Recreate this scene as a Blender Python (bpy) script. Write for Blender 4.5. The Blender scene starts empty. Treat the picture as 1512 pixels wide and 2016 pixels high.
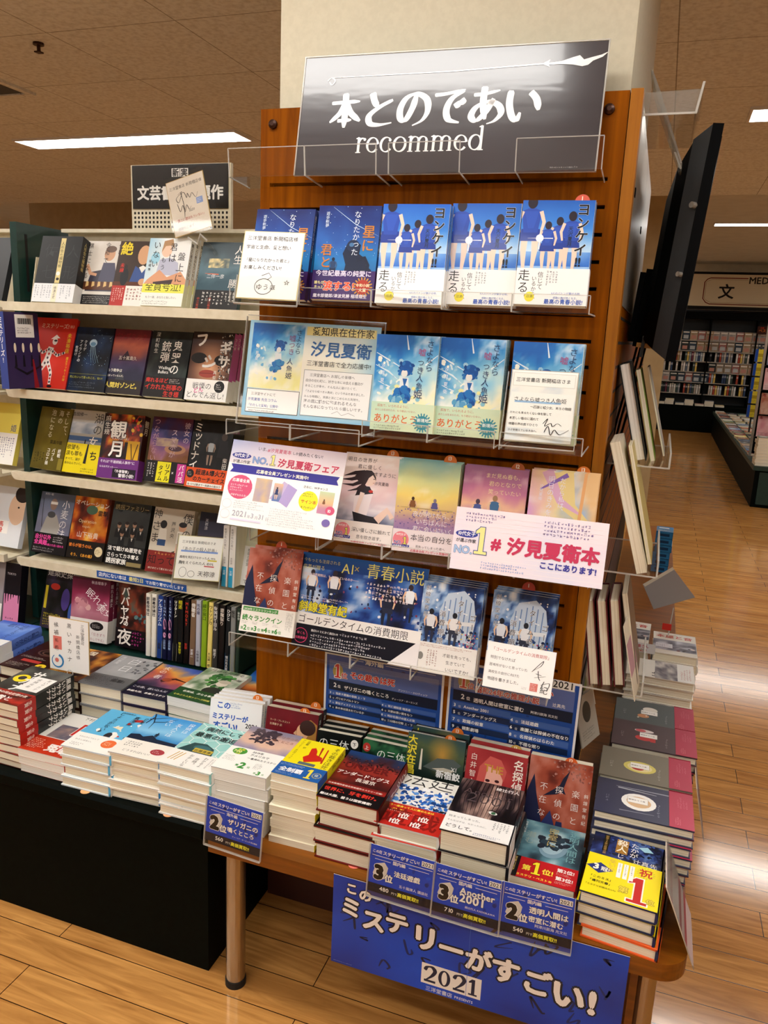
import bpy, math, random
from mathutils import Matrix, Vector
from mathutils.geometry import tessellate_polygon
rnd = random.Random(11)
SC = bpy.context.scene
COL = SC.collection
R = math.radians

# ------------------------------------------------------------------ camera, light level
cam_d = bpy.data.cameras.new('camera'); cam = bpy.data.objects.new('camera', cam_d); COL.objects.link(cam)
cam_d.sensor_fit = 'VERTICAL'; cam_d.sensor_height = 36.0; cam_d.lens = 1535.9 / 2016 * 36.0
cam_d.clip_start = 0.02; cam_d.clip_end = 60
yaw, pitch, roll = R(18.743), R(12.953), R(-2.596)
fwd = Vector((-math.sin(yaw) * math.cos(pitch), math.cos(yaw) * math.cos(pitch), -math.sin(pitch)))
rgt0 = Vector((math.cos(yaw), math.sin(yaw), 0)); dwn0 = fwd.cross(rgt0)
rgt = rgt0 * math.cos(roll) + dwn0 * math.sin(roll); dwn = dwn0 * math.cos(roll) - rgt0 * math.sin(roll)
m3 = Matrix((rgt, -dwn, -fwd)).transposed()
cam.matrix_world = Matrix.Translation((0.841, -1.57, 1.43)) @ m3.to_4x4()
SC.camera = cam
SC.view_settings.view_transform = 'Standard'; SC.view_settings.look = 'None'
SC.cycles.transparent_max_bounces = 48; SC.cycles.max_bounces = 10; SC.cycles.diffuse_bounces = 6
SC.view_settings.exposure = 1.08; SC.view_settings.gamma = 1.0; SC.view_settings.use_curve_mapping = False
wd = bpy.data.worlds.new('world'); SC.world = wd; wd.use_nodes = True
wd.node_tree.nodes['Background'].inputs[0].default_value = (0.9, 0.88, 0.82, 1)
wd.node_tree.nodes['Background'].inputs[1].default_value = 0.22
LAMP = 9.0            # emission of the fluorescent ceiling lights
LAMP_TINT = (1.0, 0.975, 0.93)

# ------------------------------------------------------------------ helpers
def lin(c):
    if isinstance(c, str):
        c = tuple(int(c[i:i + 2], 16) / 255 for i in (0, 2, 4))
    return tuple((v / 12.92 if v <= .04045 else ((v + .055) / 1.055) ** 2.4) for v in c[:3]) + (1.0,)
def rgb(c): return tuple(int(c[i:i + 2], 16) / 255 for i in (0, 2, 4)) if isinstance(c, str) else c
def mix(a, b, t):
    a, b = rgb(a), rgb(b); t = max(0, min(1, t)); return tuple(a[i] + (b[i] - a[i]) * t for i in range(3))
def ramp(t, *st):
    """st: (pos, colour) pairs"""
    for (p0, c0), (p1, c1) in zip(st, st[1:]):
        if t <= p1: return mix(c0, c1, (t - p0) / (p1 - p0) if p1 > p0 else 1)
    return rgb(st[-1][1])
def _h(i, j, s):
    n = (i * 374761393 + j * 668265263 + s * 974634777) & 0xffffffff
    n = ((n ^ (n >> 13)) * 1274126177) & 0xffffffff
    return ((n ^ (n >> 16)) & 0xffff) / 65535
def vn(x, y, s=0):
    i, j = math.floor(x), math.floor(y); u, v = x - i, y - j
    u, v = u * u * (3 - 2 * u), v * v * (3 - 2 * v)
    a, b, c, d = _h(i, j, s), _h(i + 1, j, s), _h(i, j + 1, s), _h(i + 1, j + 1, s)
    return (a * (1 - u) + b * u) * (1 - v) + (c * (1 - u) + d * u) * v
def fbm(x, y, s=0): return .55 * vn(x, y, s) + .3 * vn(2.1 * x, 2.1 * y, s + 1) + .15 * vn(4.3 * x, 4.3 * y, s + 2)

def mat(name, base=(.8, .8, .8), rough=.5, metal=0, attr=False, coat=0, spec=.5, emit=None, es=0):
    m = bpy.data.materials.new(name); m.use_nodes = True
    b = m.node_tree.nodes['Principled BSDF']
    b.inputs['Base Color'].default_value = lin(base); b.inputs['Roughness'].default_value = rough
    b.inputs['Metallic'].default_value = metal; b.inputs['Coat Weight'].default_value = coat
    b.inputs['Specular IOR Level'].default_value = spec
    if coat: b.inputs['Coat Roughness'].default_value = .06
    if attr:
        a = m.node_tree.nodes.new('ShaderNodeAttribute'); a.attribute_name = 'Col'
        m.node_tree.links.new(a.outputs['Color'], b.inputs['Base Color'])
    if emit:
        b.inputs['Emission Color'].default_value = lin(emit); b.inputs['Emission Strength'].default_value = es
    return m
def nodes(m): return m.node_tree.nodes, m.node_tree.links, m.node_tree.nodes['Principled BSDF']
def noise_color(m, c0, c1, scale=(1, 1, 1), nscale=5, detail=4, bump=0, lo=.35, hi=.65, dist=0):
    n, l, b = nodes(m)
    tc = n.new('ShaderNodeTexCoord'); mp = n.new('ShaderNodeMapping'); mp.inputs['Scale'].default_value = scale
    nz = n.new('ShaderNodeTexNoise'); nz.inputs['Scale'].default_value = nscale; nz.inputs['Detail'].default_value = detail
    nz.inputs['Distortion'].default_value = dist
    cr = n.new('ShaderNodeValToRGB'); cr.color_ramp.elements[0].position = lo; cr.color_ramp.elements[1].position = hi
    cr.color_ramp.elements[0].color = lin(c0); cr.color_ramp.elements[1].color = lin(c1)
    l.new(tc.outputs['Object'], mp.inputs['Vector']); l.new(mp.outputs[0], nz.inputs['Vector'])
    l.new(nz.outputs['Fac'], cr.inputs[0]); l.new(cr.outputs[0], b.inputs['Base Color'])
    if bump:
        bp = n.new('ShaderNodeBump'); bp.inputs['Strength'].default_value = bump; bp.inputs['Distance'].default_value = .002
        l.new(nz.outputs['Fac'], bp.inputs['Height']); l.new(bp.outputs[0], b.inputs['Normal'])
    return m

PRINT = mat('printed_paper', rough=.38, attr=True, spec=.28)
MATTE = mat('matte_print', rough=.7, attr=True, spec=.25)
GLOSS = mat('laminated_print', rough=.3, attr=True, coat=.12, spec=.35)
PAGES = noise_color(mat('page_edges', rough=.85, spec=.1), 'd6ccae', 'f4eedb', (3, 700, 3), 1, 3, 0, .3, .65)
PAGESW = noise_color(mat('white_page_edges', rough=.85, spec=.1), 'dad7cc', 'f8f6ef', (3, 700, 3), 1, 3, 0, .3, .65)
WOOD = noise_color(mat('panel_wood', rough=.45, spec=.05), '6a3400', '904e00', (26, 26, 1.6), 2.2, 5, .03, .3, .72, .6)
WOODL = noise_color(mat('trim_wood', rough=.45, spec=.25), '8c5204', 'ac6c0c', (30, 30, 1.4), 2.2, 5, .03, .3, .72, .6)
WOODT = noise_color(mat('table_wood', rough=.35, spec=.3), '6c3c06', '8c500e', (2, 30, 30), 2.2, 5, .03, .3, .72, .6)
DARKW = mat('dark_brown_board', '3a1408', .5)  # dark red-brown wood of the kick board
CREAM = noise_color(mat('cream_metal', rough=.4), 'd8cfb4', 'e2dac2', (1, 1, 1), 40, 2, .01)
GREEN = noise_color(mat('dark_green_metal', rough=.42), '0b2f2b', '10362f', (1, 1, 1), 60, 2, .02)
BASEM = noise_color(mat('black_green_base', rough=.6, spec=.06), '020604', '040a07', (1, 1, 1), 90, 2, .0)
CHROME = mat('brushed_steel_leg', 'a89880', .22, .9)
STEEL = noise_color(mat('grey_side_metal', rough=.3, metal=.6), '9a958c', 'b5b0a6', (40, 1, 1), 6, 3, .0)
BLACK = mat('black_plastic', '020203', .45, spec=.06)
DGREY = mat('dark_grey_plastic', '3a3d40', .5, spec=.25)
RUBBER = mat('black_rubber', '0a0a0a', .7)
YELLOWP = mat('yellow_plastic', 'b07a10', .4)
BRONZE = mat('bolt_bronze', '3a2116', .35, .6)
SLOTM = mat('slot_dark', '0c0603', .8)
STANDW = mat('white_plastic', 'dcdcdc', .4)

def acrylic(name, tint, fres, alpha_edge=None, mixf=.45):
    m = bpy.data.materials.new(name); m.use_nodes = True; n, l = m.node_tree.nodes, m.node_tree.links
    n.remove(n['Principled BSDF']); out = n['Material Output']
    tr = n.new('ShaderNodeBsdfTransparent'); tr.inputs[0].default_value = tint
    gl = n.new('ShaderNodeBsdfGlossy'); gl.inputs['Roughness'].default_value = .04
    mx = n.new('ShaderNodeMixShader'); lw = n.new('ShaderNodeFresnel'); lw.inputs[0].default_value = fres
    ge = n.new('ShaderNodeNewGeometry'); iv = n.new('ShaderNodeMath'); iv.operation = 'SUBTRACT'; iv.inputs[0].default_value = 1; l.new(ge.outputs['Backfacing'], iv.inputs[1])
    mm = n.new('ShaderNodeMath'); mm.operation = 'MULTIPLY'; l.new(lw.outputs[0], mm.inputs[0]); l.new(iv.outputs[0], mm.inputs[1])
    l.new(mm.outputs[0], mx.inputs[0]); l.new(tr.outputs[0], mx.inputs[1]); l.new(gl.outputs[0], mx.inputs[2])
    l.new(mx.outputs[0], out.inputs[0])
    if alpha_edge:
        df = n.new('ShaderNodeBsdfDiffuse'); df.inputs[0].default_value = alpha_edge
        m2 = n.new('ShaderNodeMixShader'); m2.inputs[0].default_value = mixf
        l.new(mx.outputs[0], m2.inputs[1]); l.new(df.outputs[0], m2.inputs[2]); l.new(m2.outputs[0], out.inputs[0])
    return m
ACRY = acrylic('clear_acrylic', (.975, .975, .965, 1), 1.45)
ACRM = acrylic('cloudy_acrylic', (.9, .9, .88, 1), 1.45, (.42, .41, .38, 1), .22)
ACRE = acrylic('acrylic_edge', (.9, .9, .88, 1), 1.45, (.75, .74, .70, 1))

class MB:
    """collects geometry for ONE mesh"""
    def __init__(s): s.v = []; s.f = []; s.m = []; s.c = []; s.mats = []
    def mi(s, m):
        if m not in s.mats: s.mats.append(m)
        return s.mats.index(m)
    def add(s, vs, fs, col, m):
        o = len(s.v); k = s.mi(m); s.v += vs
        s.c += [col] * len(vs) if not isinstance(col, list) else col
        for f in fs: s.f.append(tuple(i + o for i in f)); s.m.append(k)
    def box(s, x0, x1, y0, y1, z0, z1, m, col='ffffff'):
        vs = [(x, y, z) for x in (x0, x1) for y in (y0, y1) for z in (z0, z1)]
        s.add(vs, [(0, 1, 3, 2), (4, 6, 7, 5), (0, 4, 5, 1), (2, 3, 7, 6), (0, 2, 6, 4), (1, 5, 7, 3)], lin(col), m)
    def prism(s, pts, a, b, m, axis='x', col='ffffff'):
        """extrude a closed 2D outline along an axis from a to b"""
        def P(p, t): return {'x': (t, p[0], p[1]), 'y': (p[0], t, p[1]), 'z': (p[0], p[1], t)}[axis]
        n = len(pts); vs = [P(p, a) for p in pts] + [P(p, b) for p in pts]
        fs = [(i, (i + 1) % n, n + (i + 1) % n, n + i) for i in range(n)]
        tri = tessellate_polygon([[Vector((p[0], p[1], 0)) for p in pts]])
        fs += [tuple(t) for t in tri] + [tuple(n + i for i in t) for t in tri]
        s.add(vs, fs, lin(col), m)
    def tube(s, pts, r, m, n=10, col='ffffff'):
        pts = [Vector(p) for p in pts]; vs = []; fs = []
        for i, p in enumerate(pts):
            d = (pts[min(i + 1, len(pts) - 1)] - pts[max(i - 1, 0)]).normalized()
            a = d.cross(Vector((.31, .9, .2))).normalized(); b = d.cross(a)
            rr = r[i] if isinstance(r, (list, tuple)) else r
            vs += [tuple(p + (a * math.cos(6.2832 * k / n) + b * math.sin(6.2832 * k / n)) * rr) for k in range(n)]
        for i in range(len(pts) - 1):
            fs += [(i * n + k, i * n + (k + 1) % n, (i + 1) * n + (k + 1) % n, (i + 1) * n + k) for k in range(n)]
        fs += [tuple(range(n)), tuple(range((len(pts) - 1) * n, len(pts) * n))]
        s.add(vs, fs, lin(col), m)
    def art(s, A, f, m, eps=.00005):
        """print a flat Art; f(u, v, lift) -> local point (u, v in metres)"""
        eps = min(eps, 8e-4 / (A.L + 2))
        for vs, fs, cs, L in A.items:
            s.add([f(x / 1000, y / 1000, eps * (L + 1)) for x, y in vs], fs, cs, m)
    def build(s, name, parent=None):
        me = bpy.data.meshes.new(name); me.from_pydata(s.v, [], s.f)
        for m in s.mats: me.materials.append(m)
        me.polygons.foreach_set('material_index', s.m)
        at = me.attributes.new('Col', 'FLOAT_COLOR', 'POINT'); at.data.foreach_set('color', [k for c in s.c for k in c])
        o = bpy.data.objects.new(name, me); COL.objects.link(o)
        if parent: o.parent = parent
        return o
def tag(o, label=None, cat=None, group=None, kind=None):
    for k, v in (('label', label), ('category', cat), ('group', group), ('kind', kind)):
        if v: o[k] = v
    return o
def root(name, loc=(0, 0, 0), label=None, cat=None, group=None):
    o = bpy.data.objects.new(name, None); COL.objects.link(o); o.location = loc; o.empty_display_size = .02
    return tag(o, label, cat, group)
def copy_tree(o, label=None, group=None):
    c = o.copy(); COL.objects.link(c)
    if label: c['label'] = label
    if group: c['group'] = group
    for ch in o.children:
        d = ch.copy(); COL.objects.link(d); d.parent = c
    return c
def pose(o, x, y, z, yaw=0, lean=0, roll=0):
    """lean tips the top of a standing thing back; 90 lays it on its back, front up"""
    o.location = (x, y, z); o.rotation_mode = 'YXZ'; o.rotation_euler = (R(-lean), R(roll), R(yaw)); return o

# ------------------------------------------------------------------ lettering
_cu = bpy.data.curves.new('lettering', 'FONT'); _to = bpy.data.objects.new('lettering', _cu); _cu.resolution_u = 2
_gl = {}
def glyph(ch, off):
    k = (ch, off)
    if k not in _gl:
        _cu.body = ch; _cu.offset = off; me = _to.to_mesh()
        v = [(p.co.x, p.co.y) for p in me.vertices]; f = [tuple(p.vertices) for p in me.polygons]; _to.to_mesh_clear()
        x1 = max([p[0] for p in v], default=.3)
        adv = 1.0 if ord(ch) > 0x2fff else (x1 + .06 if ch != ' ' else .3)
        _gl[k] = (v, f, adv)
    return _gl[k]
SMALL = 'ゃゅょっァィェォッャュョ'
class Art:
    """flat artwork in millimetres, origin bottom left"""
    def __init__(s, w, h): s.w = w; s.h = h; s.items = []; s.L = 0
    def add(s, vs, fs, c, lift=None):
        if not isinstance(c, list):
            c = [lin(c)] * len(vs)
            if any(x < -.05 or y < -.05 or x > s.w + .05 or y > s.h + .05 for x, y in vs): vs, fs = s.clip(vs, fs); c = c[:1] * len(vs)
        if not vs: return s
        s.items.append((vs, fs, c, s.L if lift is None else lift)); s.L += lift is None; return s
    def clip(s, vs, fs):
        V = []; F = []
        for f in fs:
            P = [vs[i] for i in f]
            for ax, lim, sg in ((0, 0, 1), (0, s.w, -1), (1, 0, 1), (1, s.h, -1)):
                Q = []
                for a, b in zip(P, P[1:] + P[:1]):
                    da, db = (a[ax] - lim) * sg, (b[ax] - lim) * sg
                    if da >= 0: Q.append(a)
                    if da * db < 0: t = da / (da - db); Q.append((a[0] + (b[0] - a[0]) * t, a[1] + (b[1] - a[1]) * t))
                P = Q
                if not P: break
            if len(P) > 2: F.append(tuple(range(len(V), len(V) + len(P)))); V += P
        return V, F
    def rect(s, x, y, w, h, c): return s.add([(x, y), (x + w, y), (x + w, y + h), (x, y + h)], [(0, 1, 2, 3)], c)
    def bg(s, c): return s.rect(0, 0, s.w, s.h, c)
    def grad(s, x, y, w, h, fn, nx=22, ny=30):
        vs = []; cs = []
        for j in range(ny + 1):
            for i in range(nx + 1):
                u, v = i / nx, j / ny; vs.append((x + u * w, y + v * h)); cs.append(lin(fn(u, v)))
        q = nx + 1
        return s.add(vs, [(j * q + i, j * q + i + 1, (j + 1) * q + i + 1, (j + 1) * q + i) for j in range(ny) for i in range(nx)], cs)
    def paint(s, fn, nx=22, ny=30): return s.grad(0, 0, s.w, s.h, fn, nx, ny)
    def poly(s, pts, c):
        t = tessellate_polygon([[Vector((p[0], p[1], 0)) for p in pts]]); return s.add(list(pts), [tuple(a) for a in t], c)
    def ell(s, cx, cy, rx, ry, c, n=20, rot=0):
        cr, sr = math.cos(R(rot)), math.sin(R(rot)); P = []
        for k in range(n):
            a = 6.28318 * k / n; x, y = rx * math.cos(a), ry * math.sin(a); P.append((cx + x * cr - y * sr, cy + x * sr + y * cr))
        return s.add(P, [tuple(range(n))], c)
    def line(s, pts, w, c):
        """tapering stroke; w a width or a list of widths"""
        vs = []; n = len(pts)
        for i, p in enumerate(pts):
            a, b = pts[max(i - 1, 0)], pts[min(i + 1, n - 1)]; dx, dy = b[0] - a[0], b[1] - a[1]; d = math.hypot(dx, dy) or 1
            ww = (w[i] if isinstance(w, (list, tuple)) else w) / 2
            vs += [(p[0] - dy / d * ww, p[1] + dx / d * ww), (p[0] + dy / d * ww, p[1] - dx / d * ww)]
        return s.add(vs, [(2 * i, 2 * i + 1, 2 * i + 3, 2 * i + 2) for i in range(n - 1)], c)
    def txt(s, t, x, y, z, c, v=0, b=0, o=None, ow=.05, sh=0, sx=1, sp=1.0, rot=0, jit=0, fit=0):
        """lettering: (x, y) left foot when across, centre-top when v (downwards)"""
        if fit and not v:
            z0 = sum(glyph(ch, b)[2] for ch in t) * sx * sp; z = fit / z0
        for off, col in (((b + ow), o), (b, c)):
            if col is None: continue
            off, rad = (off, 0) if off <= .012 else (0, off * .8); nd = 0 if not rad else 2 if z < 7 else 4 if z < 14 else 6 if rad < .05 else 10
            V = []; F = []; px = 0; cr, sr = math.cos(R(rot)), math.sin(R(rot)); rr = random.Random(len(t) * 7 + ord(t[0]))
            for ch in t:
                gv, gf, adv = glyph(ch, off); k = len(V); r2 = rr.uniform(-jit, jit); ja, jb = math.cos(r2), math.sin(r2); js = 1 + rr.uniform(-jit, jit)
                for gx, gy in gv:
                    gy += .12
                    if jit: cx, cy = gx - .5, gy - .5; gx, gy = (cx * ja - cy * jb) * js + .5, (cx * jb + cy * ja) * js + .5
                    if v:
                        if ch in 'ー〜-~': gx, gy = gy, 1 - gx
                        if ch in SMALL: gx += .1; gy += .1
                        if ch in '、。': gx += .6; gy += .6
                        q = ((gx - (.5 if ord(ch) > 0x2fff else adv / 2) + sh * gy) * z * sx, (gy - 1) * z - px * z)
                    else: q = ((gx + px + sh * gy) * z * sx, gy * z)
                    V.append((x + q[0] * cr - q[1] * sr, y + q[0] * sr + q[1] * cr))
                F += [tuple(i + k for i in f) for f in gf]; px += (sp if v else adv * sp)
            if V:
                for d in range(nd):
                    ax, ay = rad * z * math.cos(6.2832 * d / nd), rad * z * math.sin(6.2832 * d / nd); s.add([(p[0] + ax, p[1] + ay) for p in V], F, col, s.L - .09 * (d + 1))
                s.add(V, F, col)
        return s
    def marks(s, x, y, w, h, n, c, v=0, d=.75):
        """rows of print too small to read"""
        V = []; F = []; rr = random.Random(int(x * 31 + y * 17 + n))
        W, H = (h, w) if v else (w, h); st = H / n; q = min(st * .78, 9); g = q * .13
        for i in range(n):
            a = 0; end = W * rr.uniform(.65, 1); b0 = i * st + (st - q) / 2
            while a + q < end:
                ox, oy = (x + b0, y + h - a - q) if v else (x + a, y + h - b0 - q); small = rr.random() < .45
                for _ in range(3 if small else 4):
                    k = len(V); t = rr.random(); e = q * (.62 if small else .86); m = (q - e) / 2
                    if t < .5: yy = oy + m + rr.choice((0, .33, .5, .67, 1)) * (e - g); p = (ox + m, yy, ox + m + e * rr.uniform(.6, 1), yy + g)
                    else: xx = ox + m + rr.choice((.1, .3, .5, .8)) * (e - g); p = (xx, oy + m, xx + g, oy + m + e * rr.uniform(.5, 1))
                    V += [(p[0], p[1]), (p[2], p[1]), (p[2], p[3]), (p[0], p[3])]; F.append((k, k + 1, k + 2, k + 3))
                a += q * 1.06
        return s.add(V, F, c) if V else s
    def figure(s, x, y, k, hair, top, low, skin='e8c3a0', sit=0, legs=None):
        """small clothed figure seen from behind, feet (or seat) at x, y; k mm tall"""
        if not sit:
            for d in (-.07, .07): s.line([(x + d * k, y + .48 * k), (x + d * k * 1.15, y + .25 * k), (x + d * k * .9, y)], [.1 * k, .085 * k, .045 * k], legs or skin)
            s.poly([(x - .13 * k, y + .55 * k), (x + .13 * k, y + .55 * k), (x + .16 * k, y + .38 * k), (x - .16 * k, y + .38 * k)], low)
            y += .5 * k; q = k
        else: q = k * 1.7; s.ell(x, y + .09 * q, .2 * q, .1 * q, low)
        s.poly([(x - .1 * q, y), (x + .1 * q, y), (x + .14 * q, y + .3 * q), (x + .05 * q, y + .34 * q), (x - .05 * q, y + .34 * q), (x - .14 * q, y + .3 * q)], top)
        for d in (-1, 1): s.line([(x + d * .13 * q, y + .3 * q), (x + d * .18 * q, y + .15 * q), (x + d * .15 * q, y + .0 * q)], [.055 * q, .05 * q, .03 * q], skin)
        s.ell(x, y + .42 * q, .07 * q, .085 * q, hair); return s

def one(A, x, y, w, h, c, o=None, ow=2):
    """a slab serif figure 1"""
    for g, col in ((ow, o), (0, c)):
        if col:
            A.rect(x + w * .32 - g, y - g, w * .38 + 2 * g, h + 2 * g, col); A.rect(x - g, y - g, w + 2 * g, h * .1 + 2 * g, col)
            A.poly([(x - g, y + h * .74 - g), (x - g, y + h * .84 + g), (x + w * .34, y + h + g), (x + w * .36, y + h * .8 - g)], col)
    return A
# ------------------------------------------------------------------ books
def book(w, h, t, front=None, spine=None, col='ffffff', scol=None, hard=False, band=None, pm=PAGES, mt=PRINT, right=True, name=None):
    """standing book, front towards -y, base centre at the root; band=(height mm, Art, colour, spine Art)"""
    o = root(name or ('hardcover_book' if hard else 'paperback_book'))
    o['category'] = 'book'; c = .0026 if hard else .0007; W = w / 2; sg = 1 if right else -1; scol = scol or col
    mb = MB()
    mb.box(-W, W, 0, c, 0, h, mt, col); mb.box(-W, W, t - c, t, 0, h, mt, col)
    xs = sorted((sg * W, sg * (W - c)))
    if hard:
        r = t / 2; pr = [(0, 0)] + [(sg * .003 * math.sin(math.pi * i / 6), t * i / 6) for i in range(7)] + [(0, t)]
        mb.prism([(sg * (W - c) + 0, 0.0)] + [(sg * W + a, b) for a, b in pr[1:-1]] + [(sg * (W - c), t)], 0, h, mt, 'z', scol)
    else: mb.box(xs[0], xs[1], 0, t, 0, h, mt, scol)
    if front: mb.art(front, lambda u, v, e: (-W + u, -e, v), mt)
    if spine:
        ex = (lambda u: .003 * math.sin(math.pi * min(1, max(0, u / t)))) if hard else (lambda u: 0)
        mb.art(spine, lambda u, v, e: (sg * (W + e + ex(u)), u if right else t - u, v), mt)
    mb.build('cover', o)
    g = .003 if hard else .0004; p = MB()
    p.box(-W + g, W - c, c, t - c, g, h - g, pm) if right else p.box(-W + c, W - g, c, t - c, g, h - g, pm)
    p.build('page_block', o)
    if band:
        bh, ba, bc, bs = (list(band) + [None, None])[:4]; bh /= 1000; k = MB(); e0 = .0011; xo = .0034 if hard else .0003
        k.box(-W - .0002, W + .0002, -e0, -.0008, .0, bh, mt, bc); k.box(-W, W, t + .0002, t + .0005, 0, bh, mt, bc)
        xs = sorted((sg * (W + xo), sg * (W + xo + .0004))); k.box(xs[0], xs[1], -e0, t + .0005, 0, bh, mt, bc)
        if ba: k.art(ba, lambda u, v, e: (-W + u, -e0 - e * .8, v), mt)
        if bs: k.art(bs, lambda u, v, e: (sg * (W + xo + .0004 + e), u, v), mt)
        k.build('paper_band', o)
    o['t'] = t; return o
ORD = 'first second third fourth fifth sixth seventh eighth ninth tenth eleventh twelfth thirteenth fourteenth fifteenth sixteenth seventeenth eighteenth nineteenth twentieth'.split()
def stand(p, x, y, z, yaw, lean, label, desc=None, n=1, gap=.003, group=None, roll=0):
    """a standing book and n-1 copies behind it"""
    t = p['t']; pose(p, x, y, z, yaw, lean, roll); p['label'] = label
    if group: p['group'] = group
    M = p.rotation_euler.to_matrix()
    for i in range(1, n):
        d = M @ Vector((rnd.uniform(-.002, .002), 0, 0)); d.z = 0; d.y += i * (t + gap) / math.cos(R(lean)); q = copy_tree(p, f'{ORD[i]} copy back behind {desc}', group)
        pose(q, x + d.x, y + d.y, z, yaw, lean, roll)
    return p
def stack(p, x, y, ztop, yaw, label, desc, n, group, jit=.004, jy=1.5, gap=.0006, low=None):
    """n books lying front up; p on top, front foot edge centre at (x, y)"""
    t = p['t'] + gap; pose(p, x, y, ztop, yaw, 90); p['label'] = label; p['group'] = group
    for i in range(1, n):
        src = low if low is not None else p
        q = copy_tree(src, f'{ORD[i]} book down in the pile under {desc}', group)
        pose(q, x + rnd.uniform(-jit, jit), y + rnd.uniform(-jit, jit), ztop - i * t, yaw + rnd.uniform(-jy, jy), 90)
    return p
# ------------------------------------------------------------------ setting
def struct(o): o['kind'] = 'structure'; return o
FLOOR = mat('laminate_floor', rough=.12, spec=.9); n, l, b = nodes(FLOOR)
tc = n.new('ShaderNodeTexCoord'); mp = n.new('ShaderNodeMapping'); mp.inputs['Location'].default_value = (.35, .0373, 0)
br = n.new('ShaderNodeTexBrick'); br.offset = .37; br.offset_frequency = 2
br.inputs['Scale'].default_value = 1; br.inputs['Brick Width'].default_value = .98; br.inputs['Row Height'].default_value = .0927
br.inputs['Mortar Size'].default_value = .0011; br.inputs['Mortar Smooth'].default_value = .0; br.inputs['Bias'].default_value = -.1
br.inputs['Color1'].default_value = lin('c68e4c'); br.inputs['Color2'].default_value = lin('d29c58'); br.inputs['Mortar'].default_value = lin('3c2412')
l.new(tc.outputs['Object'], mp.inputs[0]); l.new(mp.outputs[0], br.inputs['Vector'])
mp2 = n.new('ShaderNodeMapping'); mp2.inputs['Scale'].default_value = (2.2, 22, 1); l.new(tc.outputs['Object'], mp2.inputs[0])
nz = n.new('ShaderNodeTexNoise'); nz.inputs['Scale'].default_value = 1.6; nz.inputs['Detail'].default_value = 6; nz.inputs['Distortion'].default_value = 1.4
l.new(mp2.outputs[0], nz.inputs['Vector'])
cr = n.new('ShaderNodeValToRGB'); cr.color_ramp.elements[0].position = .3; cr.color_ramp.elements[1].position = .68
cr.color_ramp.elements[0].color = (.62, .53, .43, 1); cr.color_ramp.elements[1].color = (1.12, 1.1, 1.06, 1)
l.new(nz.outputs['Fac'], cr.inputs[0])
mu = n.new('ShaderNodeMixRGB'); mu.blend_type = 'MULTIPLY'; mu.inputs[0].default_value = 1
l.new(br.outputs['Color'], mu.inputs[1]); l.new(cr.outputs[0], mu.inputs[2]); l.new(mu.outputs[0], b.inputs['Base Color'])
bp = n.new('ShaderNodeBump'); bp.inputs['Strength'].default_value = .08; bp.inputs['Distance'].default_value = .0015; bp.invert = True
n2 = n.new('ShaderNodeTexNoise'); n2.inputs['Scale'].default_value = 9; l.new(tc.outputs['Object'], n2.inputs['Vector'])
ad = n.new('ShaderNodeMath'); ad.operation = 'MULTIPLY_ADD'; ad.inputs[1].default_value = .35
l.new(n2.outputs['Fac'], ad.inputs[0]); l.new(br.outputs['Fac'], ad.inputs[2]); l.new(ad.outputs[0], bp.inputs['Height']); l.new(bp.outputs[0], b.inputs['Normal'])

CEIL = mat('ceiling_tile', rough=.9, spec=.1); n, l, b = nodes(CEIL)
tc = n.new('ShaderNodeTexCoord'); mp = n.new('ShaderNodeMapping'); mp.inputs['Location'].default_value = (.85, -.97, 0)
br = n.new('ShaderNodeTexBrick'); br.offset = 0; br.inputs['Scale'].default_value = 1
br.inputs['Brick Width'].default_value = .54; br.inputs['Row Height'].default_value = .54; br.inputs['Mortar Size'].default_value = .0022
br.inputs['Color1'].default_value = lin('d9dbd8'); br.inputs['Color2'].default_value = lin('dcdedb'); br.inputs['Mortar'].default_value = lin('96948c')
l.new(tc.outputs['Object'], mp.inputs[0]); l.new(mp.outputs[0], br.inputs['Vector'])
nz = n.new('ShaderNodeTexNoise'); nz.inputs['Scale'].default_value = 55; nz.inputs['Detail'].default_value = 5; l.new(tc.outputs['Object'], nz.inputs['Vector'])
cr = n.new('ShaderNodeValToRGB'); cr.color_ramp.elements[0].position = .3; cr.color_ramp.elements[1].position = .6
cr.color_ramp.elements[0].color = (.78, .76, .74, 1); cr.color_ramp.elements[1].color = (1, 1, 1, 1); l.new(nz.outputs['Fac'], cr.inputs[0])
mu = n.new('ShaderNodeMixRGB'); mu.blend_type = 'MULTIPLY'; mu.inputs[0].default_value = 1
l.new(br.outputs['Color'], mu.inputs[1]); l.new(cr.outputs[0], mu.inputs[2]); l.new(mu.outputs[0], b.inputs['Base Color'])
CEIL2 = noise_color(mat('far_ceiling', rough=.9, spec=.1), 'd0cec4', 'd8d6cc', (1, 1, 1), 6, 3)
WALL = noise_color(mat('cream_wallpaper', rough=.8, spec=.15), 'c6bfa8', 'ccc5ae', (1, 1, 1), 90, 3, .04)
WALLF = noise_color(mat('far_wall_paint', rough=.8, spec=.15), 'e4dcca', 'ece4d2', (1, 1, 1), 12, 3, .02)
WALLW = noise_color(mat('white_wall_paint', rough=.8, spec=.15), 'eef0f0', 'f4f6f6', (1, 1, 1), 12, 3, .02)
PILL = noise_color(mat('tan_pillar_paint', rough=.8, spec=.15), 'a5906a', 'ad9872', (1, 1, 1), 12, 3, .02)

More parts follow.
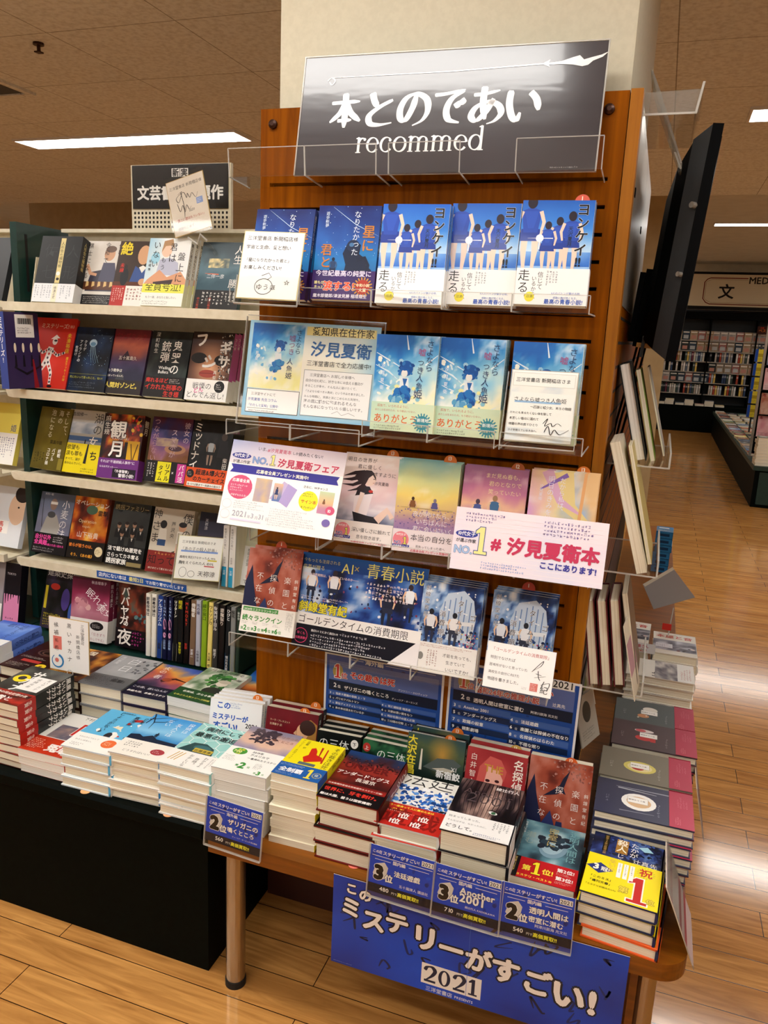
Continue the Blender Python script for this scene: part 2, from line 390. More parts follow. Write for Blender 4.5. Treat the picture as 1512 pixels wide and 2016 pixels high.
def slab(name, x0, x1, y0, y1, z0, z1, m):
    k = MB(); k.box(x0, x1, y0, y1, z0, z1, m); return struct(k.build(name))
slab('floor', -9, 7, -5, 13.8, -.05, 0, FLOOR)
slab('ceiling', -9, 7, -5, 4.45, 2.43, 2.5, CEIL)
k = MB(); k.box(-9, 7, 4.4, 13.8, 2.85, 2.92, CEIL2); k.box(-9, 7, 4.39, 4.45, 2.5, 2.92, CEIL2); struct(k.build('ceiling_beyond'))
slab('wall_back', -9, 7, 13.8, 13.9, 0, 2.92, WALLF); slab('wall_front', -9, 7, -5.1, -5, 0, 2.5, WALLW)
slab('wall_left', -9.1, -9, -5, 13.8, 0, 2.92, WALLF); slab('wall_right', 7, 7.1, -5, 13.8, 0, 2.92, WALLF)
slab('wall_pillar', .013, .73, .06, .86, 0, 2.43, WALL)
slab('wall_far_pillar', -6.17, -5.2, 6, 6.8, 0, 2.85, PILL)
slab('wall_aisle_pillar', .1, .86, 5.2, 5.9, 0, 2.85, PILL)

# ceiling lamps, each with its own light
def lamp(x, y, z, label, w=1.445, d=.19):
    r = root('ceiling_light', (x, y, z), label, 'ceiling light', 'fluorescent ceiling lights')
    f = MB(); e = .012
    f.box(-w / 2 - e, w / 2 + e, -d / 2 - e, -d / 2, -.012, 0, STANDW); f.box(-w / 2 - e, w / 2 + e, d / 2, d / 2 + e, -.012, 0, STANDW)
    f.box(-w / 2 - e, -w / 2, -d / 2, d / 2, -.012, 0, STANDW); f.box(w / 2, w / 2 + e, -d / 2, d / 2, -.012, 0, STANDW); f.build('frame', r)
    g = MB(); g.box(-w / 2, w / 2, -d / 2, d / 2, -.009, -.002, DIFF); g.build('diffuser', r)
DIFF = mat('lamp_diffuser', 'ffffff', .5, emit='ffffff', es=LAMP); nodes(DIFF)[2].inputs['Emission Color'].default_value = (*LAMP_TINT, 1)
LAMPS = [(-2.14, 2.44, 'long ceiling light glowing left of the pillar'), (1.81, 2.44, 'ceiling light above the television at the top right'),
         (-.17, 2.44, 'ceiling light hidden behind the cream pillar'), (-2.14, -.45, 'ceiling light above the tall bookcase'),
         (-.17, -.57, 'ceiling light reflected in the grey headboard sign'), (1.81, -.45, 'ceiling light above the aisle beside the display'),
         (-.17, -1.9, 'unseen ceiling light behind the photographer on the pillar side'), (1.81, -1.9, 'unseen ceiling light behind the photographer on the aisle side'),  # unseen rows behind the camera, placed and added for more frontal light
         (-2.14, -1.9, 'unseen ceiling light behind the photographer on the bookcase side'), (.8, -3.3, 'added ceiling light far behind the photographer in the middle'), (-1.2, -3.3, 'added ceiling light far behind the photographer on the left'), (2.3, 4.25, 'ceiling light by the ceiling step over the aisle'),
         (-4.1, -.45, 'ceiling light far along the bookcase row'), (-4.1, 2.44, 'ceiling light beyond the bookcase row')]
for x, y, t in LAMPS: lamp(x, y, 2.43, t)
lamp(2.2, 8.9, 2.85, 'far ceiling light over the end of the aisle', 1.9); lamp(-3, 8.9, 2.85, 'added far ceiling light on the left beyond the ceiling step', 1.9)  # left one added out of view, to light the far room
lamp(4.6, 11.2, 2.85, 'added far ceiling light near the end wall', 1.9); lamp(4.9, 6.9, 2.85, 'added far ceiling light out of frame over the right side', 1.9); lamp(-8.1, 5.5, 2.85, 'added far ceiling light out of frame on the left side', 1.7); lamp(5.2, 9.2, 2.85, 'added far ceiling light out of frame beyond the counter', 1.9); lamp(3.9, 5.3, 2.85, 'added far ceiling light just past the ceiling step on the right', 1.9); lamp(-7.6, 11.2, 2.85, 'added far ceiling light in the far left corner', 1.9); lamp(-1, 12.6, 2.85, 'added far ceiling light hidden behind the pillar', 1.9)  # all added out of view, to brighten the far ceiling and wall
def vent(x, y, z, w, d, label):
    r = root('ceiling_vent', (x, y, z), label, 'vent'); k = MB(); k.box(-w / 2, w / 2, -d / 2, d / 2, -.006, 0, DGREY); k.build('grille', r)
    k = MB(); e = .03; k.box(-w / 2 - e, w / 2 + e, -d / 2 - e, -d / 2, -.012, 0, CEIL); k.box(-w / 2 - e, w / 2 + e, d / 2, d / 2 + e, -.012, 0, CEIL)
    k.box(-w / 2 - e, -w / 2, -d / 2, d / 2, -.012, 0, CEIL); k.box(w / 2, w / 2 + e, -d / 2, d / 2, -.012, 0, CEIL); k.build('frame', r)
vent(-2.3, 1.3, 2.43, .52, .52, 'dark square ceiling grille at the upper left edge')
vent(2.2, 7.4, 2.85, .9, .9, 'far air conditioning grille over the aisle')
def nozzle(x, y, z, label):
    k = MB(); k.tube([(0, 0, 0), (0, 0, -.008)], .02, BRONZE, 12); k.tube([(0, 0, -.008), (0, 0, -.03)], .007, BRONZE, 8); k.box(-.012, .012, -.012, .012, -.034, -.03, BRONZE)
    o = k.build('ceiling_sprinkler'); o.location = (x, y, z); tag(o, label, 'sprinkler', 'ceiling sprinklers')
nozzle(-1.5, 1.05, 2.43, 'small sprinkler head on the ceiling at the top left'); nozzle(-4.25, 3.6, 2.43, 'small sprinkler head far left under the long light')
nozzle(1.27, 3.25, 2.43, 'small sprinkler head right of the television')

# ------------------------------------------------------------------ end display: slatted wooden panel wrapped round the pillar foot
dsp = root('end_display', (0, 0, 0), 'wooden slatted end panel around the cream pillar holding the recommended books', 'display unit')
k = MB(); slots = [1.721 - .0485 * i for i in range(21)]
k.box(0, .022, 0, .02, .4, 1.868, WOOD); k.box(.71, .734, 0, .02, .4, 1.868, WOOD)
zz = [1.868] + slots
for i, z in enumerate(slots):
    k.box(.022, .71, 0, .02, z + .0035, zz[i] - (.0035 if i else 0), WOOD)
k.box(.022, .71, 0, .02, .4, slots[-1] - .0035, WOOD); k.box(.02, .712, .02, .024, .4, 1.86, SLOTM)
k.build('front_panel', dsp)
k = MB(); k.box(.7355, .757, -.002, .045, .4, 1.87, WOODL); k.build('edge_trim', dsp)
k = MB(); k.box(.739, .755, .047, 2.6, .4, 1.5, WOOD)
for z in slots[5:]: k.box(.755, .7554, .06, 2.6, z - .003, z + .003, SLOTM)
k.build('side_panel', dsp); k = MB(); k.box(.7555, .7585, .05, 2.6, .386, .715, BLACK); k.build('side_gap_shade', dsp)  # black sheet standing in for the shade in the gap beside the panel
k = MB(); k.box(.739, .7565, .047, .95, 1.501, 1.86, STEEL); k.build('metal_side_plate', dsp)
k = MB(); k.box(.7566, .7585, .06, .075, 1.70, 1.716, BLACK); k.box(.7566, .7585, .5, .52, 1.69, 1.705, BLACK); k.build('side_screw', dsp)
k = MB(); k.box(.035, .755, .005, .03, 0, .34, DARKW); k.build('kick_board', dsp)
k = MB(); k.box(0, .0125, .024, .055, .4, 1.86, WOOD); k.build('return_board', dsp)
for x in (.029, .701):
    k = MB(); k.tube([(x, 0, 1.838), (x, -.005, 1.838), (x, -.008, 1.838)], [.0095, .009, .004], BRONZE, 16); k.build('bolt', dsp)

# low display table
tb = root('display_table', (0, 0, 0), 'low wooden table carrying the book piles around the end display', 'table')
pts = [(.06, 0), (.06, -.318)] + [(.955 + .05 * math.sin(R(a)), -.268 - .05 * math.cos(R(a))) for a in range(0, 91, 10)] + [(1.01, 3.2), (.76, 3.2), (.76, 0)]
k = MB(); k.prism(pts, .35, .385, WOODT, 'z'); k.build('table_top', tb)
for x, y in ((.102, -.276), (.945, -.235), (.97, 1.4)):
    k = MB(); k.tube([(x, y, .014), (x, y, .35)], .0212, CHROME, 24); lg = k.build('leg', tb)
    k = MB(); k.tube([(x, y, 0), (x, y, .016)], .023, RUBBER, 24); k.build('rubber_foot', lg)
k = MB(); k.box(.916, .93, -.27, 0, 0, .35, WOODT); k.build('side_board', tb)

# ------------------------------------------------------------------ bookcase on the left and its neighbour
def bookcase(x0, x1, label, right=True):
    r = root('bookcase', ((x0 + x1) / 2, 0, 0), label, 'bookcase'); a, b = x0 - r.location.x, x1 - r.location.x
    k = MB(); k.box(a - .05, a - .027, .29, .52, .498, 1.69, GREEN); k.box(a - .027, a - .0265, .32, .33, 1.5, 1.66, SLOTM); k.build('upright', r)
    if right: k = MB(); k.box(b + .002, b + .02, .24, .52, .497, 1.66, GREEN); k.build('upright', r)
    k = MB(); k.box(a, b, .47, .49, .45, 1.68, CREAM); k.build('back_panel', r)
    k = MB(); k.box(a, b, .465, .47, 1.63, 1.645, CREAM); k.box(a, b, .44, .49, 1.68, 1.69, CREAM); k.build('top_rail', r)
    for z in (1.468, 1.227, .987, .725):
        k = MB(); e = .014
        pr = [(a - .012 + e, z - .024), (a - .012 + .004, z - .016), (a - .012, z - .006), (a - .012, z), (b, z), (b, z - .024)]
        k.prism(pr, .2, .215, CREAM, 'y'); k.box(a - .02, b, .215, .468, z - .024, z - .016, CREAM); k.build('shelf', r)
        k = MB(); k.prism([(.3, z + .002), (.46, z + .002), (.46, z + .13), (.33, z + .13)], a + .001, a + .004, CREAM, 'x')
        k.box(a + .004, a + .0045, .345, .352, z + .105, z + .117, BLACK); k.build('shelf_bracket', r)
    k = MB(); k.box(a - .024, b + .03, -.272, .49, 0, .355, BASEM); k.build('base', r)
    k = MB(); k.prism([(-.298, .358), (-.292, .352), (.14, .352), (.14, .385), (-.292, .385), (-.298, .379)], a - .024, b + .03, BASEM, 'x'); k.build('base_top', r)
    k = MB(); k.box(a - .024, b + .03, .142, .49, .385, .486, GREEN); k.box(a - .024, b + .03, .142, .146, .486, .497, GREEN); k.build('plinth', r)
    return r
bookcase(-.905, -.0, 'cream shelved bookcase with dark green uprights and a black base left of the end display')
bookcase(-1.84, -.966, 'second bookcase cut off by the left edge of the photo', False)

# ------------------------------------------------------------------ television on the side of the display
tv = root('television', (.868, .15, 1.397), 'black television mounted sideways on the display, seen edge on', 'television'); tv.rotation_euler = (0, R(4.3), 0)
k = MB(); k.box(-.02, 0, 0, .74, 0, .448, BLACK); k.build('bezel', tv)
k = MB(); k.box(0.0, .0012, .02, .72, .02, .43, mat('screen_glass', '030304', .1)); k.build('screen', tv)
o8 = [(-.02, .001, .002, .446), (-.05, .035, .02, .425)]; vs = []
for x, y, z0, z1 in o8: vs += [(x, y, z0), (x, y, z1), (x, .74 - y, z1), (x, .74 - y, z0)]
k = MB(); k.add(vs, [(a, (a + 1) % 4, 4 + (a + 1) % 4, 4 + a) for a in range(4)] + [(4, 5, 6, 7)], lin('3a3d40'), DGREY); k.build('rear_rim', tv)
k = MB(); o8 = [(-.05, .04, .02, .42), (-.07, .08, .035, .38), (-.082, .16, .05, .33)]
vs = []
for x, y, z0, z1 in o8: vs += [(x, y, z0), (x, y, z1), (x, .74 - y, z1), (x, .74 - y, z0)]
k.add(vs, [(i * 4 + a, i * 4 + (a + 1) % 4, i * 4 + 4 + (a + 1) % 4, i * 4 + 4 + a) for i in range(2) for a in range(4)] + [(8, 9, 10, 11)], lin('050506'), BLACK); k.build('rear_shell', tv)
k = MB()
for i in range(14): k.box(-.0832, -.082, .24, .25, .1 + i * .014, .107 + i * .014, DGREY)
k.build('vent_slots', tv)
k = MB(); k.box(-.1, -.08, .3, .44, .02, .2, BLACK); k.box(-.112, -.1, .28, .46, .03, .19, BLACK); k.build('wall_bracket', tv)
k = MB(); k.box(-.075, -.068, .1, .135, .0, .045, DGREY); k.box(-.085, -.04, .11, .122, .02, .03, YELLOWP); k.build('video_plug', tv); k = MB(); k.tube([(-.021, .006, .3), (-.03, -.004, .3)], .006, STEEL, 10); k.build('rim_screw', tv); k = MB(); k.tube([(-.021, .006, .17), (-.03, -.004, .17)], .005, STEEL, 10); k.build('rim_screw', tv)
for i, (dx, dy) in enumerate(((0, 0), (.008, .015), (.018, .03))):
    k = MB(); k.tube([(-.085 + dx, .25 + dy, .05), (-.09 + dx, .24 + dy, -.03), (-.1 + dx, .2 + dy, -.16), (-.103 + dx * .3, .15 + dy, -.35)], .0028, BLACK, 7); k.build('cable', tv)

# ------------------------------------------------------------------ far end of the aisle
ctr = root('display_counter', (1.75, 6.25, 0), 'low dark counter along the right of the aisle, its top covered with books', 'counter')
k = MB(); k.box(.02, 1.2, .02, 6.4, 0, .345, BASEM); k.build('cabinet', ctr); k = MB(); k.box(0, 1.22, 0, 6.4, .345, .385, GREEN); k.build('counter_top', ctr)
k = MB(); k.box(.06, 1.2, .012, .02, .03, .33, GREEN); k.build('end_panel', ctr)
k = MB(); k.box(.02, .022, .05, 6.3, .34, .352, CREAM); k.build('edge_strip', ctr)
fw = root('wall_shelving', (1.6, 13.35, 0), 'dark wall shelving full of books at the far end of the aisle', 'shelving')
k = MB(); k.box(-1.9, 2.3, -.5, .3, 0, .44, BASEM); k.build('base', fw); k = MB(); k.box(-1.9, 2.3, .28, .3, .44, 2.1, DGREY); k.build('back_panel', fw)
FZ = [.62, .82, 1.0, 1.18, 1.36, 1.54]
for z in FZ:
    k = MB(); k.box(-1.9, 2.3, 0, .28, z - .015, z, STEEL); k.build('shelf', fw)
for x in (-1.9, -.75, -.02, .72, 1.5, 2.28):
    k = MB(); k.box(x - .012, x + .012, -.02, .28, .44, 1.95, BLACK); k.build('upright', fw)
k = MB(); k.box(-1.9, 2.3, -.04, .28, 1.9, 2.02, BLACK); k.build('top_rail', fw)
fs = root('fascia_sign', (2.35, 13.2, 2.05), 'cream section sign with a red border and one large character above the far shelves', 'sign')
a = Art(2600, 620); a.bg('cfc3a6'); a.rect(0, 580, 2600, 40, '0c0b0a'); a.rect(0, 0, 2600, 60, '0c0b0a')
for q, c in ((0, '6d2418'), (24, '8a7a5c')):
    a.line([(1000, 520 - q), (420 + q, 520 - q), (370 + q, 500 - q), (330 + q, 450), (330 + q, 180), (380 + q, 120 + q), (440 + q, 95 + q), (2600, 95 + q)], 16 if not q else 6, c)
a.txt('文', 560, 180, 250, '15120f', b=.03); a.txt('MEDISE', 1010, 420, 150, '2a241c', b=.03)
k = MB(); k.box(-1.3, 1.3, 0, .06, 0, .62, WALLF); k.art(a, lambda u, v, e: (-1.3 + u, -.001 - e * 8, v), MATTE); k.build('sign_board', fs)

FNM = 'cream stone steel brick navy slate yellow olive beige plum pale-blue ivory charcoal tan'.split()
FCOL = ['d8d2c4', 'c9c2b8', '8c8f96', 'b04a34', '3a4a6c', '6c7a8c', 'e0c060', '40504a', 'b8b0a4', '703848', '9fb0bc', 'dcdad4', '262830', 'a8885c']
def plain(name, w, h, t, c, label, group, cat='book', face=None):
    k = MB(); k.box(-w / 2, w / 2, 0, t, 0, h, MATTE, c)
    if face: k.art(face, lambda u, v, e: (-w / 2 + u, -.0002 - e * 3, v), MATTE)
    else: k.box(-w / 2, w / 2, -.0004, 0, h * .6, h * .8, MATTE, mix(c, 'ffffff', .5)); k.box(-w / 2 + .002, w / 2 - .002, .004, t, h, h + .0004, PAGES)
    return tag(k.build(name), label, cat, group)
far = [plain('shelved_book', .028, .15 + .004 * (i % 5), .11, FCOL[i], 'thin book standing on the far wall shelves', 'books on the far wall shelves') for i in range(14)]
face_p = []
for i in range(6):
    q = Art(120, 160); c0, c1 = FCOL[(i * 3 + 1) % 14], FCOL[(i * 5 + 2) % 14]; q.paint(lambda u, v: mix(c0, c1, fbm(u * 3, v * 4, i * 9)), 8, 10); q.rect(10, 120, 100, 18, 'f2efe6'); q.rect(20, 20, 80, 60, mix(FCOL[(i * 7 + 3) % 14], 'd8d4cc', .5)); q.marks(12, 90, 96, 20, 2, '5a5a58')
    face_p.append(plain('displayed_book', .12, .16, .012, c0, 'book facing out on the far wall shelves', 'books facing out on the far wall', 'book', q))
fi = 0
for zi, z in enumerate(FZ):
    for bi, (x0, x1) in enumerate(((.86, 1.56), (1.6, 2.3), (2.34, 2.62))):
        ni = 0; x = x0 + .02; facing = (zi + int(x0 * 10)) % 3 == 0 or zi > 3
        while x < x1 - .04:
            ci = rnd.randrange(6 if facing else 14); src = (face_p if facing else far)[ci]; w = .125 if facing else .034
            if not facing and rnd.random() < .12: x += .05; continue
            o = src.copy() if fi > 24 else src.copy(); COL.objects.link(o); o.location = (x + w / 2, 13.36 + rnd.uniform(0, .02), z); x += w + .002; fi += 1
            o['label'] = f'{FNM[(ci * 3 + 1) % 14 if facing else ci]} {"front facing" if facing else "thin"} book, {ORD[min(ni, 19)]} from left, {ORD[zi]} far shelf up, {("left", "middle", "right")[bi]} bay'; ni += 1
for o in far + face_p: bpy.data.objects.remove(o)
k = MB(); k.box(-.14, .14, 0, .01, 0, .13, MATTE, '3c1a10'); a = Art(280, 130); a.txt('ベスト', 20, 30, 58, 'd8782a', b=.02); a.txt('5', 205, 14, 105, 'e6cf3a', b=.04); a.txt('文庫', 40, 88, 30, 'c03a20', b=.02)
k.art(a, lambda u, v, e: (-.14 + u, -.001 - e * 6, v), MATTE); o = k.build('topper_sign'); o.location = (2.45, 13.3, 1.68); tag(o, 'brown best five topper sign on the far shelves', 'sign')
# flat books on the ledge of the far shelving and on the counter
def pile(x, y, z, w, d, n, t, cols, label, group, yaw=0, front=False):
    for i in range(n):
        c = cols[i % len(cols)]; k = MB(); k.box(-w / 2 + .002, w / 2 - .002, .002, d - .002, .0015, t - .0015, PAGES); k.box(-w / 2, w / 2, 0, d, 0, .0015, MATTE, c); k.box(-w / 2, w / 2, 0, d, t - .0015, t, MATTE, c)
        k.box(w / 2 - .002, w / 2, 0, d, 0, t, MATTE, c)
        if front: k.box(-w / 2, w / 2, 0, .0015, 0, t, MATTE, c); k.box(-w * .3, w * .3, -.0003, 0, t * .3, t * .7, MATTE, mix(c, '101830', .6))
        if i == n - 1:
            a = Art(w * 1000, d * 1000); s = rnd.randrange(999); c2 = FCOL[s % 14]; a.paint(lambda u, v: mix(c, c2, fbm(u * 3, v * 4, s) * 1.3 - .1), 6, 8); a.rect(w * 150, d * 650, w * 600, d * 120, 'f4f2ea' if s % 2 else '22242a'); a.marks(w * 120, d * 100, w * 700, d * 200, 5, 'efeadd')
            k.art(a, lambda u, v, e: (-w / 2 + u, v, t + e * 4), MATTE)
        o = k.build('flat_book'); o.location = (x + rnd.uniform(-.004, .004), y, z + i * (t + .0006)); o.rotation_euler.z = R(yaw + rnd.uniform(-2, 2))
        tag(o, label if n == 1 else (label if i == n - 1 else f'{ORD[n - 1 - i]} book down in the {label}'), 'book', group)
px = .9
for i in range(7):
    pile(px, 12.9, .44, .14, .2, 1 + (i * 2) % 4, .03, [('e8e6e0', 'd0d4d8', 'b8c0c4')[i % 3]], f'{ORD[i]} pale pile along the far shelving ledge', 'flat books on the far ledge'); px += .15 + .02 * (i % 2)
NM = 'red blue grey orange white navy green cream black tan'.split(); HC = ['b8321f', '2f62a8', '8a8c8e', 'd07a28', 'e8e6e0', '22304c', '3f7a4c', 'e0d6b8', '1c1d20', 'a88456']
ci = 0
for row, xx in ((0, 1.84), (1, 2.0), (2, 2.16)):
    y = 7.0 + .35 * (row > 0)
    while y < 12.4:
        q = ci % 10; pile(xx, y, .385, .13, .19, 1 + (ci * 3) % 3, .025, [HC[q]], f'{NM[q]} book in the {("edge", "middle", "inner")[row]} row on the aisle counter, {ORD[min(11, int((y - 7) / .45))]} from its near end', 'books along the aisle counter'); y += .22 + .24 * (row > 0); ci += 1
# front corner of the counter: tall pile, magazine rack
pile(1.83, 6.3, .385, .14, .2, 9, .028, ['f0ece0'], 'tall white pile on the near corner of the aisle counter', 'corner pile on the aisle counter')
pile(2.0, 6.3, .385, .14, .2, 6, .028, ['ece6d8'], 'lower white pile beside the tall corner pile', 'second corner pile on the aisle counter')
rk = root('magazine_rack', (2.05, 7.0, .385), 'black wire magazine rack standing on the near end of the aisle counter', 'rack')
for x in (-.265, .375):
    k = MB(); k.box(x - .012, x + .012, 0, .02, 0, 1.3, STEEL); k.build('post', rk)
for i, z in enumerate((.2, .42, .66, .9)):
    k = MB(); k.box(-.25, .36, -.06, .02, z - .01, z, BLACK); k.build('tier', rk)
k = MB(); k.box(-.25, .35, .02, .03, 0, 1.3, BLACK); k.build('back_panel', rk)
MC = [('f0c8cc', 'd88a94'), ('e8e4dc', '6a82b0'), ('4a2a20', 'd0b090'), ('e8d8c8', 'b06048'), ('d0d8e4', '3a5ea0'), ('f4f0e8', '8a8a8a'), ('f0a8b8', 'f6e0e4'), ('c8b8a8', '40302a')]
for i, z in enumerate((.2, .42, .66, .9)):
    for j in range(3):
        q = Art(180, 210); c0, c1 = MC[(i * 3 + j) % 8]; q.paint(lambda u, v: mix(c0, c1, fbm(u * 4, v * 4, i * 7 + j) * 1.6 - .3), 10, 12); q.txt('本', 10, 170, 34, 'ffffff' if j % 2 else 'a02020', b=.03); q.marks(8, 10, 160, 36, 3, 'f6f2e8' if i % 2 else '402020')
        o = plain('magazine', .18, .2, .008, c0, f'{("first", "second", "third")[j]} magazine on the {("lowest", "second", "third", "top")[i]} tier of the rack, counting from the aisle', 'magazines on the rack', 'magazine', q)
        o.location = (1.9 + j * .19, 6.955, .388 + z); o.rotation_euler.x = R(-8)
k = MB(); k.box(-.16, .3, 0, .01, 0, .2, MATTE, 'f2f2ee'); a = Art(460, 200); a.rect(0, 110, 460, 70, '24406e'); a.txt('伊坂', 130, 115, 60, 'e8ecf2', b=.02); a.rect(20, 20, 90, 80, '6a5a50'); a.marks(130, 20, 300, 80, 4, '9a9a96')
k.art(a, lambda u, v, e: (-.16 + u, -.001 - e * 5, v), MATTE); o = k.build('rack_header'); o.location = (1.98, 6.98, 1.66); tag(o, 'white header sign with a blue band on top of the magazine rack', 'sign')
for i in range(5):
    q = Art(120, 150); q.bg('e6d23a'); q.rect(0, 60, 120, 40, 'b8a020'); q.marks(15, 20, 90, 30, 3, '4a4a20'); q.rect(0, 0, 34, 150, '1f4fb0')
    o = plain('hanging_packet', .12, .15, .01, 'e6d23a', f'{ORD[i]} yellow and blue packet from the top hanging on the strip beside the rack', 'packets on the hanging strip', 'packet', q); o.location = (1.98, 9.2, 1.28 - i * .17)
k = MB(); k.box(-.01, .01, 0, .01, 0, 1.1, DGREY); o = k.build('hanging_strip'); o.location = (1.98, 9.215, .385); tag(o, 'thin dark display strip carrying yellow packets beyond the rack', 'rack')

# ------------------------------------------------------------------ cover artwork
W0, H0 = 129, 188
def clouds(top, bot, white, s=1, k=1.0): return lambda u, v: mix(mix(bot, top, v), white, max(0, fbm(u * 3 + s, v * 5, s) * 2.2 - 1.0) * k)
def blotch(c0, c1, s, a=4, b=5, lo=.3, hi=.7): return lambda u, v: mix(c0, c1, (fbm(u * a, v * b, s) - lo) / (hi - lo))
def dots(A, n, x0, y0, x1, y1, r, cols, s):
    q = random.Random(s)
    for _ in range(n): A.ell(q.uniform(x0, x1), q.uniform(y0, y1), r * q.uniform(.5, 1.3), r * q.uniform(.5, 1.3), q.choice(cols), 7, q.uniform(0, 90))
    return A
def sp(t, h, c, title, tc, author='', ac=None, z=0, bandc=None, bh=50, b=.02):
    """spine artwork: width t mm"""
    a = Art(t, h); a.bg(c); z = z or t * .62
    if bandc: a.rect(0, 0, t, bh, bandc)
    a.txt(title, t / 2, h - 12, z, tc, v=1, b=b)
    if author: a.txt(author, t / 2, 52, z * .6, ac or tc, v=1)
    return a
def lau(a, cx, cy, r, c, c2='b0201c'):
    for k in range(18): a.ell(cx + r * math.cos(k * .349), cy + r * math.sin(k * .349), r * .22, r * .1, c, 6, k * 20)
    return a.ell(cx, cy, r * .86, r * .86, c2)

def c_star():
    a = Art(W0, H0); a.paint(lambda u, v: ramp(v + fbm(u * 3, v * 4, 3) * .3 - .15, (0, '16306e'), (.4, '1f7fc4'), (.62, '2a62b4'), (1, '13236a')))
    dots(a, 45, 4, 70, 126, 186, .7, ['dff2ff', '9fd0ff'], 5); a.line([(30, 185), (80, 150), (128, 128)], [.3, 1.2, .2], 'cfe8ff')
    a.poly([(62, 40), (66, 70), (58, 92), (66, 112), (80, 118), (94, 110), (92, 92), (104, 84), (108, 70), (120, 60), (118, 40)], '10203e')
    a.ell(78, 108, 13, 12, '1a2c4c'); a.line([(88, 80), (104, 84), (112, 70), (110, 44)], [9, 8, 7, 6], '0e1c38'); a.ell(75, 110, 5, 4, '4a78a8')
    a.figure(40, 40, 44, '0e1830', '23406a', '16284a', '3a5a84'); a.txt('星に', 108, 150, 27, 'c8823c', v=1, b=.02, o=None); a.txt('なりたかった', 82, 178, 15, 'e6f2ff', v=1, b=.0)
    a.txt('君と', 24, 112, 25, 'c07a3c', v=1, b=.02); a.txt('遊歩新夢', 20, 176, 8, 'dfefff', v=1); return a
def b_star():
    a = Art(W0, 58); a.paint(lambda u, v: mix('2a1a5c', '46206e', fbm(u * 4, v * 2, 8))); a.txt('今世紀最高の純愛に', 6, 46, 9, 'e8e0f4', b=.02, fit=116)
    a.txt('涙する!', 24, 17, 24, 'f0502c', b=.05, o='fbe8d8', ow=.03, fit=66); a.txt('誰もが', 5, 30, 7, 'f3e9a0', b=.02); a.txt('きっと', 5, 21, 7, 'f3e9a0', b=.02); lau(a, 106, 26, 17, 'c89038', 'b3301c')
    a.txt('令和小説', 92, 26, 7, 'f6e8c0', b=.03); a.txt('大賞', 98, 16, 8, 'f6e8c0', b=.03); a.txt('鷹木部健郎/津波見勝 稲垣理生', 5, 3, 6, 'f0eafa', b=.02, fit=112); return a
def c_run():
    a = Art(W0, H0); a.paint(lambda u, v: ramp(v + fbm(u * 2.5, v * 4, 2) * .2 - .1, (.3, '3f8ede'), (.42, 'cfe6fa'), (.55, 'a8d2f6'), (.72, '3f8ae0'), (1, '2463c8')))
    a.grad(0, 70, 129, 26, lambda u, v: mix('2f6fd0', '7db2ee', v * fbm(u * 6, v, 4) * 1.6), 12, 5)
    for x, y, k, n in ((18, 66, 128, 1), (70, 66, 92, 0), (50, 64, 86, 0), (92, 64, 104, 0)):
        a.figure(x, y, k, '2a2230', '2a4fb4', '23409c', 'f0d4c0'); a.poly([(x - .1 * k, y + .8 * k), (x + .1 * k, y + .8 * k), (x + .04 * k, y + .56 * k), (x - .04 * k, y + .56 * k)], '3058c0')
    a.ell(36, 120, 7, 7, 'f4fbff'); a.line([(36, 140), (36, 100)], [.2, 2.5], 'f4fbff'); a.line([(14, 120), (60, 120)], [.2, 1.6], 'f4fbff')
    a.txt('ヨンケイ', 110, 184, 24, '14161c', v=1, b=.03, o='eef5fc', ow=.02); a.txt('!!', 102, 68, 22, '14161c', b=.04); a.txt('天沢夏月', 90, 142, 9, '22303c', v=1, b=.01); return a
def b_run():
    a = Art(W0, 66); a.bg('f8f8f6'); a.txt('走る。', 14, 64, 22, '17181a', v=1, b=.0); a.txt('信じて', 44, 60, 11, '26282a', v=1); a.txt('いるから、', 33, 52, 9.5, '26282a', v=1); a.marks(54, 30, 22, 32, 4, '8a8d90', v=1)
    a.ell(27, 14, 9, 9, 'f2e43c'); a.txt('沼湧!', 21, 12, 6, '5a5a3a'); a.txt('4人のバトンが繋がる時、', 66, 19, 5, '3f6ab8', fit=56); a.txt('感動に胸が熱くなる。', 70, 11, 5, '3f6ab8', fit=46); a.txt('最高の青春小説!', 54, 1.5, 9, '2a5cc0', b=.02, fit=70); return a
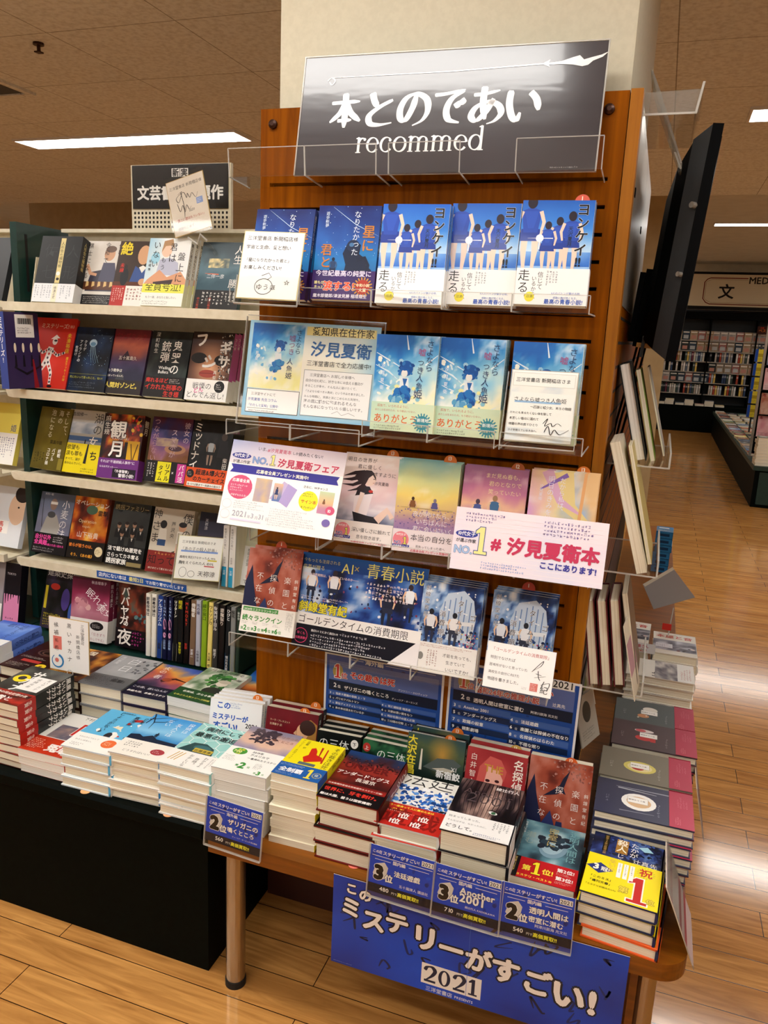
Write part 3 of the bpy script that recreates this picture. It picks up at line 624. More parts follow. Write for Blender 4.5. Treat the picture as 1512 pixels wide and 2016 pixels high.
def c_mer():
    a = Art(W0, H0); a.paint(lambda u, v: mix(ramp(v * .8 + (1 - u) * .25 + fbm(u * 5, v * 6, 7) * .45 - .2, (.1, 'f2efa0'), (.4, 'f4f4d8'), (.62, '8cc8e4'), (.85, '2d84cc'), (1, '1e62b4')), 'ffffff', max(0, fbm(u * 6, v * 7, 19) * 2.4 - 1.25)))
    for p in (((2, 152), (30, 138), (58, 124)), ((2, 128), (30, 116), (52, 100)), ((128, 152), (104, 132)), ((62, 188), (68, 160)), ((10, 96), (40, 84)), ((120, 60), (96, 48))): a.line(p, [1, 3.2, .4][:len(p)], 'dceaf2')
    dots(a, 40, 8, 60, 60, 150, 4, ['9cc8e0', 'cfe4ec', '6cb0d8', 'f2f4e8'], 3); dots(a, 26, 30, 40, 100, 90, 5, ['e8e8a4', '8cc4d4', 'f0f0d8', '5aa4cc'], 9)
    a.ell(66, 124, 14, 15, '17529c', 20, 10); dots(a, 16, 52, 112, 80, 134, 4, ['1a5aa8', '114488', '2a70b8'], 4); a.ell(63, 114, 6.5, 7.5, 'e2e4e0'); a.line([(54, 126), (62, 121), (72, 122)], [5, 4, 3], '1a57a4'); a.poly([(56, 106), (72, 106), (74, 86), (54, 84)], 'dfe8ec'); a.poly([(60, 104), (65, 86), (70, 104)], '2460a8')
    dots(a, 26, 46, 66, 80, 86, 6.5, ['1e5fae', '2a74bc', '17509a'], 6); dots(a, 18, 40, 56, 76, 68, 6, ['5aa0cc', '3c88c0', '8cc0d8'], 7); a.line([(60, 60), (70, 42), (92, 34)], [7, 5, 1], 'e8e690')
    a.txt('さよなら', 112, 180, 15, '28406c', v=1, jit=.1); a.txt('嘘', 96, 164, 15, 'b04a80', v=1, jit=.1); a.txt('つき人魚', 95, 144, 15, '26386a', v=1, jit=.1); a.txt('姫', 94, 84, 17, '26386a', v=1, jit=.1)
    a.txt('汐見夏衛', 18, 132, 9, 'eef6fc', v=1, sp=1.6); return a
def b_mer():
    a = Art(W0, 56); a.paint(lambda u, v: mix('e9edc0', 'b9dcc8', v * .2 + fbm(u * 3, v * 2, 4) * .8)); a.txt('孤独で、いられるように、', 12, 46, 6, 'b85a3a', fit=70); a.txt('あたしは生まれたの。もう嘘はいらない。', 8, 38, 6, 'b85a3a', fit=88)
    a.txt('ありがとう', 6, 15, 21, 'd8632a', b=.015, fit=92, jit=.04); lau(a, 108, 20, 16, '3c90a0', '3a8c9c'); a.txt('新境地', 97, 21, 8, 'eef6f0', b=.02); a.txt('完全書下ろし', 95, 11, 5, 'f0d8a0'); a.marks(8, 2, 84, 10, 2, '7a8a78'); return a
def c_girl():
    a = Art(W0, H0); a.paint(lambda u, v: mix(ramp(v + fbm(u * 3, v * 8, 3) * .25, (.2, '4a4f66'), (.38, '8088a4'), (.5, 'd8d0dc'), (.7, 'e8c8cc'), (1, 'f4e4e0')), 'ffffff', max(0, fbm(u * 4, v * 16, 9) * 2 - 1.05)), 24, 34)
    a.poly([(36, 60), (66, 56), (76, 112), (52, 122), (34, 104)], 'f0e4e8'); a.poly([(42, 122), (66, 122), (76, 108), (36, 100)], '2c2830'); a.ell(66, 138, 13, 15, 'f0d4c6', 18, -20)
    a.poly([(74, 150), (66, 156), (54, 156), (42, 150), (30, 142), (36, 134), (46, 126), (54, 122), (58, 130), (62, 140), (68, 145)], '33262a'); [a.line(p, w, '33262a') for p, w in ((((52, 150), (30, 148), (6, 140)), [12, 8, 1]), (((48, 142), (24, 134), (2, 132)), [10, 7, 1]), (((50, 132), (28, 122), (4, 122)), [10, 6, 1]), (((54, 126), (38, 114), (18, 108)), [8, 5, 1]), (((56, 124), (48, 112), (36, 100)), [6, 4, 1]), (((70, 150), (76, 142), (78, 136)), [4, 3, 1]))]; a.ell(74, 138, 1.4, 1, '3a2428'); a.line([(72, 130), (76, 130)], .8, 'b04a48'); a.line([(52, 108), (44, 70), (46, 40)], [10, 8, 5], 'f2dad0')
    a.poly([(34, 66), (70, 60), (100, 58), (98, 36), (44, 34)], '24212a'); a.line([(90, 52), (112, 76), (124, 60)], [17, 14, 11], 'f0d2c4'); a.ell(70, 112, 5, 3, 'c83a34')
    a.txt('明日の世界が', 10, 172, 10, '3a2c34', b=-.005, sp=1.12); a.txt('君に優しく', 34, 158, 10, '3a2c34', b=-.005, sp=1.12); a.txt('ありますように', 52, 144, 10, '3a2c34', b=-.005, sp=1.0); a.txt('汐見夏衛', 76, 126, 8, '5a4a50'); return a
def bnd(base, t1, t2, w=W0, h=46):
    a = Art(w, h); a.bg(base); a.ell(18, 24, 17, 17, 'f08a96'); a.txt('10代女子', 7, 32, 5.5, 'ffffff', b=.03); a.txt('NO.', 4, 14, 9, '4a50a4', b=.04, o='ffffff'); one(a, 23, 15, 8, 15, 'f6e260', '3a4a80', .8); a.rect(1, 8, 36, 6, '323a94'); a.txt('汐見夏衛フェア', 3, 8.6, 4.6, 'ffffff', b=.02, fit=32)
    a.txt(t1, 38, 24, 12, '28202a', jit=.08, b=-.004, fit=88); a.txt(t2, 50, 10, 12, '28202a', jit=.08, b=-.004, fit=62); a.txt('応募者全員プレゼント実施中!', 40, 1, 5, 'c83a5a', b=.02, fit=80); return a
def c_sit():
    a = Art(W0, H0); a.paint(lambda u, v: mix(ramp(v + fbm(u * 3, v * 5, 5) * .14 - .07, (.1, '8a78b0'), (.34, 'b08cb4'), (.48, 'e0c08a'), (.62, 'f2d878'), (.8, 'd8e0a0'), (1, '86bcc0')), 'ffffff', max(0, fbm(u * 4, v * 9, 6) * 2 - 1.25)), 24, 34)
    dots(a, 160, 2, 46, 127, 92, 1.6, ['6a5a98', 'a684b4', 'c8a0a8', '8a74a8'], 8); a.figure(36, 92, 26, '4a3428', '8a5a34', '6a4a3a', sit=1); a.figure(82, 90, 28, '8a7c88', '5a5a94', '5a5080', sit=1)
    a.line([(12, 92), (120, 92)], [1, 2.5], 'c8b078'); a.txt('夜が明けたら、', 38, 74, 13, 'f6f0f4', jit=.05, fit=84); a.txt('いちばんに', 46, 58, 13, 'f6f0f4', jit=.05, fit=66); a.txt('君に会いにいく', 40, 44, 13, 'f6f0f4', jit=.05, fit=84); return a
def c_two():
    a = Art(W0, H0); a.paint(lambda u, v: mix(ramp(v + fbm(u * 4, v * 5, 12) * .2 - .1, (.3, '6a8ac8'), (.5, 'c890b4'), (.62, 'f0c098'), (.75, 'c87a9c'), (1, 'a06a94')), 'ffe8e8', max(0, fbm(u * 4, v * 8, 3) * 2 - 1.2)), 24, 30)
    a.figure(34, 60, 62, '503a4c', '4a5a98', '384480'); a.figure(68, 60, 72, 'a07a58', '3f6a94', '35507a'); a.txt('まだ見ぬ春も、', 44, 166, 12, 'f2dcae', jit=.06, fit=76); a.txt('君のとなりで', 52, 150, 12, 'f2dcae', jit=.06, fit=66); a.txt('笑っていたい', 52, 134, 12, 'f2dcae', jit=.06, fit=66); return a
def c_cur():
    a = Art(W0, H0); a.paint(lambda u, v: mix(ramp(u * .8 + v * .4 + fbm(u * 4, v * 4, 15) * .4 - .2, (.2, 'e0a8d0'), (.4, 'f2c8b8'), (.6, 'f2dca0'), (.8, 'a8c4e4'), (1, 'f2c890')), 'ffffff', max(0, fbm(u * 3, v * 7, 4) * 2 - 1.2)), 24, 30)
    for p, w, c in ((((60, 188), (78, 120), (112, 92), (128, 90)), [40, 26, 14, 6], 'f2dc98'), (((30, 188), (60, 130), (100, 108)), [22, 14, 4], 'e4b4d4'), (((96, 20), (104, 188)), 6, 'f0b478'), (((60, 60), (129, 78)), 6, 'f0b478'), (((20, 150), (70, 182)), [3, 9], '8a6ac0')): a.line(p, w, c)
    a.txt('だから私は、', 62, 176, 12, 'f6f2ff', v=1, jit=.06); a.txt('明日のきみを描く', 40, 178, 13, 'f6f2ff', v=1, jit=.06); a.txt('汐見夏衛', 22, 160, 8, 'f6f2ff', v=1); return a
def c_para():
    a = Art(W0, H0); a.paint(lambda u, v: ramp(fbm(u * 4 + v, v * 5, 31) * 1.1 + v * .12, (.3, '5a2018'), (.5, '97402c'), (.7, 'b4604a'), (1, 'c88478')), 24, 34)
    dots(a, 60, 50, 150, 129, 188, 2.2, ['a06a60', 'b88078', '8a5048'], 6)
    a.poly([(0, 0), (0, 110), (12, 150), (20, 110), (34, 60), (46, 0)], '1d2448'); a.poly([(30, 40), (52, 80), (70, 30), (66, 0), (30, 0)], '2a3668'); a.poly([(66, 60), (78, 60), (84, 10), (100, 0), (60, 0)], '24305c')
    a.poly([(34, 108), (58, 128), (66, 136), (72, 152), (84, 170), (78, 146), (74, 130), (80, 118), (70, 122), (62, 116)], '181c38')
    for t, x, y in (('楽園と', 100, 132), ('探偵の', 66, 134), ('不在な', 34, 136)): a.txt(t, x, y, 17, 'f4ece6', v=1, sp=1.62, b=-.004)
    a.txt('斜線堂有紀', 121, 128, 9, 'f2e6dc', v=1, sp=1.55, b=.01); return a
def b_para():
    a = Art(W0, 58); a.bg('f6f6ef'); a.rect(4, 47, 84, 9, '4a9a4a'); a.txt('2020年ミステリランキング', 6, 47.5, 7, 'f6faf0', b=.03, fit=80); a.txt('続々ランクイン', 4, 25, 17, '3f9440', b=.04, fit=96); a.marks(108, 8, 16, 46, 6, '6a6a66', v=1)
    for i, t in enumerate('2346'): a.marks(4 + i * 25, 18, 18, 6, 2, '8a8a86'); a.txt('第', 3 + i * 25, 4, 7, '4a9a4a', b=.02); a.txt(t, 10 + i * 25, 2, 15, '3f9440', b=.05); a.txt('位', 19 + i * 25, 4, 7, '4a9a4a', b=.02)
    return a
def c_gold():
    a = Art(W0, H0); a.paint(lambda u, v: ramp(fbm(u * 6, v * 7, 41) * 1.1 - .05, (.25, '0f1c44'), (.42, '24498c'), (.58, '8cb0dc'), (.75, 'e8f0f8')), 26, 38)
    a.poly([(40, 130), (54, 168), (88, 178), (110, 160), (118, 120), (112, 70), (46, 74)], 'c4d6ea'); [a.line([(48 + i * 11, 76), (50 + i * 11, 166 - abs(3 - i) * 5)], 2.2, '6a8cc0') for i in range(6)]
    a.poly([(44, 110), (116, 116), (116, 108), (44, 102)], 'e8eef4'); dots(a, 60, 4, 60, 125, 100, 3, ['1a2c54', '2a4a80', '182038'], 3); dots(a, 24, 90, 60, 127, 90, 1.8, ['c83a44', 'e8d060', 'd8587c'], 4)
    a.figure(74, 58, 72, '20222c', 'f2f4f8', '343a4c', legs='343a4c'); a.figure(24, 58, 74, '1c1e2a', 'e8ecf4', '20263c', legs='2a3048'); dots(a, 22, 4, 60, 125, 184, 2.4, ['f4f8fc'], 9)
    for t, x, y, z in (('ゴールデン', 112, 132, 14), ('タイムの', 84, 158, 14), ('消費期限', 48, 132, 14)): a.txt(t, x, y, z, '1c2030', v=1, sp=1.35, o='f4f6fa', ow=.05)
    a.txt('斜線堂有紀', 12, 180, 11, '1c2a50', v=1, sp=1.25, o='f2f6fa', ow=.05); return a
def b_gold():
    a = Art(W0, 62); a.bg('f5f4f0'); a.marks(8, 52, 112, 7, 2, 'b06a5a'); a.txt('才能を失っても、', 58, 36, 12, '2a2a2a', fit=66, jit=.05); a.txt('生きていて', 66, 22, 12, '2a2a2a', fit=42, jit=.05); a.txt('いいですか?', 66, 7, 12, '2a2a2a', fit=50, jit=.05)
    a.marks(24, 8, 24, 40, 4, '9a6a62', v=1); a.ell(11, 32, 6, 8, '8a8a86'); return a
def c_kono():
    a = Art(W0, 174); a.bg('f2f4f6'); z = 'このミステリーがすごい!'
    a.txt('この', 16, 152, 18, '2c5fc0', b=.05); a.txt('ミステリーが', 6, 126, 25, '2c5fc0', b=.06, fit=92); a.txt('すごい!', 10, 102, 24, '2c5fc0', b=.06, fit=64); a.txt('2021', 92, 112, 15, '1a1c22', b=.03); a.txt('年版', 108, 102, 8, '4a4c52'); a.marks(50, 156, 34, 14, 3, '6a8ac4')
    a.line([(30, 74), (44, 96), (60, 94), (72, 78), (90, 80), (104, 56)], [20, 30, 26, 22, 26, 12], '3c2c22'); a.ell(38, 82, 16, 20, '6a4a34'); dots(a, 20, 40, 56, 110, 96, 4, ['2a2220', 'a87a3c', 'c8a054'], 2); a.txt('名探偵コナン', 4, 60, 7, '3a6ac4', b=.02, fit=40); a.marks(92, 50, 30, 22, 4, '6a9a5a'); return a
def c_ourw():
    a = Art(W0, 174); a.bg('7a1420'); a.paint(lambda u, v: mix('7c1622', '5a0e1a', fbm(u * 3, v * 3, 2))); a.poly([(84, 30), (78, 110), (92, 150), (112, 160), (129, 150), (129, 20)], 'a87a3a'); a.ell(94, 128, 15, 19, 'e4b48c'); a.ell(106, 140, 20, 18, '3a2420'); a.poly([(78, 130), (72, 122), (80, 118)], 'e4b48c')
    a.poly([(10, 40), (50, 100), (90, 30)], '3a4a6a'); a.rect(6, 42, 66, 22, '18181c'); a.txt('あの本は', 8, 44, 16, 'f2f0ea', b=.03); a.txt('ラーラ・プレスコット', 10, 142, 7, 'e8d0b0', fit=52); a.txt('吉澤康子 訳', 10, 132, 6, 'e8d0b0'); return a
def c_three(k, ch, cc):
    def f():
        a = Art(104, 150); a.bg('0a0f0c'); a.grad(0, 30, 104, 120, lambda u, v: ramp(fbm(u * 5, v * 9, 51), (.3, '06120c'), (.5, '0f3a26'), (.7, '2f6a44')) if k else mix('070a0a', '0d1a16', fbm(u * 3, v * 3, 9)), 16, 18)
        a.txt('の三体', 34, 112, 30, 'e8ece6', fit=68) if k else a.txt('の三体', 4, 112, 30, 'e8ece6', fit=74); a.ell(10 if k else 90, 132, 9, 10, cc); a.txt(ch, 5 if k else 85, 126, 10, 'f4f2ee' if k else '201c1c', b=.02); return a
    return f
def c_shark():
    a = Art(W0, H0); a.paint(lambda u, v: mix(ramp(v + fbm(u * 3, v * 4, 21) * .3, (.5, '04080a'), (.8, '16302a'), (1, '4a5a3a'), (1.2, '2a4a50')), 'c8943a', max(0, .9 - 3.2 * math.hypot(u - .62, v - .8))), 22, 30)
    a.poly([(40, 118), (70, 142), (106, 146), (124, 136), (112, 124), (92, 122), (74, 112)], '4a5654'); a.poly([(60, 118), (86, 124), (112, 122), (96, 112)], 'b8b4a4'); a.line([(34, 110), (34, 156)], [6, 3], 'd8d4c4'); a.txt('大沢在昌', 12, 184, 22, 'e8d83a', v=1, b=.03, sp=1.0)
    a.txt('新宿鮫', 70, 100, 18, 'e4e8ea', b=.04); a.txt('XI', 102, 118, 13, 'e4e8ea', b=.0); a.txt('黒石', 30, 60, 30, 'c8a84a', b=.02); return a
def c_detect():
    a = Art(W0, H0); a.paint(lambda u, v: mix('8a1a22', 'c04a48', fbm(u * 3, v * 4, 13)), 20, 26); a.ell(58, 128, 24, 30, 'e8b0a0'); a.poly([(24, 100), (30, 150), (50, 176), (74, 172), (88, 150), (84, 128), (70, 150), (48, 154), (40, 100)], 'c85a54'); a.ell(50, 124, 5, 3, '3a1a20'); a.ell(70, 126, 5, 3, '3a1a20'); a.line([(56, 108), (66, 108)], 2, 'a02028')
    a.txt('THE', 40, 140, 22, 'c8943c', b=.03); a.txt('DETECT', 20, 70, 22, 'c8943c', b=.03); a.txt('名探偵', 112, 180, 23, 'f4ece2', v=1, b=.02); a.txt('白井智之', 16, 176, 15, 'f2e8de', v=1, sp=1.2); return a
def c_zari():
    a = Art(W0, H0); a.paint(lambda u, v: ramp(v + fbm(u * 3, v * 4, 61) * .25 - .1, (.4, '5a5c80'), (.55, '9a8ea8'), (.7, 'e0bca4'), (.85, 'd8b0a0'), (1, '8a8498')), 24, 30); dots(a, 70, 20, 128, 80, 182, 6, ['3c3440', '50424a', '463c44'], 3)
    a.line([(40, 120), (44, 160)], [4, 2], '2c262c'); a.txt('ザリガニの', 74, 160, 13, '8a5a44', fit=54); a.txt('鳴くところ', 70, 142, 13, '8a5a44', fit=54); return a
def b_zari():
    a = Art(W0, 92); a.bg('f4f4ee'); a.ell(28, 76, 17, 13, '4a9a3c'); a.txt('全米', 21, 79, 8, 'f2e040', b=.03); a.txt('700', 14, 69, 12, 'f6f0a0', b=.04); a.txt('万部', 21, 63, 6, 'f2e040', b=.02)
    a.txt('2019年', 56, 78, 9, '1c1c1c', b=.02); a.txt('アメリカで', 56, 66, 9, '1c1c1c', b=.02); a.txt('一番売れたミステリ', 56, 53, 10, '1c1c1c', b=.02, fit=68); a.marks(6, 34, 34, 22, 5, '8a8a84'); a.txt('第', 44, 20, 8, '3f943c', b=.02); a.txt('2', 52, 12, 30, '3f943c', b=.06); a.txt('位', 72, 20, 7, '3f943c', b=.02)
    a.marks(84, 22, 22, 22, 5, '8a8a84'); a.txt('第', 94, 6, 6, '3f943c', b=.02); a.txt('3', 101, 2, 18, '3f943c', b=.06); a.txt('位', 113, 6, 6, '3f943c', b=.02); return a
def c_sono():
    a = Art(104, 150); a.bg('f2e21c'); a.poly([(44, 62), (78, 78), (74, 92), (58, 98), (54, 112), (46, 124), (38, 118), (40, 104), (42, 92), (34, 80)], 'c8281c'); a.poly([(34, 62), (72, 62), (72, 52), (34, 52)], '5a6a70'); a.line([(66, 90), (60, 130)], [2, 5], 'b8241c'); a.line([(80, 70), (74, 126)], [4, 3], 'c02a1c')
    a.txt('その裁きは死', 92, 140, 15, '3a3420', v=1, sp=.98); a.txt('アンソニー・ホロヴィッツ', 10, 146, 7, '4a4228', v=1); a.txt('山田蘭 訳', 22, 146, 7, '4a4228', v=1); return a
def b_sono():
    a = Art(104, 48); a.bg('1f5ca8'); a.txt('全制覇', 8, 14, 20, 'f2f4f8', b=.04, o='10305c', ow=.04, fit=52); one(a, 68, 6, 15, 34, 'f4e04a', '104080', 1); a.marks(4, 36, 56, 8, 2, 'dfe8f4'); lau(a, 92, 22, 9, 'e8d060', '1f5ca8'); a.txt('位', 87, 18, 9, 'f4f0c0', b=.02); a.marks(6, 3, 54, 8, 2, 'cfdcf0'); return a
def c_under():
    a = Art(W0, H0); a.paint(lambda u, v: ramp(v + fbm(u * 5, v * 5, 71) * .3 - .15, (.35, '401410'), (.55, '8a2a1e'), (.72, 'a03428'), (.85, '3a2028'), (1, '1c3a6a')), 26, 34); dots(a, 90, 2, 128, 127, 165, 2.4, ['14100e', '3c1812', '241412', '7a3a28'], 5)
    a.txt('UNDER', 10, 116, 34, '6a1a14', b=.05, fit=110); a.txt('DOGS', 14, 84, 30, '6a1a14', b=.05, fit=92); a.txt('アンダードッグス', 4, 92, 17, 'f2e6de', b=.03, fit=118); a.txt('長浦京', 52, 74, 15, 'efe0d4', b=.01); return a
def b_under():
    a = Art(W0, 62); a.bg('120c0c'); a.grad(0, 44, 129, 18, lambda u, v: mix('a8281e', '3a0e0c', abs(v - .4)), 4, 4); a.txt('日本推理作家協会賞候補作ミステリー巨編!', 4, 49, 8, 'f2e4da', b=.02, fit=118); a.txt('世界に、牙を剥け。', 4, 24, 20, 'd8382a', b=.04, fit=122); a.txt('敵は大国、狙うは国家機密!', 4, 6, 13, 'f4eee8', b=.04, fit=110); return a
def c_court():
    a = Art(W0, H0); a.bg('eae9e2'); a.txt('法廷', 8, 150, 32, '1a1c20', fit=112, b=-.005); dots(a, 190, 8, 66, 124, 148, 5, ['1f52a8', '2c6cc4', '5a94dc', 'f2f4f6', '184080'], 12); a.ell(52, 70, 18, 12, 'e0c4b0'); a.line([(44, 70), (60, 70)], 2.4, 'b04a3a'); dots(a, 24, 90, 60, 126, 84, 4, ['14181c', '1c3a70'], 2); return a
def b_court():
    a = Art(W0, 76); a.bg('c62a20'); a.rect(0, 58, 129, 18, 'c42a1e'); a.txt('もう一度会って人に薦めた本は', 4, 64, 9, 'f4e04a', b=.03, fit=100); a.txt('久しぶりです。', 4, 52, 9, 'f4e04a', b=.03, fit=52); a.txt('遊戯', 6, 6, 42, '8a1a14', b=.02, fit=116)
    for i, (x, y) in enumerate(((36, 30), (76, 32), (24, 8), (66, 10))): a.txt('1位', x, y, 18, 'f8f2ea', b=.04)
    a.marks(8, 46, 70, 5, 1, 'f0d0c0'); return a
def c_another():
    a = Art(W0, H0); a.paint(lambda u, v: ramp(fbm(u * 7, v * 3, 81) + .35 * math.exp(-((u - .55) ** 2 + (v - .62) ** 2) * 14), (.3, '0a090b'), (.5, '241c20'), (.7, '6a5450'), (.95, 'c8a898')), 26, 34)
    for i in range(16): a.line([(10 + i * 8, 186), (2 + i * 9, 120), (14 + i * 7, 60)], [2, 1.5, .4], '0c0a0c')
    a.ell(84, 86, 9, 5, 'd8dcd8', 14, -12); a.ell(85, 86, 4.5, 4.5, '3a6a4a'); a.line([(70, 92), (84, 94), (98, 88)], [.5, 2.4, .5], '0a0808'); a.txt('Another', 14, 132, 27, '5a4a4a', fit=100, b=-.01); a.txt('2001', 24, 104, 26, '54484a', fit=88, b=-.01); a.txt('綾辻行人', 74, 166, 13, 'ece6e2', b=.01, fit=48); return a
def b_another():
    a = Art(W0, 62); a.bg('f0efec'); a.txt('始まってしまった。', 6, 44, 11, '1c1c1e', b=-.003, fit=66); a.txt('そんなはずは、なかったのに。', 6, 31, 9, '1c1c1e', b=-.005, fit=80); a.txt('どうして。', 6, 11, 17, '141416', b=.02, fit=60); a.marks(92, 24, 32, 34, 5, '7a7a7c', v=1); a.marks(62, 3, 62, 9, 2, '3a4a8a'); return a
def c_inv():
    a = Art(W0, H0); a.paint(lambda u, v: ramp(v * .3 + fbm(u * 3, v * 4, 91), (.3, '141c24'), (.55, '2a4450'), (.75, '5a8a98'), (1, 'a8c4c8')), 22, 28); a.ell(74, 112, 26, 34, '7a9cae', 22, -20); a.ell(72, 116, 20, 26, '9ab8c4', 22, -20); dots(a, 30, 40, 110, 104, 160, 8, ['1c2c3a', '26404e'], 7)
    for t, x, y, c in (('透明人間は', 110, 182, '7cb0b4'), ('密室に', 68, 176, 'b8a868'), ('潜む', 26, 150, '9cb0a8')): a.txt(t, x, y, 21, c, v=1)
    a.txt('阿津川辰海', 10, 180, 8, 'dfe6e4', v=1); return a
def b_inv():
    a = Art(W0, 62); a.bg('c41c22'); a.ell(22, 48, 18, 7, 'c41c22'); a.txt('本格ミステリ・ベスト10', 4, 5, 8, 'f4e24a', b=.03, fit=82); a.txt('第', 26, 24, 17, 'f4e24a', b=.04); one(a, 45, 18, 17, 36, 'f6e430', '7a1014', 1.2); a.txt('位!', 64, 24, 17, 'f4e24a', b=.04); a.rect(0, 0, 20, 62, '141214'); a.txt('阿津川辰海', 10, 58, 9, 'd8c070', v=1, b=.01)
    a.txt('第2位!', 90, 42, 12, 'f6f0ea', b=.04, fit=34); a.txt('第3位!', 90, 18, 12, 'f6f0ea', b=.04, fit=34); a.marks(90, 33, 34, 7, 2, 'f0c8c0'); a.marks(90, 8, 34, 7, 2, 'f0c8c0'); return a
def c_taka():
    a = Art(W0, H0); a.paint(lambda u, v: ramp(fbm(u * 7, v * 8, 101), (.3, '0c1024'), (.48, '1a2450'), (.6, '2c3e80'), (.75, '5a7cb0')), 26, 30); dots(a, 60, 30, 126, 127, 186, 4, ['16204a', '0c1228', '3a5496', '26386e'], 8); a.poly([(84, 170), (100, 178), (112, 164), (96, 160)], '9cc8d8')
    a.txt('たかが', 78, 180, 16, 'f0ede4', v=1, b=.0); a.rect(44, 136, 22, 44, 'a87a34'); a.txt('殺人', 55, 180, 20, 'f4ecd8', v=1, b=.02); a.txt('じゃ', 55, 136, 15, 'f0ede4', v=1); a.rect(20, 132, 10, 52, '1a1608'); a.txt('昭和24年の推理小説', 25, 182, 6, 'c8a054', v=1); a.txt('辻真先', 78, 116, 17, 'f2efe6', b=-.003, fit=44); return a
def b_taka():
    a = Art(W0, 116); a.bg('f4e114'); a.poly([(24, 60), (48, 76), (24, 92), (0, 76)][::-1], '20307c'); a.txt('3', 12, 68, 22, 'f6f2e0', b=.06); a.txt('冠!', 26, 69, 13, 'f6f2e0', b=.04); lau(a, 104, 96, 14, 'd8c83a', 'f4e114'); a.txt('祝', 92, 84, 24, 'c42a1e', b=.03)
    one(a, 78, 6, 34, 70, 'c4241c', 'f8f4e4', 2.5); a.txt('第', 62, 24, 18, 'f0d848', b=.04, o='3a3410', ow=.04); a.txt('位', 110, 12, 15, 'f0d848', b=.04, o='3a3410', ow=.04)
    for i, x in enumerate((54, 65, 76)): a.rect(x, 62, 8, 44, 'f6f4ea'); a.marks(x + 2, 64, 4, 40, 1, '3a3a34', v=1)
    for i, t in enumerate(('「このミス」', '「週刊文春」', '「ミステリが読みたい!」')): a.txt(t, 8 - 4 * (i > 1), 44 - i * 12, 9, '1a1a10', b=.02, fit=(44, 44, 58)[i])
    a.txt('ないか', 44, 112, 13, 'f0d060', v=1, o='b0941c', ow=.02); return a
def c_wine(c, kind):
    def f():
        a = Art(128, 188); a.bg(c)
        if kind == 0: a.ell(60, 104, 30, 34, 'f0efea'); a.ell(60, 104, 20, 24, 'd8b48a'); a.line([(24, 74), (20, 140)], [1, 3], '8a8e9a'); a.line([(98, 70), (102, 146)], [1.2, 4], 'b8bcc4'); a.line([(108, 40), (106, 150)], [4, 1.2], '9a9eaa')
        if kind == 1: a.ell(60, 106, 24, 34, 'd8cc6a'); a.ell(60, 106, 18, 26, 'e8dca0'); a.ell(58, 110, 12, 14, 'b8342c')
        if kind == 2: a.ell(50, 116, 13, 20, 'c0383a'); a.rect(36, 90, 30, 12, 'b83034'); a.ell(86, 116, 8, 22, 'e4d8d4'); a.ell(86, 124, 7, 12, 'c85a62')
        if kind == 3: a.ell(44, 120, 10, 14, 'c88a60'); a.ell(84, 104, 14, 18, 'e8e4da'); dots(a, 5, 30, 80, 100, 140, 3, ['e8e2d4'], 3)
        a.marks(20, 62, 70, 8, 1, mix(c, 'ffffff', .4)); a.marks(40, 160, 40, 12, 1, mix(c, 'ffffff', .3)); a.rect(54, 86, 22, 40, '8a8884'); a.rect(54.5, 86.5, 21, 39, 'f6f4ee'); a.txt('著者サイン本', 65, 124, 5.4, '26262a', v=1, b=.02); return a
    return f
def b_wine():
    a = Art(128, 46); a.bg('b02a4a'); a.marks(10, 24, 34, 12, 3, 'd87a8c'); a.marks(70, 10, 46, 22, 4, 'c8647a'); return a
def c_white(k):
    def f():
        a = Art(W0, H0); a.bg('e9e6dc')
        if k == 0: a.txt('は嗤う', 24, 120, 40, '16161a', v=1, b=.03); a.grad(0, 46, 129, 62, lambda u, v: mix('d8d4cc', '54505c', max(0, fbm(u * 4, v * 4, 5) * 2 - .6)), 14, 8); a.rect(0, 0, 129, 46, 'f2f1ec'); a.marks(16, 8, 92, 30, 4, 'c07a7a')
        else: a.txt('本屋と音', 8, 140, 34, 'c0342c', b=.04, fit=112); a.grad(0, 30, 129, 92, lambda u, v: mix('c8ccd8', '3c3c4c', max(0, fbm(u * 5, v * 5, 15 + k) * 2 - .5)), 14, 10); a.rect(8, 50, 50, 36, 'dcdde4'); a.marks(10, 54, 44, 26, 4, '6a6a80'); dots(a, 6, 60, 30, 120, 70, 7, ['6a1a24', 'e8d8d4', '2a2830'], 4)
        return a
    return f
def c_dou():
    a = Art(W0, H0); a.bg('eceae4'); a.grad(20, 70, 70, 60, lambda u, v: mix('2a3a64', 'c8a088', fbm(u * 4, v * 4, 23)), 10, 10); a.txt('同', 66, 92, 62, 'c8261c', b=.03, o='f6f4f0', ow=.04); a.txt('下村敦史', 50, 168, 13, '26262a', fit=56); return a
def b_dou():
    a = Art(W0, 66); a.bg('c8361c'); a.paint(lambda u, v: mix('d8421c', 'a82414', fbm(u * 3, v * 3, 2))); a.txt('冤罪', 60, 12, 46, 'f6f2ec', b=.05, fit=66); a.marks(6, 12, 50, 44, 6, 'f0d0b8'); return a
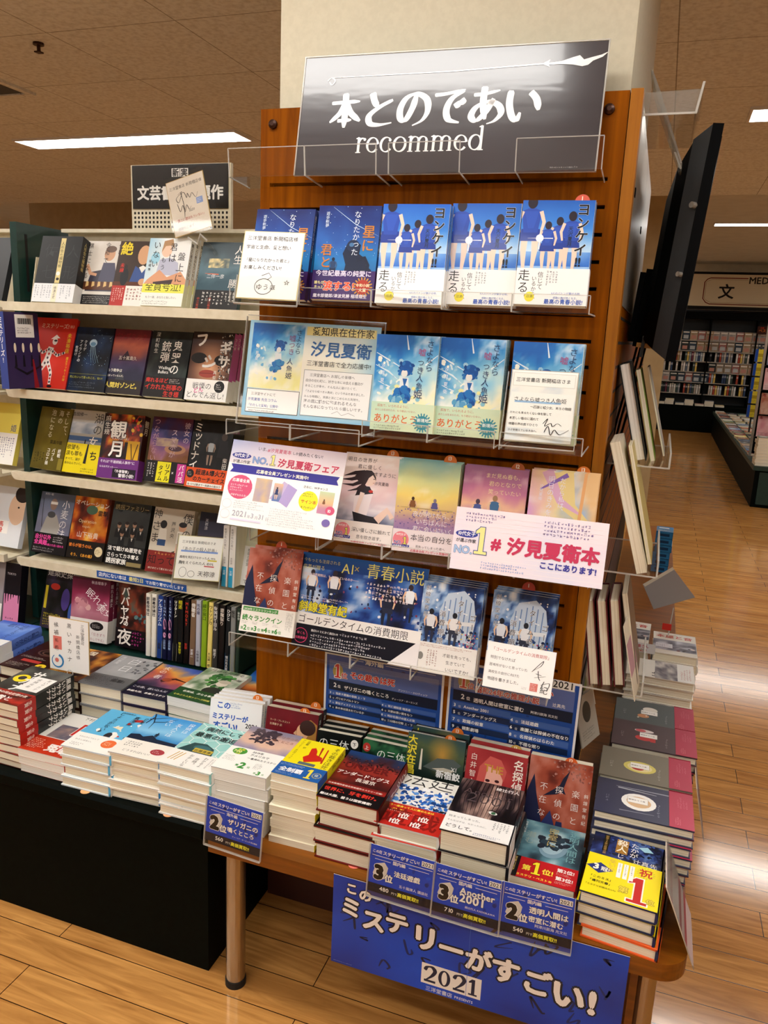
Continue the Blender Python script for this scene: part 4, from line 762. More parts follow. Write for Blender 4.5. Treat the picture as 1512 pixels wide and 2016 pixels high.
def c_sky():
    a = Art(W0, H0); a.bg('5cb4e0'); dots(a, 6, 14, 74, 118, 92, 6, ['f2f0ea', '2a2a30', 'c8342c', 'e8d8c0'], 5); a.ell(70, 74, 9, 14, '26262c'); a.ell(86, 76, 7, 12, 'eeeae2'); a.poly([(56, 112), (84, 104), (80, 122)], 'e8e2c8'); a.poly([(84, 160), (104, 166), (112, 156), (92, 150)], 'b8302c'); a.ell(112, 140, 6, 5, 'f2f0ea'); a.ell(84, 138, 4, 5, 'b8302c'); dots(a, 10, 8, 80, 124, 150, 2.5, ['e8c84a', 'f2f0ea', 'f0e6d0'], 2)
    for i, (t, x, y) in enumerate((('白野', 112, 178), ('真澄は', 86, 176), ('しょうがない', 42, 182))): a.txt(t, x, y, 16, '26303c', v=1, b=.0)
    a.txt('奥田亜希子', 40, 176, 7, '26303c'); return a
def b_sky():
    a = Art(W0, 66); a.bg('f2f0ea'); a.txt('それにひとつとして', 12, 46, 9, '3a3a3a', fit=54); a.txt('わたしはない。', 12, 32, 9, '3a3a3a', fit=48); a.ell(98, 40, 18, 17, 'e8703a'); a.marks(86, 32, 24, 16, 3, 'f6e0c8'); a.marks(12, 10, 44, 14, 2, '9a9a96'); return a
def c_tan():
    a = Art(W0, H0); a.paint(lambda u, v: ramp(v + fbm(u * 4, v * 3, 3) * .1, (.34, '1c4a80'), (.5, '2f80c0'), (.64, '8cc8ea'), (1, '3c94d8')), 16, 22); a.poly([(0, 66), (0, 86), (20, 92), (34, 84), (52, 96), (70, 84), (129, 80), (129, 66)], '16243c')
    for p in (((2, 188), (20, 150), (24, 120)), ((2, 160), (30, 176), (50, 186)), ((18, 150), (44, 160), (66, 182)), ((8, 172), (4, 140))): a.line(p, [3.5, 2.5, 1], '1a2230')
    a.figure(60, 84, 26, '14202c', '1c2c40', '1c2c40', '1c2c40')
    for t, x, y in (('探偵は', 112, 176), ('友人では', 84, 166), ('ない', 56, 176)): a.txt(t, x, y, 16, 'e6f2fa', v=1)
    return a
def b_tan():
    a = Art(W0, 66); a.bg('efeae0'); a.txt('どうすればいい?', 24, 14, 15, '3a3632', fit=70, b=-.005); a.marks(14, 34, 60, 24, 3, '6a6660'); a.ell(104, 34, 17, 12, 'a83a44'); a.marks(92, 28, 24, 12, 2, 'f0dcd8'); return a
def c_gu():
    a = Art(W0, H0); a.paint(lambda u, v: mix('8cc8c4', 'a8d8d2', fbm(u * 3, v * 3, 8)), 10, 14)
    for r in range(-2, 7):
        for c in range(-1, 5):
            x, y = c * 34 + (r % 2) * 17, r * 29; a.line([(x, y + 10), (x + 17, y), (x + 34, y + 10)], 1.6, 'f0f4f0'); a.line([(x, y + 10), (x, y + 29)], 1.6, 'f0f4f0')
    a.poly([(6, 60), (30, 100), (60, 104), (86, 90), (96, 60)], '28484a'); a.ell(60, 84, 22, 12, '3a6a70'); a.rect(44, 66, 46, 16, 'c8b040'); a.txt('佐藤青南', 46, 68, 10, '2a2a24', b=.01, fit=42); a.txt('偶然にして', 22, 156, 20, '1a2426', fit=96, b=.02); a.txt('最悪の邂逅', 10, 126, 20, '1a2426', fit=106, b=.02); return a
def b_gu():
    a = Art(W0, 62); a.bg('f0eee8'); [a.line([(12 + i * 8, 20), (22 + i * 8, 54)], 2.4, 'c8a040') for i in range(3)]; a.txt('おかしいな', 56, 54, 10, '3a3a38', v=1, jit=.1); a.txt('悠時。', 74, 46, 11, '3a3a38', v=1, jit=.1); a.txt('わかるよ', 92, 54, 10, '3a3a38', v=1, jit=.1); a.marks(104, 10, 18, 44, 3, '9a9894', v=1); return a
def c_kuro():
    a = Art(W0, H0); a.paint(lambda u, v: mix('232424', '62665e', max(0, fbm(u * 4, v * 6, 17) * 1.7 - .5)), 16, 22); a.ell(30, 120, 22, 20, 'f0dc1c'); a.ell(30, 122, 11, 10, '2a2b2a'); a.txt('サカナ', 56, 168, 40, 'eeeee8', v=1, b=.03, sp=.9); a.rect(58, 70, 62, 72, 'f1f0ec')
    a.txt('黒いサカナ', 104, 138, 12, '1a1a1c', v=1, jit=.15, b=-.01); a.txt('候補祐希', 78, 134, 13, '1a1a1c', v=1, jit=.15, b=-.01); return a
def b_kuro():
    a = Art(W0, 56); a.paint(lambda u, v: mix('b8281c', '2a0c0a', max(0, fbm(u * 4, v * 4, 7) * 1.8 - .5))); a.txt('生贄と', 30, 10, 22, 'f2ece4', b=.03, fit=64); a.txt('十八歳の完全犯罪の夜', 6, 38, 12, 'f4ece0', b=.02, fit=112); return a
def c_blue():
    a = Art(W0, H0); a.paint(lambda u, v: ramp(v + fbm(u * 4, v * 5, 27) * .4 - .2, (.3, '3a58b8'), (.6, '5c86dc'), (.8, '86a8ec'), (1, '4a6ad0')), 16, 22); a.txt('自転しながら', 96, 180, 20, '26408c', v=1, jit=.1, sp=.9); a.txt('君に', 40, 150, 26, '26408c', b=.0); return a
def c_ring():
    a = Art(W0, H0); a.paint(lambda u, v: mix('1a0807', '4a1410', fbm(u * 3, v * 3, 33)), 12, 16); a.ell(64, 112, 32, 22, '5a3a34'); a.ell(64, 112, 26, 17, '241010'); a.ell(66, 110, 20, 12, '6a4a40'); a.ell(66, 110, 16, 9, '1c0c0c'); a.marks(10, 66, 110, 12, 2, 'd8cfc4'); a.rect(30, 44, 62, 14, 'b83a34'); a.ell(108, 34, 16, 13, 'e8cc2a'); a.ell(108, 34, 5, 4, '8a6a20'); a.marks(10, 10, 80, 22, 3, 'c0b8ac'); return a
def c_gold2():
    a = Art(W0, H0); a.paint(lambda u, v: ramp(fbm(u * 4, v * 4, 37) + v * .1, (.3, '160c08'), (.5, '4a2410'), (.65, 'b06a1c'), (.8, 'f0c050')), 18, 24); a.txt('国', 40, 150, 26, 'f2e6cc', b=.03); a.marks(8, 8, 112, 40, 4, 'd8b85a'); return a
def c_haku():
    a = Art(W0, H0); a.paint(lambda u, v: mix('8c8e90', 'b4b6b8', fbm(u * 4, v * 4, 39) + v * .2), 16, 22); dots(a, 26, 80, 90, 126, 170, 6, ['6a6c70', '585a60', '9a9ca0'], 4); a.txt('白日', 62, 176, 38, 'f4f5f6', v=1, sp=1.2, b=-.012); a.txt('北川恵海', 18, 180, 13, 'eceeef', v=1); return a
def b_haku():
    a = Art(W0, 62); a.paint(lambda u, v: mix('5c5e60', '6a6c6e', v)); a.marks(10, 8, 106, 46, 6, '2a2c2e'); a.txt('衝撃!', 70, 30, 18, '303234', b=.02); return a
def c_fire():
    a = Art(W0, H0); a.paint(lambda u, v: ramp(v * .8 + u * .2 + fbm(u * 3, v * 4, 43) * .4 - .2, (.3, '2a2440'), (.48, '8a4a68'), (.6, 'c8623c'), (.72, 'e0a04a'), (.86, '4a66b8'), (1, '23398c')), 20, 26); a.line([(54, 92), (84, 116), (120, 108)], [16, 10, 3], '4a2018'); a.ell(66, 104, 14, 10, 'a04a2c'); a.txt('火の', 30, 176, 22, 'f2ece6', v=1, b=-.005); a.txt('者', 20, 100, 24, 'f2ece6', b=-.005); return a
def b_fire():
    a = Art(W0, 58); a.bg('14142a'); a.txt('この夜、迷い込んだ', 6, 36, 12, 'e8e8f0', fit=100); a.txt('長編大河、本格ミステリ', 6, 12, 13, 'f2f0ea', b=.03, fit=110); return a
def c_leaf():
    a = Art(W0, H0); a.paint(lambda u, v: mix('dcdcd0', '5a7a54', max(0, fbm(u * 6, v * 6, 47) * 2.2 - .8)), 20, 26); dots(a, 30, 40, 90, 100, 160, 9, ['3f7a3c', '2c5a2e', '5a9a50'], 3); a.ell(86, 112, 16, 15, 'e8dccc'); a.ell(88, 124, 18, 10, 'c4bca8'); a.ell(84, 66, 26, 22, '2a2e2a'); a.txt('月はまた昇る', 14, 168, 16, '2a2c28', fit=102, b=-.004); a.txt('待つ間', 86, 140, 12, '2a2c28'); return a
def b_leaf():
    a = Art(W0, 56); a.bg('1f4a24'); a.txt('名探偵、次なる事件', 20, 34, 13, 'eef2e6', b=.02, fit=92); a.txt('七年ぶり人気シリーズ続編', 8, 12, 11, 'e8e06a', b=.01, fit=104); return a
def c_cor():
    a = Art(W0, H0); a.paint(lambda u, v: ramp(v + fbm(u * 3, v * 4, 53) * .2 - .1, (.3, '2a2020'), (.5, 'c86a2c'), (.6, 'e0a860'), (.68, '3a78c0'), (1, '17408c')), 16, 22); a.txt('ヒトの', 90, 160, 20, 'e8f0f8', b=-.005); return a
# left bookcase
def c_jin():
    a = Art(W0, 194); a.bg('1c1d1e'); a.txt('人形', 104, 172, 44, '313334', v=1, sp=1.4, b=-.02); a.txt('佐七', 36, 172, 44, '313334', v=1, sp=1.4, b=-.02); a.rect(62, 56, 15, 132, 'd8c88a'); a.txt('人形佐七捕物帳', 69.5, 178, 11, '1c1a14', v=1, b=.0); a.ell(69, 84, 6, 6, 'f0efe8'); a.ell(70, 68, 5, 4, '26201c'); return a
def b_jin():
    a = Art(W0, 54); a.bg('e8eaec')
    for x in (4, 24, 42, 84, 104): a.marks(x, 6, 16, 44, 2, '9aa0a8', v=1)
    a.rect(60, 0, 16, 54, 'efe8cc'); a.txt('横溝正史', 68, 46, 9, '33302a', v=1); return a
def c_rei():
    a = Art(W0, H0); a.paint(lambda u, v: mix('e6e2da', 'c4bcb0', fbm(u * 3, v * 3, 57)), 12, 16); a.poly([(30, 96), (70, 104), (100, 84), (129, 110), (129, 40), (20, 40)], '3c3a48'); a.ell(82, 150, 18, 21, 'c89a78'); a.ell(84, 164, 18, 10, '6a5244'); a.poly([(56, 60), (66, 124), (104, 124), (124, 60)], '4c4c60'); a.line([(12, 118), (28, 92), (50, 88)], [12, 10, 8], 'd0a080'); a.rect(10, 44, 108, 24, '5a3420'); [a.poly([(20 + i * 20, 52), (30 + i * 20, 56), (28 + i * 20, 68), (20 + i * 20, 68)], 'd8b478') for i in range(5)]
    a.txt('僕は', 116, 182, 17, '2a2624', v=1); a.txt('令和で', 72, 184, 17, '2a2624', v=1, sp=1.3); a.txt('棋士になる', 14, 182, 17, '2a2624', v=1, sp=1.3); a.rect(0, 0, 129, 30, '1c1a1c'); a.marks(20, 4, 100, 22, 4, 'c8c4be'); return a
def c_zet():
    a = Art(W0, H0); a.paint(lambda u, v: mix('2a1c14', '4a3424', fbm(u * 3, v * 3, 63)), 12, 16); a.ell(84, 148, 20, 28, 'd0a078'); a.poly([(50, 66), (62, 116), (84, 104), (106, 118), (128, 70), (128, 40), (50, 40)], '34508c'); a.poly([(74, 112), (86, 96), (98, 112), (86, 118)], 'e8e4dc'); a.rect(0, 56, 129, 14, '5a2c16'); a.ell(92, 70, 12, 10, 'd0a078'); a.ell(32, 84, 13, 26, '15161c'); a.ell(32, 112, 6, 8, '26201c'); a.txt('絶', 6, 146, 40, 'e6cf2c', b=.03); a.txt('未練', 20, 124, 14, 'c8362c', v=1, b=.02); return a
def b_zet():
    a = Art(W0, 58); a.bg('b42a26'); a.rect(44, 0, 85, 58, 'ece8e0'); a.marks(4, 6, 36, 46, 5, 'f2d8c8', v=1); a.marks(48, 6, 76, 46, 7, '8a3a30', v=1); return a
def c_kimi():
    a = Art(W0, H0); a.paint(lambda u, v: mix(mix('dce8ee', 'f4f0e8', fbm(u * 3, v * 3, 67)), '8ac4e0', max(0, .7 - u * 1.6) * v), 14, 20); a.ell(58, 154, 16, 19, 'ecc8ae'); a.poly([(42, 148), (46, 180), (72, 186), (80, 160), (70, 168), (52, 166)], 'b08a64'); a.poly([(34, 86), (40, 128), (70, 134), (98, 120), (104, 84)], 'b8bcd0'); a.poly([(10, 72), (44, 100), (70, 80), (110, 96), (129, 74), (129, 58), (0, 58)], 'd8a07c'); a.poly([(30, 66), (90, 74), (86, 60), (30, 58)], '4a3c40'); a.ell(26, 132, 14, 16, '9cd0e4')
    for t, x, y, z in (('盤上に', 106, 150, 25), ('君は', 78, 176, 25), ('もう', 52, 136, 17), ('いない', 26, 180, 22)): a.txt(t, x, y, z, '2c2a2c', v=1, sp=1.2, jit=.06)
    a.txt('綾崎隼', 12, 128, 9, '2c2a2c', v=1, sp=1.3); return a
def b_kimi():
    a = Art(W0, 60); a.bg('f2f0e8'); a.rect(0, 36, 129, 24, 'e4e45a'); a.txt('全員号泣!', 8, 40, 17, '26261c', b=.0, fit=112); a.txt('もう一度、あなたと指したい。', 14, 20, 9, '4a4a44', fit=100); a.marks(6, 3, 116, 12, 2, '8a8a80'); return a
def c_jins():
    a = Art(W0, H0); a.paint(lambda u, v: ramp(v + fbm(u * 4, v * 6, 73) * .3 - .15, (.4, '35525e'), (.6, '5c7a86'), (.8, '4a5a62'), (1, '3a464c')), 18, 24); a.grad(26, 116, 60, 26, lambda u, v: mix('4a5a60', 'f0dca0', max(0, fbm(u * 5, v * 3, 5) * 2 - .5)), 12, 6); a.line([(20, 100), (60, 98)], [1, 3], 'e8744a'); a.txt('人生', 110, 180, 27, 'e8e6e0', v=1); a.txt('勝', 92, 60, 27, 'e8e6e0'); a.txt('二伴一彦', 26, 86, 14, 'e4e8ea', fit=52); a.rect(0, 0, 129, 54, '1e1c1c'); [a.txt('中江有里', 12 + i * 34, 34, 9, 'c8482c', v=1) for i in range(2)]; a.marks(20, 6, 100, 44, 9, 'e4e0da', v=1); return a
def c_mysp():
    a = Art(110, 208); a.bg('2a2248'); a.paint(lambda u, v: mix('262046', '3c2c58', fbm(u * 3, v * 3, 77)), 10, 14); a.rect(34, 140, 60, 62, 'e6e4e0')
    for i in range(18): a.rect(42 + i * 2.4, 176, 1.2 + .6 * (i % 3), 16, '1a1a1c')
    a.marks(40, 150, 48, 18, 3, '4a4a4c'); [(a.line([(28 + i * 26, 60), (28 + i * 26, 92)], [8, 4], '16121c'), a.ell(28 + i * 26, 112, 4, 13, 'e6d8c0')) for i in range(4)]; a.line([(22, 60), (60, 40), (110, 62)], [5, 7, 4], '16121c'); a.line([(84, 80), (90, 0)], [4, 16], '8a1c28'); return a
def c_mysr():
    a = Art(148, 210); a.bg('c8281c'); a.paint(lambda u, v: mix('c42a1c', 'd8382a', fbm(u * 2, v * 2, 79)), 6, 8); a.txt('ミステリーズ!', 22, 178, 18, 'e8d8c4', b=.01, fit=100); a.txt('103', 124, 180, 12, 'e8d8c4')
    for p, w in ((((72, 122), (64, 82), (40, 40), (26, 10)), [20, 20, 11, 8]), (((66, 84), (86, 46), (88, 12)), [14, 10, 8]), (((70, 118), (44, 104), (22, 124)), [11, 9, 7]), (((76, 112), (98, 98), (124, 108)), [11, 9, 6])):
        a.line(p, w, 'ece8e2')
        for (x0, y0), (x1, y1) in zip(p, p[1:]):
            for t in (.2, .5, .8): a.poly([(x0 + (x1 - x0) * t - 4, y0 + (y1 - y0) * t), (x0 + (x1 - x0) * t, y0 + (y1 - y0) * t - 5), (x0 + (x1 - x0) * t + 4, y0 + (y1 - y0) * t), (x0 + (x1 - x0) * t, y0 + (y1 - y0) * t + 5)], '3a3440' if t != .5 else 'b82a24')
    a.ell(82, 140, 9, 11, 'ece8e2'); a.poly([(66, 146), (84, 160), (98, 150), (84, 148)], 'f4f2ee'); a.ell(84, 142, 6, 3, '1a1a1c'); [a.ell(x, 6, 9, 4, '14141a') for x in (24, 90)]; a.txt('未湊裕信', 130, 166, 15, 'e8c83a', v=1, b=.02); a.txt('魔王ラッキーの謎', 136, 96, 9, 'e8c83a', v=1); return a
def c_kur():
    a = Art(W0, H0); a.paint(lambda u, v: mix('060c18', '1c3a64', max(0, fbm(u * 4, v * 4, 83) * 1.8 - .6)), 18, 24); dots(a, 40, 40, 70, 127, 180, .9, ['7ab0d8', 'c8e0f0'], 4); a.ell(66, 142, 13, 11, 'b8d8ec'); a.ell(66, 139, 9, 6, '6a9cc4'); [a.line([(60 + i * 4, 134), (62 + i * 6, 110), (70 + i * 8, 84)], [1.8, 1.2, .3], '9cc8e0') for i in range(4)]; a.txt('クラゲ', 40, 150, 11, 'e6eef4', v=1, b=.01); a.txt('アイランドの', 25, 150, 11, 'e6eef4', v=1, b=.01); a.txt('夜明け', 12, 132, 10, 'e6eef4', v=1, b=.01); a.line([(0, 50), (129, 50)], .8, '8a8a40'); a.txt('死にたいって思ったこと、ない?', 6, 36, 9, 'c8c84a', fit=112); a.marks(8, 8, 112, 20, 3, '5a6470'); return a
def c_pan():
    a = Art(W0, H0); a.paint(lambda u, v: ramp(v + fbm(u * 4, v * 5, 89) * .2 - .1, (.3, '23223a'), (.5, '54466a'), (.64, 'a05a54'), (.74, 'c86a50'), (.86, '7a2a30'), (1, '5a1c28')), 20, 26); a.poly([(38, 96), (62, 126), (80, 96)], '3c2a3c'); a.poly([(22, 0), (46, 66), (62, 56), (80, 0)], '3a3c44'); a.txt('パンデミック', 8, 158, 18, '8a2430', b=.04, fit=112); a.txt('五十嵐貴久', 36, 98, 12, 'e8e2dc', b=.01, fit=62); a.txt('もう戦争は', 6, 62, 10, 'e8e4d8', b=.02); a.txt('始まっているんだ。', 6, 48, 9, 'e8e4d8', b=.01, fit=62); a.rect(0, 0, 129, 40, '2a2424'); a.txt('人間対ゾンビ。', 5, 16, 19, 'e6d25a', b=.03, fit=120); return a
def c_kik():
    a = Art(W0, H0); a.paint(lambda u, v: mix('101214', '34403a', max(0, fbm(u * 5, v * 5, 97) * 1.9 - .7)), 18, 24); a.txt('鬼哭の', 88, 162, 31, 'f0eee8', v=1, b=.01, sp=1.06); a.txt('銃弾', 52, 160, 31, 'f0eee8', v=1, b=.01); a.txt('深町秋生', 20, 184, 14, 'e2e0da', v=1, sp=1.1); a.txt('Wailing', 38, 78, 12, 'e8e6e0', b=.02); a.txt('Bullets', 38, 66, 12, 'e8e6e0', b=.02); a.rect(0, 0, 129, 58, '14100f'); a.txt('痺れるほど', 4, 40, 15, 'c83024', b=.03, fit=72); a.txt('イカれた刑事の', 4, 20, 17, 'c83024', b=.03, fit=120); a.txt('生き様', 66, 2, 17, 'c83024', b=.03); a.marks(80, 40, 44, 14, 3, 'd8d0c8'); return a
def c_face():
    a = Art(W0, H0); a.paint(lambda u, v: mix(mix('3a2018', 'd8a078', max(0, 1.15 - 2.1 * math.hypot((u - .5) * .95, v - .52))), '1c100c', max(0, v - .78) * 4), 22, 30); a.ell(28, 116, 25, 15, '1a120e'); a.ell(98, 112, 22, 15, '1a120e'); a.ell(60, 74, 26, 11, '9a4034'); a.line([(36, 75), (84, 76)], 1.6, '6a2420'); a.ell(60, 94, 9, 5, 'b8805c')
    dots(a, 150, 92, 60, 129, 186, 2.2, ['d8d4cc', '1c1a1a', '6a6a68', '2c2a2a'], 6); a.txt('フ', 14, 144, 40, 'f2f0ec', b=.05, rot=8); a.txt('シ', 34, 92, 44, 'f2f0ec', b=.05, rot=-20); a.txt('ギ', 88, 128, 38, 'f2f0ec', b=.04); a.txt('サ', 88, 90, 38, 'f2f0ec', b=.04); a.txt('真梨幸子', 84, 84, 11, 'e8e0d4', v=1, sp=1.3); return a
def b_face():
    a = Art(W0, 58); a.bg('f0eeea'); a.txt('戦慄の', 20, 30, 20, '1c1c1e', b=-.003); a.txt('どんでん返し!', 4, 6, 20, '1c1c1e', b=-.003, fit=118); a.ell(104, 40, 16, 16, '17171a'); a.marks(93, 32, 22, 16, 3, 'e8e6e2'); a.txt('どん', 26, 18, 16, 'd84a94', b=.02, rot=10); return a
def c_umi():
    a = Art(W0, H0); a.paint(lambda u, v: mix('4a4010', '7a6c20', fbm(u * 3, v * 3, 103) * .8 + .2 * math.exp(-((u - .6) ** 2 + (v - .5) ** 2) * 8)), 14, 18)
    for t, x in (('そして、', 112), ('海の', 86), ('泡になる', 56)): a.txt(t, x, 182, 20, 'd8d2b4', v=1, sp=1.1)
    a.txt('葉真中顕', 62, 78, 13, '1c1808', b=.01, fit=50); [a.txt(t, x, 66, 13, 'eceade', v=1, b=.02) for t, x in (('バブル', 84), ('コロナ禍', 64), ('終戦', 108))]; a.rect(110, 4, 18, 34, '8a7c2c'); a.marks(8, 8, 44, 44, 4, '2a260c', v=1); return a
def c_onn():
    a = Art(W0, H0); a.paint(lambda u, v: ramp(v + fbm(u * 3, v * 8, 107) * .15, (.4, '2c3a52'), (.56, '8a94a4'), (.7, 'a8a49a'), (1, 'b8b8b6')), 18, 26); a.grad(10, 118, 90, 34, lambda u, v: mix('e8e8e4', '5a7090', fbm(u * 3, v * 3, 8)), 8, 5); a.rect(0, 96, 129, 14, '3a5a88'); a.line([(66, 20), (70, 100)], [9, 4], '1a1c20'); a.txt('湖の', 106, 182, 33, '2c2c30', v=1, b=.0); a.txt('女たち', 98, 112, 32, 'ecebe6', v=1, b=.02, o='2a2a2c', ow=.02); a.txt('吉田修一', 10, 168, 14, '22242a', b=.01, fit=52); return a
def b_onn():
    a = Art(W0, 88); a.bg('e8d410'); [a.txt(t, 10, y, 14, '1c1a08', b=.02, fit=f) for t, y, f in (('欲望も', 68, 46), ('涙も罪も', 50, 60), ('すべて、湖が', 36, 54), ('呑み込んでいく。', 24, 66))]; a.txt('ち', 92, 40, 30, '1c1c1a', b=.02); a.line([(80, 30), (84, 88)], [10, 5], '1a1c20'); a.marks(70, 4, 54, 14, 2, '4a4410'); return a
def c_kan():
    a = Art(W0, H0); a.paint(lambda u, v: ramp(fbm(u * 5, v * 5, 109) + (.1 if u > .55 else 0), (.3, '120a0a'), (.5, '5a1c14'), (.62, 'c8541c'), (.75, 'e8b02c')), 20, 26); a.rect(84, 20, 40, 92, 'd8a81c'); a.line([(90, 24), (104, 60), (96, 104)], 3, '4a2a10'); a.line([(116, 24), (108, 60), (118, 104)], 3, '4a2a10'); a.rect(76, 24, 10, 84, '201010'); dots(a, 20, 84, 130, 126, 180, 5, ['c8281c', 'e8b83a', '2a1010'], 3); a.txt('観', 24, 116, 54, 'f4f2ec', b=.03, o='1a0e0c', ow=.04); a.txt('月', 28, 62, 50, 'f4f2ec', b=.03, o='1a0e0c', ow=.04); a.txt('麻生幾', 14, 182, 19, 'e8e4dc', v=1); a.txt('KANGETSU', 34, 112, 7, 'e8e4dc', fit=54); return a
def b_kan():
    a = Art(W0, 58); a.bg('6a2a7c'); a.txt('それは“不連続殺人事件”に', 6, 44, 9, 'e8dff0', b=.02, fit=112); a.txt('なるはずだった――', 6, 30, 9, 'e8dff0', b=.02, fit=60); a.rect(50, 4, 74, 26, '1c1020'); a.txt('「外事警察」', 52, 18, 10, 'f2eef4', b=.03, fit=56); a.txt('警察小説!', 70, 5, 12, 'f2eef4', b=.03, fit=50); return a
def c_sum():
    a = Art(W0, H0); a.paint(lambda u, v: ramp(v + fbm(u * 4, v * 4, 113) * .4 - .2, (.35, '8a5a34'), (.5, 'b07a9c'), (.65, '7a5a98'), (.8, '2c2c6a'), (1, '5a2038')), 20, 26); a.ell(84, 98, 34, 14, 'c89878'); a.ell(84, 100, 22, 8, '5a4050'); a.grad(20, 104, 70, 24, lambda u, v: mix('e8d89c', '8a6a94', fbm(u * 5, v * 4, 4)), 10, 5); a.txt('彼女の', 114, 178, 20, 'd8c0d0', v=1, sp=1.05); a.txt('スマホが', 76, 156, 20, 'd8c0d0', v=1, sp=1.05); a.txt('つながらない', 16, 184, 20, 'c8a0b4', v=1, sp=1.05); return a
def b_sum():
    a = Art(W0, 62); a.bg('141012'); a.rect(36, 2, 44, 58, 'e6dc1c'); a.txt('リアル', 70, 56, 17, '141410', v=1, b=.03); a.txt('タイム', 49, 50, 15, '141410', v=1, b=.03); a.rect(100, 4, 28, 54, 'c83a94'); a.txt('パパ活', 114, 56, 17, 'f6eef2', v=1, b=.02); a.marks(4, 8, 26, 48, 3, 'd8d0d0', v=1); a.txt('×', 84, 24, 14, 'f0ecea'); return a
def c_mid():
    a = Art(W0, H0); a.paint(lambda u, v: mix('060607', '2a2c30', max(0, fbm(u * 5, v * 4, 127) * 1.8 - .75)), 18, 24); a.figure(66, 66, 74, '1a1818', 'b8c4cc', '16181c', 'a08a7a'); a.ell(104, 148, 9, 11, '4a3c34'); a.poly([(88, 90), (92, 136), (116, 138), (126, 90)], '1c1c20'); a.txt('ミッドナイト', 18, 184, 29, 'f2f0ea', v=1, b=.01, sp=.92); a.txt('柴田哲孝', 116, 90, 15, 'eceae4', v=1); return a
def b_mid():
    a = Art(W0, 56); a.bg('d8521c'); a.txt('超速&爆火力', 30, 36, 16, '1a1412', b=.04, fit=96); a.txt('のカーチェイス', 24, 18, 16, '1a1412', b=.04, fit=102); a.rect(8, 4, 112, 11, 'f0ece4'); a.txt('気づけば朝まで一気読みの面白さ', 10, 5, 8, '1c1614', b=.02, fit=106); a.ell(14, 38, 12, 12, '1c1a1a'); a.marks(6, 32, 16, 12, 3, 'e0dcd8'); return a
def c_kom():
    a = Art(W0, H0); a.paint(lambda u, v: ramp(v + fbm(u * 4, v * 5, 131) * .2, (.4, '6a6c84'), (.7, '8088a4'), (1, '5a6478')), 16, 22); a.poly([(20, 60), (34, 110), (50, 128), (72, 120), (92, 84), (86, 58)], 'a8a8a4'); a.ell(54, 152, 13, 18, '8a7468'); a.rect(42, 152, 26, 8, 'd8d4cc'); a.ell(52, 120, 15, 10, '4a4c50'); a.line([(22, 78), (12, 168)], 2, '33353a'); a.txt('小麦の法廷', 100, 170, 30, 'ecedf0', v=1, b=-.004, sp=1.0); a.txt('木内一裕', 14, 178, 8, 'e8eaf0'); return a
def b_kom():
    a = Art(W0, 62); a.bg('141114'); a.txt('自分以外', 6, 42, 15, 'e04a9c', b=.04, fit=62); a.txt('全員敵', 6, 25, 15, 'e04a9c', b=.04, fit=50); a.txt('弁護士を追い詰める', 50, 24, 8, 'e04a9c', b=.02, fit=70); a.marks(76, 36, 46, 20, 3, 'e8e4e6'); a.marks(6, 5, 116, 14, 2, 'b8b4b8'); return a
def c_ope():
    a = Art(W0, H0); a.paint(lambda u, v: ramp(fbm(u * 4, v * 4, 137) + .2 * (1 - abs(u - .5) * 2), (.35, '3a0e08'), (.55, 'a03a14'), (.7, 'd87a20'), (.9, 'f0c860')), 20, 26); a.ell(66, 150, 20, 14, '4a6a54'); a.txt('オペレーション', 4, 162, 18, 'f2ece0', b=.03, fit=120, rot=-2); a.txt('雷撃', 88, 134, 18, '1a1210', b=.02); a.txt('Operation', 24, 108, 11, 'f0e0b0', fit=64); a.txt('raigeki', 40, 94, 10, 'f0e0b0'); a.txt('山下裕貴', 24, 64, 19, 'f4eee2', b=.0, fit=78); return a
def b_ope():
    a = Art(W0, 56); a.bg('15100e'); a.txt('彼らが狙うのは、', 4, 34, 14, 'e0802c', b=.03, fit=92); a.txt('そう、《あの島》', 14, 6, 15, 'e8a030', b=.03, fit=84); a.ell(112, 28, 14, 15, 'd8c8a0'); a.marks(102, 20, 20, 16, 3, '4a3a20'); return a
def c_yuu():
    a = Art(W0, H0); a.paint(lambda u, v: mix('1c1e1e', '4c504e', fbm(u * 3, v * 3, 139) * .8), 14, 18); dots(a, 14, 14, 160, 118, 186, 8, ['2a2e28', '1a1c1a'], 3)
    for x, y in ((30, 108), (56, 112), (82, 114), (106, 106), (44, 84), (80, 84)): a.poly([(x - 12, y - 26), (x - 10, y), (x + 10, y), (x + 12, y - 26)], '17181b'); a.ell(x, y + 10, 6.5, 8.5, 'a8856c'); a.ell(x, y + 15, 7, 5, '241c1a'); a.poly([(x - 3, y), (x + 3, y), (x, y - 10)], 'd8d4cc')
    a.txt('誘拐ファミリー', 6, 164, 17, 'b8a878', b=.0, fit=118); return a
def b_yuu():
    a = Art(W0, 60); a.bg('111213'); a.txt('法で裁けぬ悪党を', 4, 42, 14, 'f0efea', b=.03, fit=118); a.txt('さらってカネ奪る', 4, 23, 14, 'f0efea', b=.03, fit=112); a.txt('誘拐家族', 4, 4, 15, 'f0efea', b=.03, fit=70); a.rect(76, 2, 50, 12, '8a7a50'); return a
